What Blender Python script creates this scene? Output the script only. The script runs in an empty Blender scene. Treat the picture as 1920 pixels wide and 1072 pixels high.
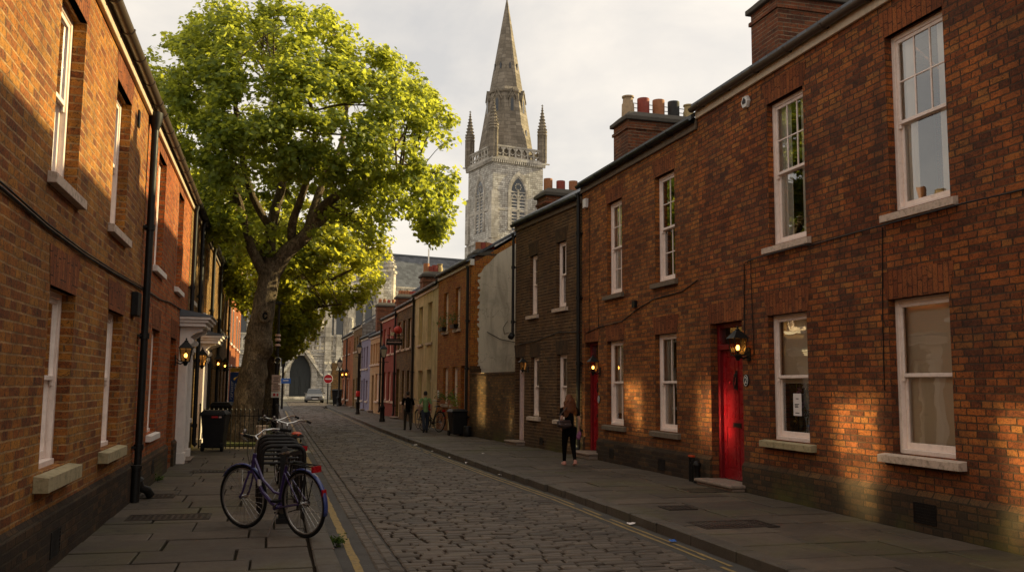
import bpy, bmesh, math, random
import numpy as np
from math import radians as R, sin, cos, pi, sqrt, atan2
from mathutils import Vector as V, Matrix as M4, Quaternion, noise as mnoise

random.seed(7)
rng = np.random.default_rng(11)
SC = bpy.context.scene
COL = SC.collection

# ------------------------------------------------------------------ camera
# world: X across the street, Y along the street, Z up, pavements at z = 0
CAM_H = 1.62
cam_data = bpy.data.cameras.new('camera')
cam_data.sensor_width = 36.0
cam_data.lens = 1700 / 1920 * 36.0
cam_data.clip_end = 3000
cam = bpy.data.objects.new('camera', cam_data)
COL.objects.link(cam)
_yaw, _pit, _rol = R(14.662), R(6.2529), R(0.4998)
_f = V((sin(_yaw) * cos(_pit), cos(_yaw) * cos(_pit), sin(_pit)))
_r = V((cos(_yaw), -sin(_yaw), 0))
_u = _r.cross(_f)
_r2 = cos(_rol) * _r + sin(_rol) * _u
_u2 = -sin(_rol) * _r + cos(_rol) * _u
cam.matrix_world = M4(((_r2.x, _u2.x, -_f.x, 0), (_r2.y, _u2.y, -_f.y, 0), (_r2.z, _u2.z, -_f.z, CAM_H), (0, 0, 0, 1)))
SC.camera = cam

# ------------------------------------------------------------------ sun, sky, exposure
SUN = V((1.0, 0.145, 0.385)).normalized()
sun_data = bpy.data.lights.new('sun', 'SUN')
sun_data.energy = 5.0
sun_data.angle = R(0.5)
sun_data.color = (1.0, 0.82, 0.42)
sun = bpy.data.objects.new('sun', sun_data)
COL.objects.link(sun)
sun.rotation_euler = (-SUN).to_track_quat('-Z', 'Y').to_euler()
sun.location = SUN * 60

world = bpy.data.worlds.new('World')
SC.world = world
world.use_nodes = True
wt = world.node_tree
wt.nodes.clear()
w_out = wt.nodes.new('ShaderNodeOutputWorld')
w_bg = wt.nodes.new('ShaderNodeBackground')
w_bg.inputs['Strength'].default_value = 0.095
sky = wt.nodes.new('ShaderNodeTexSky')
sky.sky_type = 'NISHITA'
sky.sun_disc = False
sky.sun_elevation = math.asin(SUN.z)
sky.sun_rotation = atan2(SUN.x, SUN.y)
sky.air_density = 1.0
sky.dust_density = 3.0
sky.ozone_density = 1.0
# thin evening cloud veil: pale cream layer with a few brighter cumulus heads
w_tc = wt.nodes.new('ShaderNodeTexCoord')
w_map = wt.nodes.new('ShaderNodeMapping')
w_map.inputs['Scale'].default_value = (1.0, 1.0, 2.2)
w_no = wt.nodes.new('ShaderNodeTexNoise')
w_no.inputs['Scale'].default_value = 3.1
w_no.inputs['Detail'].default_value = 9
w_no.inputs['Roughness'].default_value = 0.55
w_no.inputs['Distortion'].default_value = 0.25
w_ramp = wt.nodes.new('ShaderNodeValToRGB')
w_ramp.color_ramp.elements[0].position = 0.33
w_ramp.color_ramp.elements[0].color = (4.9, 4.65, 4.35, 1)
w_ramp.color_ramp.elements[1].position = 0.64
w_ramp.color_ramp.elements[1].color = (7.5, 6.75, 5.75, 1)
w_mix = wt.nodes.new('ShaderNodeMixRGB')
w_mix.inputs['Fac'].default_value = 0.82
wt.links.new(w_tc.outputs['Generated'], w_map.inputs['Vector'])
wt.links.new(w_map.outputs['Vector'], w_no.inputs['Vector'])
wt.links.new(w_no.outputs['Fac'], w_ramp.inputs['Fac'])
wt.links.new(sky.outputs['Color'], w_mix.inputs['Color1'])
wt.links.new(w_ramp.outputs['Color'], w_mix.inputs['Color2'])
wt.links.new(w_mix.outputs['Color'], w_bg.inputs['Color'])
wt.links.new(w_bg.outputs['Background'], w_out.inputs['Surface'])

SC.view_settings.view_transform = 'Standard'
SC.view_settings.look = 'None'
SC.view_settings.exposure = 0.75
SC.view_settings.gamma = 1.0
SC.render.engine = 'CYCLES'
SC.cycles.max_bounces = 8
SC.cycles.diffuse_bounces = 4
SC.cycles.glossy_bounces = 4
SC.cycles.transparent_max_bounces = 12
SC.cycles.caustics_reflective = True
SC.cycles.blur_glossy = 0.0
SC.cycles.sample_clamp_indirect = 0.0
SC.cycles.use_adaptive_sampling = False
# sunlight thrown back across the street by the left-hand panes needs guided paths
SC.cycles.use_guiding = True
SC.cycles.use_surface_guiding = True
SC.cycles.guiding_training_samples = 128
SC.cycles.surface_guiding_probability = 0.7
world.cycles.sampling_method = 'NONE'

# ------------------------------------------------------------------ mesh helpers
class MB:
    """collects faces, builds ONE mesh object; UVs are box-projected in metres"""
    def __init__(s, M=None):
        s.v, s.f, s.sm, s.mi, s.M, s.cm = [], [], [], [], M, 0
        s.rot = []
        s.rotflag = False
    def add(s, vs, fs, smooth=False):
        b = len(s.v)
        if s.M is not None:
            vs = [s.M @ V(p) for p in vs]
        s.v += [tuple(p) for p in vs]
        for f in fs:
            s.f.append(tuple(b + i for i in f)); s.sm.append(smooth); s.mi.append(s.cm); s.rot.append(s.rotflag)
        return s
    def poly(s, pts): return s.add(pts, [tuple(range(len(pts)))])
    def box(s, x0, x1, y0, y1, z0, z1):
        return s.add([(x0,y0,z0),(x1,y0,z0),(x1,y1,z0),(x0,y1,z0),(x0,y0,z1),(x1,y0,z1),(x1,y1,z1),(x0,y1,z1)],
                     [(0,3,2,1),(4,5,6,7),(0,1,5,4),(1,2,6,5),(2,3,7,6),(3,0,4,7)])
    def hexa(s, p):   # 8 points, bottom ring then top ring
        return s.add(p, [(0,3,2,1),(4,5,6,7),(0,1,5,4),(1,2,6,5),(2,3,7,6),(3,0,4,7)])
    def prism(s, pts, ax, a, b):
        """extrude 2D polygon; ax 'x': pts are (y,z); 'y': (x,z); 'z': (x,y)"""
        def P(p, t): return (t,p[0],p[1]) if ax == 'x' else (p[0],t,p[1]) if ax == 'y' else (p[0],p[1],t)
        n = len(pts)
        vs = [P(p, a) for p in pts] + [P(p, b) for p in pts]
        fs = [tuple(range(n)), tuple(range(2*n-1, n-1, -1))] + [(i, i+n, (i+1) % n + n, (i+1) % n) for i in range(n)]
        return s.add(vs, fs)
    def tube(s, pts, r, n=8, caps=True, closed=False, smooth=True, flat=1.0):
        pts = [V(p) for p in pts]
        k = len(pts)
        rr = r if isinstance(r, (list, tuple)) else [r] * k
        vs, fs = [], []
        prev = None
        for i, p in enumerate(pts):
            if closed: d = pts[(i+1) % k] - pts[i-1]
            else: d = pts[min(i+1, k-1)] - pts[max(i-1, 0)]
            if d.length < 1e-9: d = V((0,0,1))
            d.normalize()
            if prev is None:
                a = d.cross(V((0,0,1)))
                if a.length < 1e-3: a = d.cross(V((1,0,0)))
            else:
                a = prev - d * prev.dot(d)
                if a.length < 1e-6: a = d.orthogonal()
            a.normalize(); b = d.cross(a); prev = a
            for j in range(n):
                t = 2*pi*j/n
                vs.append(p + (a*cos(t) + b*sin(t)*flat) * rr[i])
        for i in range(k if closed else k-1):
            for j in range(n):
                i2 = (i+1) % k
                fs.append((i*n+j, i*n+(j+1) % n, i2*n+(j+1) % n, i2*n+j))
        s.add(vs, fs, smooth)
        if caps and not closed:
            b = len(s.v) - len(vs)
            for ring, rev in ((0, True), ((k-1)*n, False)):
                idx = [b+ring+j for j in range(n)]
                s.f.append(tuple(reversed(idx) if rev else idx)); s.sm.append(False); s.mi.append(s.cm); s.rot.append(s.rotflag)
        return s
    def lathe(s, prof, c=(0,0,0), n=16, smooth=True, ang=0.0):
        vs, fs = [], []
        for r, z in prof:
            for j in range(n):
                t = 2*pi*j/n + ang
                vs.append((c[0]+r*cos(t), c[1]+r*sin(t), c[2]+z))
        k = len(prof)
        for i in range(k-1):
            for j in range(n):
                fs.append((i*n+j, i*n+(j+1) % n, (i+1)*n+(j+1) % n, (i+1)*n+j))
        fs.append(tuple(range(n-1, -1, -1))); fs.append(tuple((k-1)*n+j for j in range(n)))
        return s.add(vs, fs, smooth)
    def ball(s, c, r, n=10, sz=1.0, sx=1.0, sy=1.0):
        vs, fs = [(c[0], c[1], c[2]-r*sz)], []
        m = max(4, n//2)
        for i in range(1, m):
            ph = -pi/2 + pi*i/m
            for j in range(n):
                t = 2*pi*j/n
                vs.append((c[0]+r*sx*cos(ph)*cos(t), c[1]+r*sy*cos(ph)*sin(t), c[2]+r*sz*sin(ph)))
        vs.append((c[0], c[1], c[2]+r*sz))
        top = len(vs)-1
        for j in range(n): fs.append((0, 1+(j+1) % n, 1+j))
        for i in range(m-2):
            for j in range(n):
                fs.append((1+i*n+j, 1+i*n+(j+1) % n, 1+(i+1)*n+(j+1) % n, 1+(i+1)*n+j))
        o = 1+(m-2)*n
        for j in range(n): fs.append((o+j, o+(j+1) % n, top))
        return s.add(vs, fs, True)
    def mesh(s, name, uvsize=1.0):
        me = bpy.data.meshes.new(name)
        me.from_pydata(s.v, [], s.f)
        me.update()
        uv = me.uv_layers.new(name='UVMap')
        nl = len(me.loops)
        co = np.empty(len(me.vertices)*3); me.vertices.foreach_get('co', co); co = co.reshape(-1,3)
        li = np.empty(nl, dtype=np.int64); me.loops.foreach_get('vertex_index', li)
        nf = len(me.polygons)
        no = np.empty(nf*3); me.polygons.foreach_get('normal', no); no = np.abs(no.reshape(-1,3))
        lt = np.empty(nf, dtype=np.int64); me.polygons.foreach_get('loop_total', lt)
        pi_ = np.repeat(np.arange(nf), lt)
        ax = no.argmax(axis=1)[pi_]
        c = co[li]
        u = np.where(ax == 0, c[:,1], c[:,0]); w = np.where(ax == 2, c[:,1], c[:,2])
        rot = np.array(s.rot, dtype=bool)[pi_]
        u2 = np.where(rot, w, u); w2 = np.where(rot, u, w)
        a = np.empty(nl*2); a[0::2] = u2; a[1::2] = w2
        uv.data.foreach_set('uv', a)
        me.polygons.foreach_set('use_smooth', np.array(s.sm, dtype=bool))
        me.polygons.foreach_set('material_index', np.array(s.mi, dtype=np.int32))
        if any(s.sm):
            me.set_sharp_from_angle(angle=R(42))
        return me
    def build(s, name, mat, parent=None, bevel=0, loc=None, seg=1):
        o = bpy.data.objects.new(name, s.mesh(name))
        for m in (mat if isinstance(mat, (list, tuple)) else [mat]):
            o.data.materials.append(m)
        COL.objects.link(o)
        if parent is not None: o.parent = parent
        if loc is not None: o.location = loc
        if bevel:
            b = o.modifiers.new('bevel', 'BEVEL'); b.width = bevel; b.segments = seg; b.limit_method = 'ANGLE'; b.angle_limit = R(40)
        return o

def thing(name, label, cat, loc=(0,0,0), rot=0.0, group=None):
    o = bpy.data.objects.new(name, None); COL.objects.link(o)
    o.location = loc; o.rotation_euler = (0, 0, rot)
    o.empty_display_size = 0.2
    return tag(o, label, cat, group)
def tag(o, label, cat, group=None):
    o['label'] = label; o['category'] = cat
    if group: o['group'] = group
    return o
def structure(o): o['kind'] = 'structure'; return o
def stuff(o): o['kind'] = 'stuff'; return o
def dup(root, loc, rot=None, label=None):
    r = root.copy(); COL.objects.link(r); r.location = loc
    if rot is not None: r.rotation_euler = (0, 0, rot)
    if label: r['label'] = label
    for ch in list(root.children):
        c = ch.copy(); COL.objects.link(c); c.parent = r
        for g in list(ch.children):
            d = g.copy(); COL.objects.link(d); d.parent = c
    return r
def text_mesh(txt, size, depth=0.002):
    cu = bpy.data.curves.new('lettering', 'FONT'); cu.body = txt; cu.size = size; cu.extrude = depth
    cu.align_x = 'CENTER'; cu.align_y = 'CENTER'; cu.resolution_u = 3
    o = bpy.data.objects.new('lettering', cu); COL.objects.link(o)
    dg = bpy.context.evaluated_depsgraph_get()
    me = bpy.data.meshes.new_from_object(o.evaluated_get(dg))
    bpy.data.objects.remove(o); bpy.data.curves.remove(cu)
    return me
def mesh_obj(name, me, mat, parent=None):
    o = bpy.data.objects.new(name, me); me.materials.clear(); me.materials.append(mat); COL.objects.link(o)
    if parent is not None: o.parent = parent
    return o

# ------------------------------------------------------------------ node helpers
class NT:
    def __init__(s, name):
        s.m = bpy.data.materials.new(name); s.m.use_nodes = True
        s.t = s.m.node_tree; s.t.nodes.clear()
        s.out = s.t.nodes.new('ShaderNodeOutputMaterial')
    def n(s, typ, props=None, **inp):
        nd = s.t.nodes.new('ShaderNode' + typ)
        for k, v in (props or {}).items(): setattr(nd, k, v)
        for k, v in inp.items():
            key = int(k[1:]) if k[0] == '_' and k[1:].isdigit() else k.replace('_', ' ')
            if isinstance(key, str) and key not in nd.inputs: key = key.title()
            s.set(nd.inputs[key], v)
        return nd
    def set(s, sock, v):
        if isinstance(v, bpy.types.NodeSocket): s.t.links.new(v, sock)
        elif isinstance(v, (tuple, list)):
            sock.default_value = tuple(v) + (1.0,) if sock.type == 'RGBA' and len(v) == 3 else v
        else: sock.default_value = v
    def math(s, op, a, b=0.0, clamp=False):
        return s.n('Math', dict(operation=op, use_clamp=clamp), _0=a, _1=b).outputs[0]
    def mix(s, fac, a, b, mode='MIX'):
        return s.n('MixRGB', dict(blend_type=mode), Fac=fac, Color1=a, Color2=b).outputs[0]
    def ramp(s, fac, stops, interp='LINEAR'):
        nd = s.n('ValToRGB', None, Fac=fac); cr = nd.color_ramp; cr.interpolation = interp
        while len(cr.elements) < len(stops): cr.elements.new(0.5)
        for e, (p, c) in zip(cr.elements, stops):
            e.position = p
            if not isinstance(c, (tuple, list)): c = (c, c, c)
            e.color = tuple(c) + (1.0,)
        return nd.outputs[0]
    def coords(s, kind='UV', scale=(1,1,1)):
        tc = s.n('TexCoord')
        if scale == (1,1,1): return tc.outputs[kind]
        return s.n('Mapping', None, Vector=tc.outputs[kind], Scale=scale).outputs[0]
    def noise(s, vec, scale, detail=4, rough=0.55, dist=0.0, out=0):
        return s.n('TexNoise', None, Vector=vec, Scale=scale, Detail=detail, Roughness=rough, Distortion=dist).outputs[out]
    def bump(s, h, strength=0.5, dist=0.01):
        return s.n('Bump', None, Height=h, Strength=strength, Distance=dist).outputs[0]
    def bsdf(s, **inp):
        b = s.n('BsdfPrincipled', None, **inp)
        s.t.links.new(b.outputs[0], s.out.inputs[0])
        return b
# ------------------------------------------------------------------ materials
def brick_mat(name, cols, mortar, soot=0.5, bw=0.27, bh=0.079, soldier=False, bump=1.0, ms=0.0095, paint=None, stain=0.0, msmooth=0.25, mfac=1.0, pit=0.8):
    """cols: list of (pos, rgb) picked per brick; mortar rgb; soot = strength of the dark weathering"""
    if paint is None:
        cols = [(p, (min(.64, c[0]*1.24), c[1]*1.08, c[2]*.66)) for p, c in cols]
        mortar = (mortar[0]*1.1, mortar[1]*.96, mortar[2]*.74)
    N = NT(name)
    uv = N.coords('UV')
    wob = N.noise(uv, 5.0, 3, 0.6, out=1)
    wob2 = N.noise(uv, 34.0, 2, 0.6, out=1)
    vec = N.n('VectorMath', dict(operation='SCALE'), _0=N.n('VectorMath', dict(operation='SUBTRACT'), _0=wob, _1=(0.5,0.5,0.5)).outputs[0], Scale=0.016).outputs[0]
    vec2 = N.n('VectorMath', dict(operation='SCALE'), _0=N.n('VectorMath', dict(operation='SUBTRACT'), _0=wob2, _1=(0.5,0.5,0.5)).outputs[0], Scale=0.019).outputs[0]
    uvd = N.n('VectorMath', dict(operation='ADD'), _0=N.n('VectorMath', dict(operation='ADD'), _0=uv, _1=vec).outputs[0], _1=vec2).outputs[0]
    br = N.n('TexBrick', dict(offset=0.5, squash=0.56, squash_frequency=3), Vector=uvd, Color1=(0,0,0), Color2=(1,1,1), Mortar=(0.5,0.5,0.5),
             Scale=1.0, Mortar_Size=ms, Mortar_Smooth=msmooth, Bias=0.0, Brick_Width=bw, Row_Height=bh)
    tint = N.n('SeparateColor', None, Color=br.outputs[0]).outputs[0]
    fac = br.outputs[1]
    mott = N.noise(uv, 26.0, 5, 0.7)
    fine = N.noise(uv, 110.0, 4, 0.65)
    big = N.noise(uv, 1.1, 6, 0.62, 0.6)
    mid = N.noise(uv, 5.5, 5, 0.6)
    t2 = N.math('ADD', N.math('MULTIPLY', tint, 0.74), N.math('MULTIPLY', mott, 0.85))
    t2 = N.math('SUBTRACT', t2, 0.30)
    col = N.ramp(t2, cols)
    col = N.mix(N.ramp(fine, [(0.35, 0), (0.72, 0.55)]), col, (0.07,0.04,0.025), 'MIX') if paint is None else N.mix(0.88, col, paint)
    if paint is None:
        pits = N.ramp(N.noise(uv, 36.0, 4, 0.78, 1.2), [(0.52, 0.0), (0.62, 0.92)])
        col = N.mix(N.math('MULTIPLY', pits, pit), col, (0.022,0.014,0.010))
        cvec = N.n('VectorMath', dict(operation='ADD'), _0=uv, _1=N.n('VectorMath', dict(operation='SCALE'), _0=N.noise(uv, 9.0, 3, 0.6, out=1), Scale=0.13).outputs[0]).outputs[0]
        crk = N.n('TexVoronoi', dict(feature='DISTANCE_TO_EDGE'), Vector=cvec, Scale=9.0).outputs[0]
        cmask = N.math('MULTIPLY', N.ramp(crk, [(0.0,1.0),(0.045,0.0)]), N.ramp(N.noise(uv, 4.5, 3, 0.6), [(0.44,0.0),(0.56,0.85)]))
        col = N.mix(cmask, col, (0.020,0.013,0.009))
    sepv = N.n('SeparateXYZ', None, Vector=uvd).outputs[1]
    bed = N.math('LESS_THAN', N.math('PINGPONG', sepv, bh/2), ms*0.95)
    keep = N.ramp(N.noise(uv, 3.4, 5, 0.7), [(0.40, 0.25), (0.58, 1.0)])
    dark = tuple(c*0.30 for c in mortar)
    mcol = N.mix(N.math('MULTIPLY', bed, keep), dark, N.mix(mid, mortar, tuple(c*0.62 for c in mortar)))
    col = N.mix(N.math('MULTIPLY', fac, mfac if paint is None else 0.35), col, mcol)
    sm = N.ramp(N.math('ADD', N.math('MULTIPLY', big, 0.6), N.math('MULTIPLY', mid, 0.4)), [(0.38, 0.0), (0.66, soot)])
    col = N.mix(sm, col, (0.03,0.022,0.018))
    if paint is None:
        stv = N.n('Mapping', None, Vector=uv, Scale=(2.6, 0.33, 1)).outputs[0]
        streak = N.ramp(N.noise(stv, 1.0, 5, 0.62, 0.3), [(0.54, 0.0), (0.70, 0.55)])
        col = N.mix(N.math('MULTIPLY', streak, soot), col, (0.035,0.024,0.018))
        patch = N.ramp(N.noise(uv, 0.62, 3, 0.55, 0.8), [(0.45, 0.0), (0.62, 0.6)])
        col = N.mix(patch, col, N.mix(1.0, col, (0.66,0.54,0.46), 'MULTIPLY'))
    if stain:
        sep = N.n('SeparateXYZ', None, Vector=N.coords('Object')).outputs[2]
        lo = N.ramp(N.math('ADD', sep, N.math('MULTIPLY', mid, 0.5)), [(0.25, stain), (1.0, 0.0)])
        col = N.mix(lo, col, (0.028,0.024,0.016))
        moss = N.math('MULTIPLY', N.ramp(N.math('ADD', sep, N.math('MULTIPLY', mid, 0.6)), [(0.2, 1.0), (0.75, 0.0)]), N.ramp(N.noise(uv, 0.55, 3), [(0.5, 0.0), (0.62, 0.75)]))
        col = N.mix(moss, col, (0.10,0.095,0.02))
    h = N.math('SUBTRACT', N.math('ADD', N.math('MULTIPLY', mott, 0.5), N.math('MULTIPLY', fine, 0.4)), N.math('MULTIPLY', fac, 1.0))
    h = N.math('ADD', h, N.math('MULTIPLY', tint, 0.35))
    N.bsdf(Base_Color=col, Roughness=0.88, Normal=N.bump(h, bump, 0.012), Specular_IOR_Level=0.25)
    return N.m

def plain(name, col, rough=0.5, metal=0.0, var=0.15, scale=6.0, bump=0.0, spec=0.5, dirt=0.0, dirtcol=(0.04,0.03,0.02), coords='Object', bscale=60.0, coat=0.0):
    N = NT(name)
    c = N.coords(coords)
    n1 = N.noise(c, scale, 5, 0.6)
    cc = N.mix(N.math('MULTIPLY', n1, var*2), col, tuple(x*0.45 for x in col))
    if dirt:
        n2 = N.noise(c, scale*2.3, 6, 0.7, 0.4)
        cc = N.mix(N.ramp(n2, [(0.48, 0.0), (0.72, dirt)]), cc, dirtcol)
    kw = dict(Base_Color=cc, Metallic=metal, Specular_IOR_Level=spec, Roughness=N.ramp(n1, [(0.3, max(0, rough-0.1)), (0.7, min(1, rough+0.1))]))
    if coat: kw['Coat_Weight'] = coat; kw['Coat_Roughness'] = 0.1
    if bump: kw['Normal'] = N.bump(N.noise(c, bscale, 4, 0.6), bump, 0.01)
    N.bsdf(**kw)
    return N.m

BR = {}
red_ramp = [(0.0,(0.06,0.020,0.011)),(0.22,(0.20,0.056,0.020)),(0.45,(0.36,0.105,0.032)),(0.68,(0.46,0.150,0.042)),(0.86,(0.44,0.19,0.062)),(1.0,(0.22,0.09,0.04))]
BR['r1'] = brick_mat('red_brown_brick', red_ramp, (0.16,0.098,0.06), soot=0.75, stain=0.5)
BR['r2'] = brick_mat('orange_brown_brick', [(0.0,(0.07,0.026,0.013)),(0.25,(0.24,0.078,0.025)),(0.5,(0.40,0.14,0.040)),(0.75,(0.49,0.195,0.055)),(1.0,(0.28,0.13,0.05))], (0.20,0.13,0.075), soot=0.5, stain=0.5)
BR['r3'] = brick_mat('dark_brown_brick', [(0.0,(0.030,0.018,0.012)),(0.3,(0.075,0.042,0.024)),(0.6,(0.115,0.064,0.034)),(1.0,(0.18,0.10,0.05))], (0.30,0.22,0.15), soot=0.35, stain=0.4)
BR['l1'] = brick_mat('worn_orange_brick', [(0.0,(0.09,0.030,0.014)),(0.2,(0.28,0.090,0.026)),(0.45,(0.46,0.185,0.042)),(0.7,(0.56,0.25,0.055)),(1.0,(0.38,0.19,0.06))], (0.60,0.40,0.22), soot=0.5, stain=0.5)
BR['l2'] = brick_mat('bright_red_brick', [(0.0,(0.14,0.034,0.016)),(0.3,(0.38,0.095,0.03)),(0.6,(0.50,0.14,0.04)),(1.0,(0.42,0.17,0.06))], (0.36,0.25,0.17), soot=0.25, stain=0.3)
BR['l3'] = brick_mat('yellow_stock_brick', [(0.0,(0.10,0.06,0.03)),(0.3,(0.26,0.16,0.07)),(0.6,(0.36,0.23,0.10)),(1.0,(0.28,0.17,0.08))], (0.22,0.17,0.11), soot=0.5, stain=0.3)
BR['r4'] = brick_mat('bright_orange_brick', [(0.0,(0.28,0.08,0.02)),(0.4,(0.54,0.18,0.04)),(0.8,(0.60,0.24,0.055)),(1.0,(0.48,0.22,0.07))], (0.30,0.19,0.10), soot=0.2, stain=0.3)
BR['r6'] = brick_mat('olive_stock_brick', [(0.0,(0.08,0.055,0.03)),(0.5,(0.19,0.13,0.06)),(1.0,(0.25,0.18,0.09))], (0.12,0.10,0.07), soot=0.4)
BR['r7'] = brick_mat('red_painted_brick', red_ramp, (0.2,0.05,0.04), soot=0.15, paint=(0.23,0.045,0.035))
BR['r8'] = brick_mat('peach_painted_brick', red_ramp, (0.4,0.3,0.2), soot=0.12, paint=(0.50,0.33,0.17))
BR['r9'] = brick_mat('lilac_painted_brick', red_ramp, (0.3,0.3,0.4), soot=0.12, paint=(0.25,0.25,0.36))
BR['wall'] = brick_mat('mossy_wall_brick', [(0.0,(0.05,0.035,0.02)),(0.4,(0.15,0.085,0.035)),(0.8,(0.24,0.14,0.06)),(1.0,(0.30,0.22,0.14))], (0.12,0.09,0.055), soot=0.6, stain=0.75)
BR['plinth'] = brick_mat('tarred_plinth_brick', [(0.0,(0.010,0.008,0.006)),(0.5,(0.032,0.022,0.015)),(0.8,(0.085,0.050,0.027)),(1.0,(0.14,0.085,0.045))], (0.085,0.068,0.045), soot=0.55)
BR['plinth2'] = brick_mat('mossy_plinth_brick', [(0.0,(0.03,0.022,0.014)),(0.4,(0.10,0.055,0.028)),(0.8,(0.20,0.10,0.045)),(1.0,(0.26,0.15,0.06))], (0.08,0.062,0.04), soot=0.5, stain=0.7)
BR['soldier'] = brick_mat('rubbed_red_lintel_brick', [(0.0,(0.15,0.048,0.022)),(0.5,(0.29,0.088,0.034)),(1.0,(0.36,0.13,0.05))], (0.13,0.06,0.035), soot=0.3, bw=0.36, bh=0.085, ms=0.006)
BR['soldier_dark'] = brick_mat('dark_lintel_brick', [(0.0,(0.03,0.021,0.016)),(0.5,(0.07,0.042,0.026)),(1.0,(0.11,0.065,0.04))], (0.10,0.08,0.055), soot=0.3, bw=0.36, bh=0.085, ms=0.006)
BR['chim'] = brick_mat('chimney_brick', [(0.0,(0.06,0.025,0.018)),(0.35,(0.16,0.05,0.03)),(0.7,(0.27,0.085,0.042)),(1.0,(0.20,0.09,0.06))], (0.33,0.25,0.20), soot=0.4)

def stone_mat(name, cols, joint, bw, bh, soot=0.5, rubble=0.05, ms=0.02, bump=0.8):
    N = NT(name)
    uv = N.coords('UV')
    wob = N.noise(uv, 1.6, 3, 0.6, out=1)
    vec = N.n('VectorMath', dict(operation='SCALE'), _0=N.n('VectorMath', dict(operation='SUBTRACT'), _0=wob, _1=(0.5,0.5,0.5)).outputs[0], Scale=rubble*4).outputs[0]
    uvd = N.n('VectorMath', dict(operation='ADD'), _0=uv, _1=vec).outputs[0]
    br = N.n('TexBrick', dict(offset=0.42, squash=0.6, squash_frequency=2), Vector=uvd, Color1=(0,0,0), Color2=(1,1,1), Mortar=(0.5,0.5,0.5),
             Scale=1.0, Mortar_Size=ms, Mortar_Smooth=0.4, Bias=0.0, Brick_Width=bw, Row_Height=bh)
    tint = N.n('SeparateColor', None, Color=br.outputs[0]).outputs[0]
    n1 = N.noise(uv, 3.0, 6, 0.68, 0.4)
    n2 = N.noise(uv, 0.45, 5, 0.6, 0.8)
    n3 = N.noise(uv, 13.0, 4, 0.65)
    col = N.ramp(N.math('ADD', N.math('MULTIPLY', tint, 0.55), N.math('MULTIPLY', n1, 0.55)), cols)
    col = N.mix(br.outputs[1], col, joint)
    col = N.mix(N.ramp(N.math('ADD', N.math('MULTIPLY', n2, 0.5), N.math('MULTIPLY', n3, 0.5)), [(0.42, 0.0), (0.62, soot)]), col, (0.06,0.052,0.045))
    h = N.math('SUBTRACT', N.math('ADD', N.math('MULTIPLY', n1, 0.6), N.math('MULTIPLY', n3, 0.4)), br.outputs[1])
    N.bsdf(Base_Color=col, Roughness=0.9, Normal=N.bump(h, bump, 0.05), Specular_IOR_Level=0.2)
    return N.m
stone_ramp = [(0.1,(0.26,0.235,0.20)),(0.4,(0.56,0.515,0.45)),(0.65,(0.72,0.68,0.60)),(0.95,(0.80,0.77,0.70))]
M = {}
M['stone'] = stone_mat('church_rubble_stone', stone_ramp, (0.15,0.135,0.115), 0.62, 0.30, 0.55)
M['ashlar'] = stone_mat('church_ashlar_stone', [(0.1,(0.33,0.30,0.25)),(0.5,(0.62,0.565,0.48)),(0.95,(0.75,0.70,0.61))], (0.2,0.18,0.155), 1.1, 0.5, 0.6, rubble=0.015, ms=0.012)
M['spire'] = stone_mat('spire_stone', [(0.1,(0.15,0.125,0.095)),(0.5,(0.25,0.21,0.16)),(0.95,(0.36,0.305,0.24))], (0.085,0.075,0.062), 1.3, 0.55, 0.45, rubble=0.015, ms=0.015)
M['flint'] = stone_mat('rough_flint_gable', [(0.1,(0.09,0.08,0.07)),(0.5,(0.20,0.18,0.155)),(0.95,(0.34,0.31,0.27))], (0.14,0.12,0.10), 0.34, 0.2, 0.4, rubble=0.06)
M['slab'] = None

def slate_mat(name, base, w=0.26, h=0.2):
    N = NT(name)
    uv = N.coords('UV')
    br = N.n('TexBrick', dict(offset=0.5), Vector=uv, Color1=(0,0,0), Color2=(1,1,1), Mortar=(0,0,0), Scale=1.0, Mortar_Size=0.006, Mortar_Smooth=0.1, Bias=0.0, Brick_Width=w, Row_Height=h)
    t = N.n('SeparateColor', None, Color=br.outputs[0]).outputs[0]
    n1 = N.noise(uv, 4.0, 5, 0.65)
    col = N.ramp(N.math('ADD', N.math('MULTIPLY', t, 0.5), N.math('MULTIPLY', n1, 0.5)), [(0.2, tuple(c*0.55 for c in base)), (0.8, tuple(c*1.35 for c in base))])
    col = N.mix(N.math('MULTIPLY', br.outputs[1], 0.8), col, (0.02,0.02,0.022))
    N.bsdf(Base_Color=col, Roughness=0.55, Normal=N.bump(N.math('SUBTRACT', N.math('MULTIPLY', t, 0.4), br.outputs[1]), 0.5, 0.01))
    return N.m
M['slate'] = slate_mat('blue_grey_slate', (0.075,0.082,0.095))
M['slate_church'] = slate_mat('church_slate', (0.085,0.09,0.10), 0.5, 0.32)
M['tile'] = slate_mat('red_clay_tile', (0.12,0.05,0.035), 0.18, 0.14)

M['white'] = plain('aged_white_paint', (0.88,0.73,0.64), 0.45, var=.08, dirt=0.35, dirtcol=(0.40,0.30,0.23), scale=5)
M['cream'] = plain('cream_fascia_paint', (0.60,0.47,0.33), 0.5, dirt=0.5, dirtcol=(0.2,0.14,0.09), scale=5)
M['white_clean'] = plain('white_door_surround_paint', (0.84,0.75,0.68), 0.42, dirt=0.25, dirtcol=(0.35,0.3,0.26), scale=4)
M['reddoor'] = plain('glossy_red_door_paint', (0.24,0.005,0.010), 0.3, var=0.12, coat=0.3)
M['redframe'] = plain('red_door_frame_paint', (0.17,0.006,0.010), 0.35, var=0.12)
M['pinkdoor'] = plain('pale_pink_door_paint', (0.66,0.50,0.46), 0.45, dirt=0.2)
M['creamdoor'] = plain('cream_door_paint', (0.62,0.52,0.34), 0.5, dirt=0.2)
M['darkdoor'] = plain('dark_door_paint', (0.03,0.028,0.027), 0.4)
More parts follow.
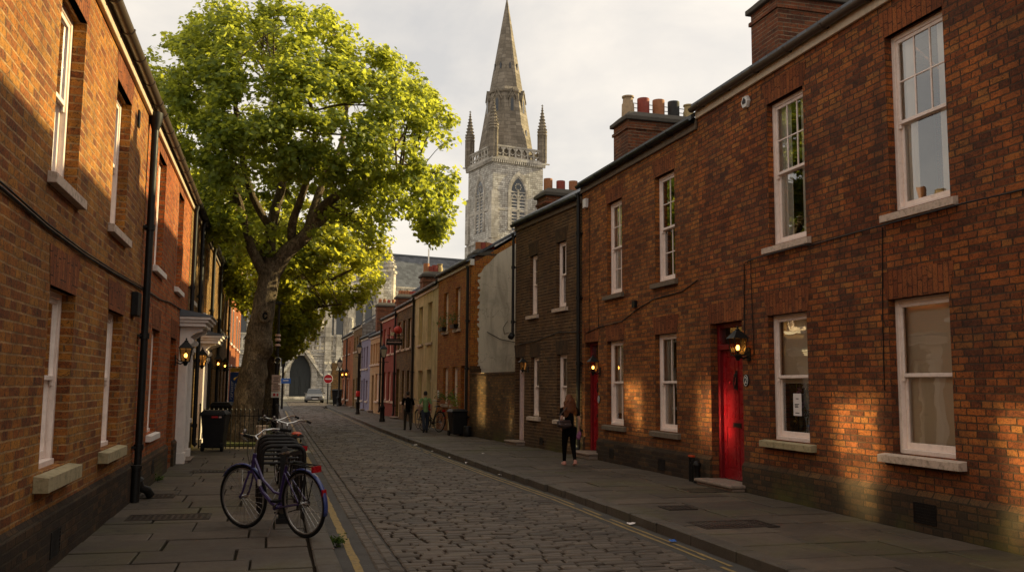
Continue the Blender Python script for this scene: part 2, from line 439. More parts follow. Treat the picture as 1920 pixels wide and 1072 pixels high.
M['green_door'] = plain('weathered_church_door_wood', (0.018,0.021,0.020), 0.55, bump=0.3)
M['sill'] = plain('weathered_stone_sill', (0.60,0.46,0.36), 0.85, dirt=0.75, dirtcol=(0.10,0.075,0.05), scale=7, bump=0.6, bscale=40)
M['mosssill'] = plain('mossy_stone_sill', (0.40,0.32,0.18), 0.9, dirt=0.8, dirtcol=(0.09,0.09,0.035), scale=5, bump=0.7, bscale=40)
M['darksill'] = plain('sooty_stone_sill', (0.17,0.125,0.085), 0.9, dirt=0.7, dirtcol=(0.04,0.035,0.025), scale=6, bump=0.6, bscale=40)
M['step'] = plain('worn_stone_step', (0.26,0.19,0.145), 0.75, dirt=0.5, scale=7, bump=0.5)
M['iron'] = plain('black_cast_iron', (0.007,0.006,0.006), 0.5, spec=.25, var=0.3, bump=0.15, dirt=0.3, dirtcol=(0.05,0.03,0.018))
M['gutter'] = plain('brown_iron_gutter', (0.085,0.058,0.040), 0.38, var=0.3, dirt=0.4, dirtcol=(0.03,0.02,0.015))
M['gutterblack'] = plain('black_iron_gutter', (0.009,0.008,0.007), 0.5, spec=.3, var=0.3, dirt=0.3)
M['lead'] = plain('lead_flashing', (0.11,0.125,0.145), 0.45, var=0.3, bump=0.4, bscale=18)
M['mortar'] = plain('cement_flaunching', (0.15,0.135,0.11), 0.95, dirt=0.8, dirtcol=(0.05,0.05,0.035), bump=0.8, bscale=25)
M['capstone'] = plain('sooty_chimney_cap', (0.085,0.072,0.056), 0.95, dirt=0.6, bump=0.7, bscale=25)
for k, c in dict(pot_buff=(0.42,0.29,0.17), pot_red=(0.30,0.055,0.035), pot_terracotta=(0.38,0.15,0.06), pot_black=(0.03,0.028,0.027), pot_yellow=(0.45,0.33,0.15)).items():
    M[k] = plain('chimney_' + k, c, 0.8, dirt=0.35, bump=0.3)
M['blacktin'] = plain('matt_black_lantern_metal', (0.008,0.007,0.006), 0.5, spec=.3, var=0.2)
M['curtain'] = plain('white_net_curtain', (0.82,0.78,0.71), 0.9, var=0.1)
M['blind'] = plain('cream_roller_blind', (0.80,0.71,0.58), 0.85, var=0.06, scale=1.5)
M['paper'] = plain('white_paper', (0.75,0.68,0.64), 0.8, var=0.05)
M['ink'] = plain('dark_ink', (0.03,0.025,0.03), 0.8)
M['rubber'] = plain('black_rubber', (0.007,0.007,0.007), 0.8, spec=.2)
M['chrome'] = plain('dull_chrome', (0.55,0.53,0.50), 0.28, metal=1.0, var=0.1)
M['steel'] = plain('grey_steel', (0.30,0.29,0.28), 0.4, metal=1.0, var=0.2)
M['purple'] = plain('purple_bicycle_enamel', (0.034,0.018,0.10), 0.35, var=0.1, coat=0.5)
M['bikeblue'] = plain('blue_mudguard_enamel', (0.035,0.055,0.20), 0.3, var=0.1, coat=0.4)
M['redplastic'] = plain('red_reflector_plastic', (0.35,0.008,0.012), 0.2, var=0.05)
M['orange'] = plain('orange_red_plastic', (0.50,0.06,0.015), 0.35)
M['binplastic'] = plain('black_bin_plastic', (0.007,0.007,0.008), 0.5, spec=.3, var=0.1, dirt=0.2, dirtcol=(0.05,0.04,0.03))
M['soil'] = plain('dark_tree_pit_soil', (0.035,0.026,0.017), 0.95, bump=0.9, bscale=30)
M['moss'] = plain('moss_edge', (0.085,0.095,0.02), 0.95, dirt=0.6, bump=0.9, bscale=50)
M['asphalt'] = plain('gutter_asphalt', (0.062,0.055,0.047), 0.85, dirt=0.5, dirtcol=(0.03,0.026,0.022), scale=3, bump=0.7, bscale=70, coords='Object')
M['ground'] = plain('distant_ground', (0.07,0.06,0.05), 0.95, scale=0.2)
M['yellow'] = plain('worn_yellow_road_paint', (0.30,0.20,0.06), 0.75, dirt=0.85, dirtcol=(0.07,0.055,0.04), scale=9, bump=0.3)
M['skin'] = plain('skin', (0.42,0.23,0.16), 0.55, var=0.06)
M['blackcloth'] = plain('black_cloth', (0.005,0.004,0.004), 0.95, spec=.05, var=0.2, bump=0.3)
M['brownhair'] = plain('auburn_hair', (0.13,0.042,0.014), 0.6, spec=.2, var=0.4, scale=30, bump=0.7, bscale=80)
M['darkhair'] = plain('dark_brown_hair', (0.02,0.013,0.009), 0.6, var=0.3)
M['greenshirt'] = plain('green_cotton_shirt', (0.16,0.25,0.10), 0.9, var=0.12, bump=0.2)
M['denim'] = plain('dark_blue_denim', (0.022,0.030,0.05), 0.9, var=0.3)
M['olive'] = plain('dark_olive_trousers', (0.035,0.028,0.018), 0.9, var=0.25)
M['leather'] = plain('dark_brown_leather', (0.035,0.018,0.015), 0.45, var=0.3)
M['pinkshoe'] = plain('pink_shoe_leather', (0.55,0.24,0.18), 0.5)
M['pinkcloth'] = plain('pink_purple_cloth', (0.32,0.10,0.22), 0.85, var=0.3, scale=20)
M['gold'] = plain('gilded_ball', (0.65,0.38,0.08), 0.3, metal=1.0, var=0.1)
M['banner'] = plain('navy_banner_cloth', (0.018,0.045,0.17), 0.85)
M['banneryellow'] = plain('yellow_banner_cloth', (0.42,0.24,0.02), 0.85)
M['signwhite'] = plain('sign_white', (0.70,0.66,0.62), 0.5)
M['signpink'] = plain('faded_sign_pink', (0.62,0.42,0.36), 0.5)
M['signred'] = plain('sign_red', (0.50,0.012,0.018), 0.4, var=0.05)
M['signblue'] = plain('sign_blue', (0.02,0.11,0.42), 0.4)
M['signyellow'] = plain('sign_yellow', (0.55,0.48,0.03), 0.5)
M['carpaint'] = plain('silver_car_paint', (0.12,0.115,0.115), 0.35, metal=0.4, coat=0.6, var=0.05)
M['lens'] = plain('clear_headlight_lens', (0.5,0.5,0.5), 0.15, metal=0.5)
M['render'] = None
M['flowerred'] = plain('red_lantern_ball', (0.42,0.035,0.02), 0.7)
M['cloth_white'] = plain('faded_pale_cloth', (0.55,0.5,0.32), 0.8)

def render_mat(name, base, dark, sx=1.0):
    """old painted render with streaks, patches and hairline cracks"""
    N = NT(name)
    uv = N.coords('UV')
    st = N.n('Mapping', None, Vector=uv, Scale=(3.0*sx, 0.5, 1)).outputs[0]
    a = N.noise(st, 1.0, 6, 0.65, 0.5); b = N.noise(uv, 1.3, 6, 0.65, 0.3); c = N.noise(uv, 30, 4, 0.6)
    vor = N.n('TexVoronoi', dict(feature='DISTANCE_TO_EDGE'), Vector=N.n('VectorMath', dict(operation='ADD'), _0=uv, _1=N.noise(uv, 2.5, 3, out=1)).outputs[0], Scale=0.9).outputs[0]
    col = N.mix(N.ramp(a, [(0.45,0.0),(0.7,0.75)]), base, dark)
    col = N.mix(N.ramp(b, [(0.5,0.0),(0.66,0.6)]), col, tuple(x*0.6 for x in base))
    col = N.mix(N.ramp(vor, [(0.0,0.55),(0.012,0.0)]), col, tuple(x*0.25 for x in base))
    N.bsdf(Base_Color=col, Roughness=0.93, Normal=N.bump(N.math('ADD', N.math('MULTIPLY', c, 0.4), b), 0.5, 0.015), Specular_IOR_Level=0.2)
    return N.m
M['greyrender'] = render_mat('grey_gable_render', (0.58,0.51,0.41), (0.25,0.215,0.17))
M['creamrender'] = render_mat('stained_cream_render', (0.60,0.48,0.28), (0.20,0.155,0.085), 2.0)

def glass_mat(name, boost=1.0, rough=0.0, tint=(0.9,0.92,0.9), base=0.03):
    N = NT(name)
    fr = N.n('Fresnel', None, IOR=1.5).outputs[0]
    f = N.math('ADD', N.math('MULTIPLY', fr, boost), base, True)
    nb = N.bump(N.noise(N.coords('UV'), 2.2, 2, 0.4), 0.03, 0.05)
    g = N.n('BsdfGlossy', None, Color=(1,1,1), Roughness=rough, Normal=nb)
    t = N.n('BsdfTransparent', None, Color=tint)
    mx = N.n('MixShader', None, Fac=f, _1=t.outputs[0], _2=g.outputs[0])
    N.t.links.new(mx.outputs[0], N.out.inputs[0])
    return N.m
M['glass'] = glass_mat('old_window_glass', 2.4, 0.0, (0.96,0.97,0.95), base=0.05)
M['glass_left'] = glass_mat('boosted_mirror_window_glass', 2.0, 0.08, base=0.92)  # near-mirror panes, reflectance boosted to throw sun patches across the street
M['lampglass'] = glass_mat('lantern_glass', 0.5, 0.25, (0.95,0.72,0.40), 0.0)

def glow(name, col, strength):
    N = NT(name)
    e = N.n('Emission', None, Color=col, Strength=strength)
    N.t.links.new(e.outputs[0], N.out.inputs[0]); N.m.cycles.emission_sampling = 'NONE'; return N.m
M['bulb'] = glow('lit_lantern_bulb', (1.0,0.52,0.14), 7.0)
M['bulb_small'] = glow('lit_far_lamp', (1.0,0.55,0.18), 7.0)

def attr_stone(name, stops, rough, bump, bscale, dirt=0.4, moss=0.0, streak=0.0):
    """stone whose tone comes from the per-stone 'tint' attribute"""
    N = NT(name)
    at = N.n('Attribute', dict(attribute_name='tint')).outputs[2]
    c = N.coords('Object')
    n1 = N.noise(c, 5.0, 6, 0.65); n2 = N.noise(c, bscale, 5, 0.65); n3 = N.noise(c, 0.7, 4, 0.6)
    col = N.ramp(N.math('ADD', N.math('MULTIPLY', at, 0.62), N.math('MULTIPLY', n1, 0.38)), stops)
    col = N.mix(N.ramp(n2, [(0.4,0.0),(0.75,dirt)]), col, (0.035,0.028,0.022))
    col = N.mix(N.ramp(n3, [(0.42,0.0),(0.68,dirt)]), col, tuple(x*0.5 for x in stops[0][1]))
    if moss:
        col = N.mix(N.math('MULTIPLY', N.ramp(N.noise(c, 0.55, 3, 0.6, 0.5), [(0.52,0.0),(0.64,moss)]), N.ramp(n1, [(0.3,0.2),(0.7,1.0)])), col, (0.075,0.072,0.018))
    if moss:
        cv = N.n('VectorMath', dict(operation='ADD'), _0=c, _1=N.noise(c, 1.8, 3, out=1)).outputs[0]
        crk = N.n('TexVoronoi', dict(feature='DISTANCE_TO_EDGE'), Vector=cv, Scale=0.8).outputs[0]
        cm_ = N.math('MULTIPLY', N.ramp(crk, [(0.0,1.0),(0.010,0.0)]), N.ramp(N.noise(c, 0.9, 2), [(0.50,0.0),(0.56,0.9)]))
        col = N.mix(cm_, col, (0.012,0.009,0.006))
        sp = N.n('TexVoronoi', dict(feature='F1'), Vector=c, Scale=5.0).outputs[0]
        col = N.mix(N.ramp(sp, [(0.075,0.45),(0.10,0.0)]), col, (0.035,0.028,0.022))
        sp2 = N.n('TexVoronoi', dict(feature='F1'), Vector=c, Scale=3.1).outputs[0]
        col = N.mix(N.ramp(sp2, [(0.03,0.7),(0.045,0.0)]), col, (0.24,0.20,0.155))
        col = N.mix(N.ramp(N.noise(c, 1.7, 5, 0.65, 0.5), [(0.50,0.0),(0.70,0.55)]), col, (0.038,0.029,0.021))
    r = N.ramp(n1, [(0.3, max(0.2, rough-0.14)), (0.75, min(1, rough+0.15))])
    N.bsdf(Base_Color=col, Roughness=r, Normal=N.bump(N.math('ADD', n2, N.math('MULTIPLY', n1, 0.6)), bump, 0.012), Specular_IOR_Level=0.45)
    return N.m
M['sett'] = attr_stone('granite_setts', [(0.0,(0.050,0.038,0.027)),(0.5,(0.110,0.083,0.059)),(1.0,(0.165,0.126,0.09))], 0.66, 0.8, 55)
M['slab'] = attr_stone('york_stone_slabs', [(0.0,(0.050,0.037,0.025)),(0.5,(0.090,0.066,0.045)),(1.0,(0.135,0.10,0.068))], 0.7, 0.45, 26, 0.4, moss=0.7)
M['kerb'] = attr_stone('granite_kerb', [(0.0,(0.06,0.048,0.034)),(0.5,(0.095,0.075,0.054)),(1.0,(0.14,0.11,0.08))], 0.7, 0.7, 60, 0.45, moss=0.4)

def bark_mat(name):
    N = NT(name)
    c = N.coords('Object')
    st = N.n('Mapping', None, Vector=c, Scale=(1,1,0.45)).outputs[0]
    n1 = N.noise(st, 3.2, 6, 0.65, 0.6); n2 = N.noise(st, 16, 6, 0.7, 0.4)
    v = N.n('TexVoronoi', dict(feature='DISTANCE_TO_EDGE'), Vector=N.n('VectorMath', dict(operation='ADD'), _0=st, _1=N.noise(st, 5, 3, out=1)).outputs[0], Scale=7.0).outputs[0]
    col = N.ramp(n1, [(0.25,(0.055,0.040,0.025)),(0.5,(0.17,0.125,0.08)),(0.75,(0.36,0.28,0.185))])
    col = N.mix(N.ramp(v, [(0.0,0.8),(0.07,0.0)]), col, (0.03,0.023,0.016))
    col = N.mix(N.ramp(n2, [(0.4,0.0),(0.7,0.55)]), col, (0.055,0.042,0.025))
    N.bsdf(Base_Color=col, Roughness=0.92, Normal=N.bump(N.math('ADD', N.math('MULTIPLY', n2, 0.7), N.math('MULTIPLY', N.ramp(v, [(0,0),(0.12,1)]), 0.6)), 1.0, 0.04), Specular_IOR_Level=0.15)
    return N.m
M['bark'] = bark_mat('plane_tree_bark')

def leaf_mat(name, dark, light, trans, tw=0.5):
    N = NT(name)
    at = N.n('Attribute', dict(attribute_name='tint')).outputs[2]
    col = N.mix(at, dark, light)
    d = N.n('BsdfPrincipled', None, Base_Color=col, Roughness=0.5, Specular_IOR_Level=0.3)
    t = N.n('BsdfTranslucent', None, Color=N.mix(at, tuple(x*0.7 for x in trans), trans))
    mx = N.n('MixShader', None, Fac=tw, _1=d.outputs[0], _2=t.outputs[0])
    N.t.links.new(mx.outputs[0], N.out.inputs[0])
    return N.m
M['leaf'] = leaf_mat('plane_tree_leaf', (0.055,0.105,0.022), (0.15,0.195,0.040), (0.66,0.68,0.07), 0.58)
M['leaf2'] = leaf_mat('sunny_plane_tree_leaf', (0.065,0.11,0.018), (0.18,0.21,0.030), (0.74,0.70,0.06), 0.6)  # second tree's copy, colour lightened and yellowed to look sunlit
M['plantleaf'] = leaf_mat('pot_plant_leaf', (0.03,0.07,0.015), (0.10,0.15,0.02), (0.14,0.20,0.03), 0.3)
M['limeleaf'] = leaf_mat('lime_pot_plant_leaf', (0.10,0.15,0.02), (0.22,0.26,0.03), (0.30,0.36,0.03), 0.4)

M['jointsoil'] = plain('dark_joint_soil', (0.016,0.011,0.007), 0.95, spec=.05, scale=1.5, dirt=.8, dirtcol=(0.020,0.022,0.006))
# ------------------------------------------------------------------ ground, road, pavements
def pw(y, tab):
    if y <= tab[0][0]: return tab[0][1]
    for (a, va), (b, vb) in zip(tab, tab[1:]):
        if y <= b: return va + (vb-va)*(y-a)/(b-a)
    return tab[-1][1]
KERB_R = [(-8,4.55),(9.3,4.52),(13.6,4.47),(17,4.3),(22,4.15),(28.5,4.01),(34,3.93),(66,3.90),(72,4.1),(80,5.6)]
FAC_R = [(-8,7.34),(14.5,7.21),(20.35,7.05),(24.75,6.58),(28.87,6.166),(33.86,5.976),(39.17,5.901),(44.57,5.826),(49.7,5.717),(54.78,5.605),(59.44,5.502),(64.74,5.438),(73.54,5.341),(80,5.3)]
KL0, KL1 = 0.43, 0.65       # left kerb inner / outer edge
XL = -1.86                  # left row of fronts
ROAD = -0.10

g = MB(); g.poly([(-260,-60,-0.16),(320,-60,-0.16),(320,900,-0.16),(-260,900,-0.16)])
structure(g.build('ground', M['ground']))

def tint_attr(me, vals):
    at = me.attributes.new('tint', 'FLOAT', 'FACE'); at.data.foreach_set('value', np.array(vals, dtype=np.float32))

def stones(name, items, mat, h, inset, base=None, base2=None):
    """items: (x0,x1,y0,y1,z,tint,tx,ty) domed blocks in one mesh"""
    m = MB(); tv = []
    for (x0,x1,y0,y1,z,t,tx,ty) in items:
        def zz(x, y): return z + tx*(x-(x0+x1)/2) + ty*(y-(y0+y1)/2)
        i = inset
        j = [random.uniform(-0.35,0.35)*i for _ in range(8)]
        o = [(x0+j[0],y0+j[1]),(x1+j[2],y0+j[3]),(x1+j[4],y1+j[5]),(x0+j[6],y1+j[7])]
        n = [(x0+i,y0+i),(x1-i,y0+i),(x1-i,y1-i),(x0+i,y1-i)]
        vs = [(x,y,z-h) for x,y in o] + [(x,y,zz(x,y)-i*0.7) for x,y in o] + [(x,y,zz(x,y)) for x,y in n]
        m.add(vs, [(0,1,5,4),(1,2,6,5),(2,3,7,6),(3,0,4,7),(4,5,9,8),(5,6,10,9),(6,7,11,10),(7,4,8,11),(8,9,10,11)])
        tv += [t]*9
    if base:
        m.cm = 1
        for q in base: m.poly(q); tv.append(0.1)
    if base2:
        m.cm = 2
        for q in base2: m.poly(q); tv.append(0.1)
    me = m.mesh(name); tint_attr(me, tv)
    o = bpy.data.objects.new(name, me); COL.objects.link(o)
    for k in (mat if isinstance(mat, list) else [mat]): me.materials.append(k)
    return o

# granite setts in rows across the carriageway, asphalt gutters, one long row of border setts on the left
it = []
y = 4.0
while y < 90:
    d = random.uniform(0.125, 0.15) * (1 if y < 45 else 1.5)
    x = 1.27 + random.uniform(-0.1, 0.0)
    xr = pw(y, KERB_R) - 0.42
    if y > 69: xr = pw(y, KERB_R) - 0.2
    wavey = 0.02*sin(y*0.9) + 0.015*sin(y*2.3)
    while x < xr:
        w = random.uniform(0.17, 0.36) * (1 if y < 45 else 1.3)
        crown = 0.03*(1 - ((x-2.5)/1.6)**2)
        it.append((max(x,1.27), min(x+w-random.uniform(.012,.034), xr+0.05), y+wavey+random.uniform(-.006,.006), y+wavey+d-0.020+random.uniform(-.010,.008), ROAD+crown+random.uniform(-0.008,0.007),
                   min(1,max(0,random.gauss(0.45,0.30))), random.uniform(-.03,.03), random.uniform(-.05,.05)))
        x += w
    y += d
y = 4.0
while y < 60:
    for k, x0 in enumerate((1.01, 1.135)):
        l = 0.24
        oy = 0.12*k
        it.append((x0, x0+0.115, y+oy, y+oy+random.uniform(.2,.228), ROAD-0.004+random.uniform(-.005,.005), min(1,max(0,random.gauss(0.4,0.2))), random.uniform(-.03,.03), random.uniform(-.02,.02)))
    y += 0.24
base = [[(KL1-0.02,2,ROAD-0.017),(1.279,2,ROAD-0.017),(1.279,92,ROAD-0.017),(KL1-0.02,92,ROAD-0.017)]]
m = []
ys = [2,9.3,13.6,17,22,28.5,34,50,66]
bed = [[(1.28,2,ROAD-0.035),(9.5,2,ROAD-0.035),(9.5,92,ROAD-0.035),(1.28,92,ROAD-0.035)]]
for a, b in zip(ys, ys[1:]):
    bed.append([(pw(a,KERB_R)-0.385,a,ROAD-0.015),(pw(a,KERB_R)+0.05,a,ROAD-0.015),(pw(b,KERB_R)+0.05,b,ROAD-0.015),(pw(b,KERB_R)-0.385,b,ROAD-0.015)])
road = stones('road', it, [M['sett'], M['asphalt'], M['jointsoil']], 0.06, 0.018, base + bed[1:], bed[:1])
structure(road)
# far cross street in front of the church
m = MB(); m.poly([(-40,90,ROAD-0.03),(60,90,ROAD-0.03),(60,120,ROAD-0.03),(-40,120,ROAD-0.03)])
structure(m.build('cross_street', M['asphalt']))

# worn yellow lines
def line(path, w, seg=0.35):
    m = MB()
    for (xa, ya, za), (xb, yb, zb) in zip(path, path[1:]):
        n = max(1, int((yb-ya)/seg))
        for i in range(n):
            t0, t1 = i/n, (i+1)/n
            if random.random() < 0.07: continue
            X0, X1 = xa+(xb-xa)*t0, xa+(xb-xa)*t1
            Y0, Y1 = ya+(yb-ya)*t0, ya+(yb-ya)*t1
            j = [random.uniform(-.009,.009) for _ in range(4)]
            m.poly([(X0-w/2+j[0],Y0,za),(X0+w/2+j[1],Y0,za),(X1+w/2+j[2],Y1+.002,za),(X1-w/2+j[3],Y1+.002,za)])
    return m
structure(line([(0.845,4,ROAD-0.013),(0.86,60,ROAD-0.013)], 0.085).build('road_marking', M['yellow']))
for off in (0.13, 0.235):
    pth = [(pw(yy,KERB_R)-off, yy, ROAD-0.011) for yy in (4,9.3,13.6,17,22,28.5,34,50,66)]
    structure(line(pth, 0.038).build('road_marking', M['yellow']))

# pavements: big york stone flags in courses
def flags(xa, xb, y0, y1, name, holes=()):
    it, y = [], y0
    while y < y1:
        d = random.uniform(0.46, 0.78)
        A, B = (xa(y+d/2), xb(y+d/2))
        x = A
        while x < B - 0.02:
            w = random.uniform(0.5, 1.15)
            if B - (x+w) < 0.3: w = B - x
            if not any(x < h[1] and x+w > h[0] and y < h[3] and y+d > h[2] for h in holes):
                it.append((x, x+w-random.uniform(.016,.030), y, y+d-random.uniform(.016,.028), random.uniform(-.007,.005), min(1,max(0,random.gauss(0.5,0.33))), random.uniform(-.004,.004), random.uniform(-.004,.004)))
            x += w
        y += d
    return it
left = flags(lambda y: XL-0.02, lambda y: KL0-0.008, 4.0, 62, 'pavement')
structure(stones('pavement_left', left, [M['slab'], M['jointsoil']], 0.05, 0.008, [[(XL-0.3,2,-0.026),(KL0+0.01,2,-0.026),(KL0+0.01,64,-0.026),(XL-0.3,64,-0.026)]]))
right = flags(lambda y: pw(y,KERB_R)+0.21, lambda y: pw(y,FAC_R)+0.02, 4.0, 80, 'pavement')
rb = [[(pw(a,KERB_R)+0.19,a,-0.026),(pw(a,FAC_R)+0.4,a,-0.026),(pw(b,FAC_R)+0.4,b,-0.026),(pw(b,KERB_R)+0.19,b,-0.026)] for a, b in zip([2,14.5,20.35,24.75,28.87,33.86,45,60],[14.5,20.35,24.75,28.87,33.86,45,60,82])]
structure(stones('pavement_right', right, [M['slab'], M['jointsoil']], 0.05, 0.008, rb))
def kerb(xf, y0, y1, side):
    it, y = [], y0
    while y < y1:
        l = random.uniform(0.75, 1.05)
        xo = xf(y+l/2)
        x0, x1 = (xo-0.215, xo) if side < 0 else (xo, xo+0.205)
        it.append((x0, x1, y, y+l-0.012, random.uniform(-.002,.008), min(1,max(0,random.gauss(0.5,0.22))), 0, random.uniform(-.004,.004)))
        y += l
    return it
structure(stones('kerb_left', kerb(lambda y: KL1, 4, 62, -1), M['kerb'], 0.16, 0.014))
structure(stones('kerb_right', kerb(lambda y: pw(y,KERB_R), 4, 80, 1), M['kerb'], 0.16, 0.014))
# ------------------------------------------------------------------ terraced houses
def rframe(A, B):
    d = V((A[0]-B[0], A[1]-B[1])); L = d.length
    return (B[0], B[1], 0), atan2(d.y, d.x), L
def lframe(y0, y1, x=XL):
    return (x, y0, 0), pi/2, y1-y0

def sash(root, u0, u1, z0, z1, bars=((1,1),(1,1)), paint='white', glass='glass', cur='none', sill='sill', y0=0.10, sillw=0.12, silld=0.075, sillh=0.115, label=None, yaw=0.0, deep=True):
    m = MB()
    fw, sw, bw = 0.055, 0.042, 0.02
    d = 0.10
    m.box(u0-.004, u0+fw, y0, y0+d, z0, z1); m.box(u1-fw, u1+.004, y0, y0+d, z0, z1)
    m.box(u0+fw, u1-fw, y0+.002, y0+d, z1-fw, z1+.004); m.box(u0+fw, u1-fw, y0-.03, y0+d, z0-.004, z0+.05)
    zm = (z0+z1)/2
    panes = []
    for k, (za, zb, yy, (nc, nr)) in enumerate(((zm-.02, z1-fw, y0+.016, bars[0]), (z0+.05, zm+.02, y0+.054, bars[1]))):
        a, b = u0+fw, u1-fw
        bot = 0.045 if k == 0 else 0.075
        m.box(a, a+sw, yy, yy+.034, za, zb); m.box(b-sw, b, yy, yy+.034, za, zb)
        m.box(a+sw, b-sw, yy+.001, yy+.033, zb-.045, zb-.001); m.box(a+sw, b-sw, yy-.004 if k == 0 else yy+.001, yy+.033, za+.001, za+bot)
        if k == 0:   # horns
            for xx in (a, b-sw): m.box(xx+.002, xx+sw-.002, yy+.003, yy+.030, za-.05, za)
        ga, gb, gz, gt = a+sw, b-sw, za+bot, zb-.045
        for i in range(1, nc): 
            x = ga+(gb-ga)*i/nc; m.box(x-bw/2, x+bw/2, yy+.006, yy+.030, gz, gt)
        for i in range(1, nr):
            z = gz+(gt-gz)*i/nr; m.box(ga, gb, yy+.008, yy+.028, z-bw/2, z+bw/2)
        panes.append((ga-.004, gb+.004, gz-.004, gt+.004, yy+.018))
    w = m.build('window', M[paint], root, bevel=0.004)
    if label: w['label'] = label
    p = MB()
    for a, b, c, dd, yy in panes:
        dy = math.tan(yaw)*(b-a)/2
        p.poly([(a,yy-dy,c),(b,yy+dy,c),(b,yy+dy,dd),(a,yy-dy,dd)])
    p.build('pane', M[glass], w)
    if sill:
        s = MB()
        s.prism([(-silld,z0-sillh),(0.0,z0-sillh),(0.0,z0-.022),(y0-.028,z0-.005),(y0-.028,z0+.0),(-silld,z0-.028)], 'x', u0-sillw, u1+sillw)
        sm = M[sill]
        s.build('sill', sm, w, bevel=0.008)
    yc = y0 + 0.125
    if cur in ('blind', 'blind_half', 'blind_low'):
        c = MB(); zb = {'blind': z0+.02, 'blind_half': zm-.06, 'blind_low': z0+.28}[cur]
        c.box(u0+.03, u1-.03, yc, yc+.006, zb, z1-.03)
        if cur != 'blind': c.box(u0+.03, u1-.03, yc-.006, yc+.012, zb-.03, zb)
        c.build('blind', M['blind'], w)
    elif cur in ('net', 'net_top', 'drapes'):
        c = MB()
        spans = [(u0+.02, u1-.02, z0+.05 if cur == 'net' else zm-.15)] if cur != 'drapes' else [(u0+.02, u0+.02+(u1-u0)*.30, z0+.03), (u1-.02-(u1-u0)*.34, u1-.02, z0+.03)]
        for a, b, zl in spans:
            n = int((b-a)/.02); pts = []
            for i in range(n+1):
                x = a+(b-a)*i/n
                pts.append((x, yc+.035*sin(x*46+2*sin(x*11))+.012*sin(x*97)))
            vs = [(x,yv,zl) for x,yv in pts]+[(x,yv,z1-.03) for x,yv in pts]
            c.add(vs, [(i,i+1,i+n+2,i+n+1) for i in range(n)], True)
        c.build('curtain', M['curtain'], w)
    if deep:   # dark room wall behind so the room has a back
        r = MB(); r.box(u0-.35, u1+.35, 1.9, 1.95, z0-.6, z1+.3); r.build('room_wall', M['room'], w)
    return w
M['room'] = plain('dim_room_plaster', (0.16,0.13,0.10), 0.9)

def door(root, u0, u1, z0, z1, paint, frame, fan=0.42, y0=0.16, panels=6, knob='iron', letter=True, knocker=True, step=True, plain_boards=False):
    f = MB(); fw = 0.075
    f.box(u0-.004, u0+fw, y0-.03, y0+.09, z0, z1); f.box(u1-fw, u1+.004, y0-.03, y0+.09, z0, z1)
    f.box(u0+fw, u1-fw, y0-.028, y0+.09, z1-fw, z1+.004)
    zt = z1-fw-fan if fan else z1-fw
    if fan: f.box(u0+fw, u1-fw, y0-.045, y0+.09, zt-.07, zt+.02)
    fr = f.build('door_frame', M[frame], root, bevel=0.006)
    if fan:
        p = MB(); p.poly([(u0+fw,y0+.03,zt+.02),(u1-fw,y0+.03,zt+.02),(u1-fw,y0+.03,z1-fw),(u0+fw,y0+.03,z1-fw)])
        p.build('fanlight_pane', M['glass'], fr)
    a, b, t = u0+fw+.004, u1-fw-.004, (zt-.074 if fan else zt-.004)
    m = MB(); y1 = y0+.03
    if plain_boards:
        n = 5
        for i in range(n):
            x0 = a+(b-a)*i/n; m.box(x0+.003, a+(b-a)*(i+1)/n-.003, y1, y1+.045, z0+.012, t)
        m.box(a, b, y1+.006, y1+.04, z0+.012, t-.003)
    else:
        m.box(a, b, y1+.012, y1+.045, z0+.012, t)
        H = t-z0; st = .10; cx = (a+b)/2
        for xx0, xx1 in ((a,a+st),(b-st,b),(cx-st/2,cx+st/2)): m.box(xx0, xx1, y1, y1+.0121, z0+.014, t-.001)
        rails = [(0.014,0.20*.9),(0.40*H,0.40*H+.14),(0.70*H,0.70*H+.1),(H-.11,H-.002)]
        for ra, rb_ in rails:
            for xx0, xx1 in ((a+st,cx-st/2),(cx+st/2,b-st)): m.box(xx0, xx1, y1+.0005, y1+.0122, z0+ra, z0+rb_)
        for (pa, pb) in ((rails[0][1],rails[1][0]),(rails[1][1],rails[2][0]),(rails[2][1],rails[3][0])):
            for xx0, xx1 in ((a+st,cx-st/2),(cx+st/2,b-st)): m.box(xx0+.03, xx1-.03, y1+.004, y1+.0123, z0+pa+.03, z0+pb-.03)
    d = m.build('door', M[paint], root, bevel=0.003)
    H = t-z0
    cx = (a+b)/2
    if letter:
        l = MB(); l.box(cx-.13, cx+.13, y1-.008, y1+.004, z0+.42*H-.03, z0+.42*H+.04); l.box(cx-.10, cx+.10, y1-.013, y1-.007, z0+.42*H-.015, z0+.42*H+.02); l.build('letter_box', M['blacktin'], d)
    if knocker:
        k = MB(); k.ball((cx, y1-.02, z0+.80*H), .032, 8, 1.2); k.tube([(cx-.03,y1-.025,z0+.80*H),(cx-.045,y1-.035,z0+.74*H),(cx,y1-.04,z0+.70*H),(cx+.045,y1-.035,z0+.74*H),(cx+.03,y1-.025,z0+.80*H)], .011, 6)
        k.box(cx-.03, cx+.03, y1-.008, y1, z0+.69*H, z0+.84*H); k.build('knocker', M['blacktin'], d)
    h = MB(); h.ball((b-.06, y1-.045, z0+.47*H), .03, 10); h.tube([(b-.06,y1,z0+.47*H),(b-.06,y1-.04,z0+.47*H)], .012, 6); h.build('door_knob', M['steel'] if knob == 'steel' else M['blacktin'], d)
    if step:
        s = MB(); s.box(u0-.08, u1+.08, -.26, y0+.05, .0, max(.05, z0-.05)); s.box(u0-.10, u1+.10, -.30, y0+.06, max(.05, z0-.05)+.001, z0+.004)
        s.build('door_step', M['step'], root, bevel=0.02, seg=2)
    return d

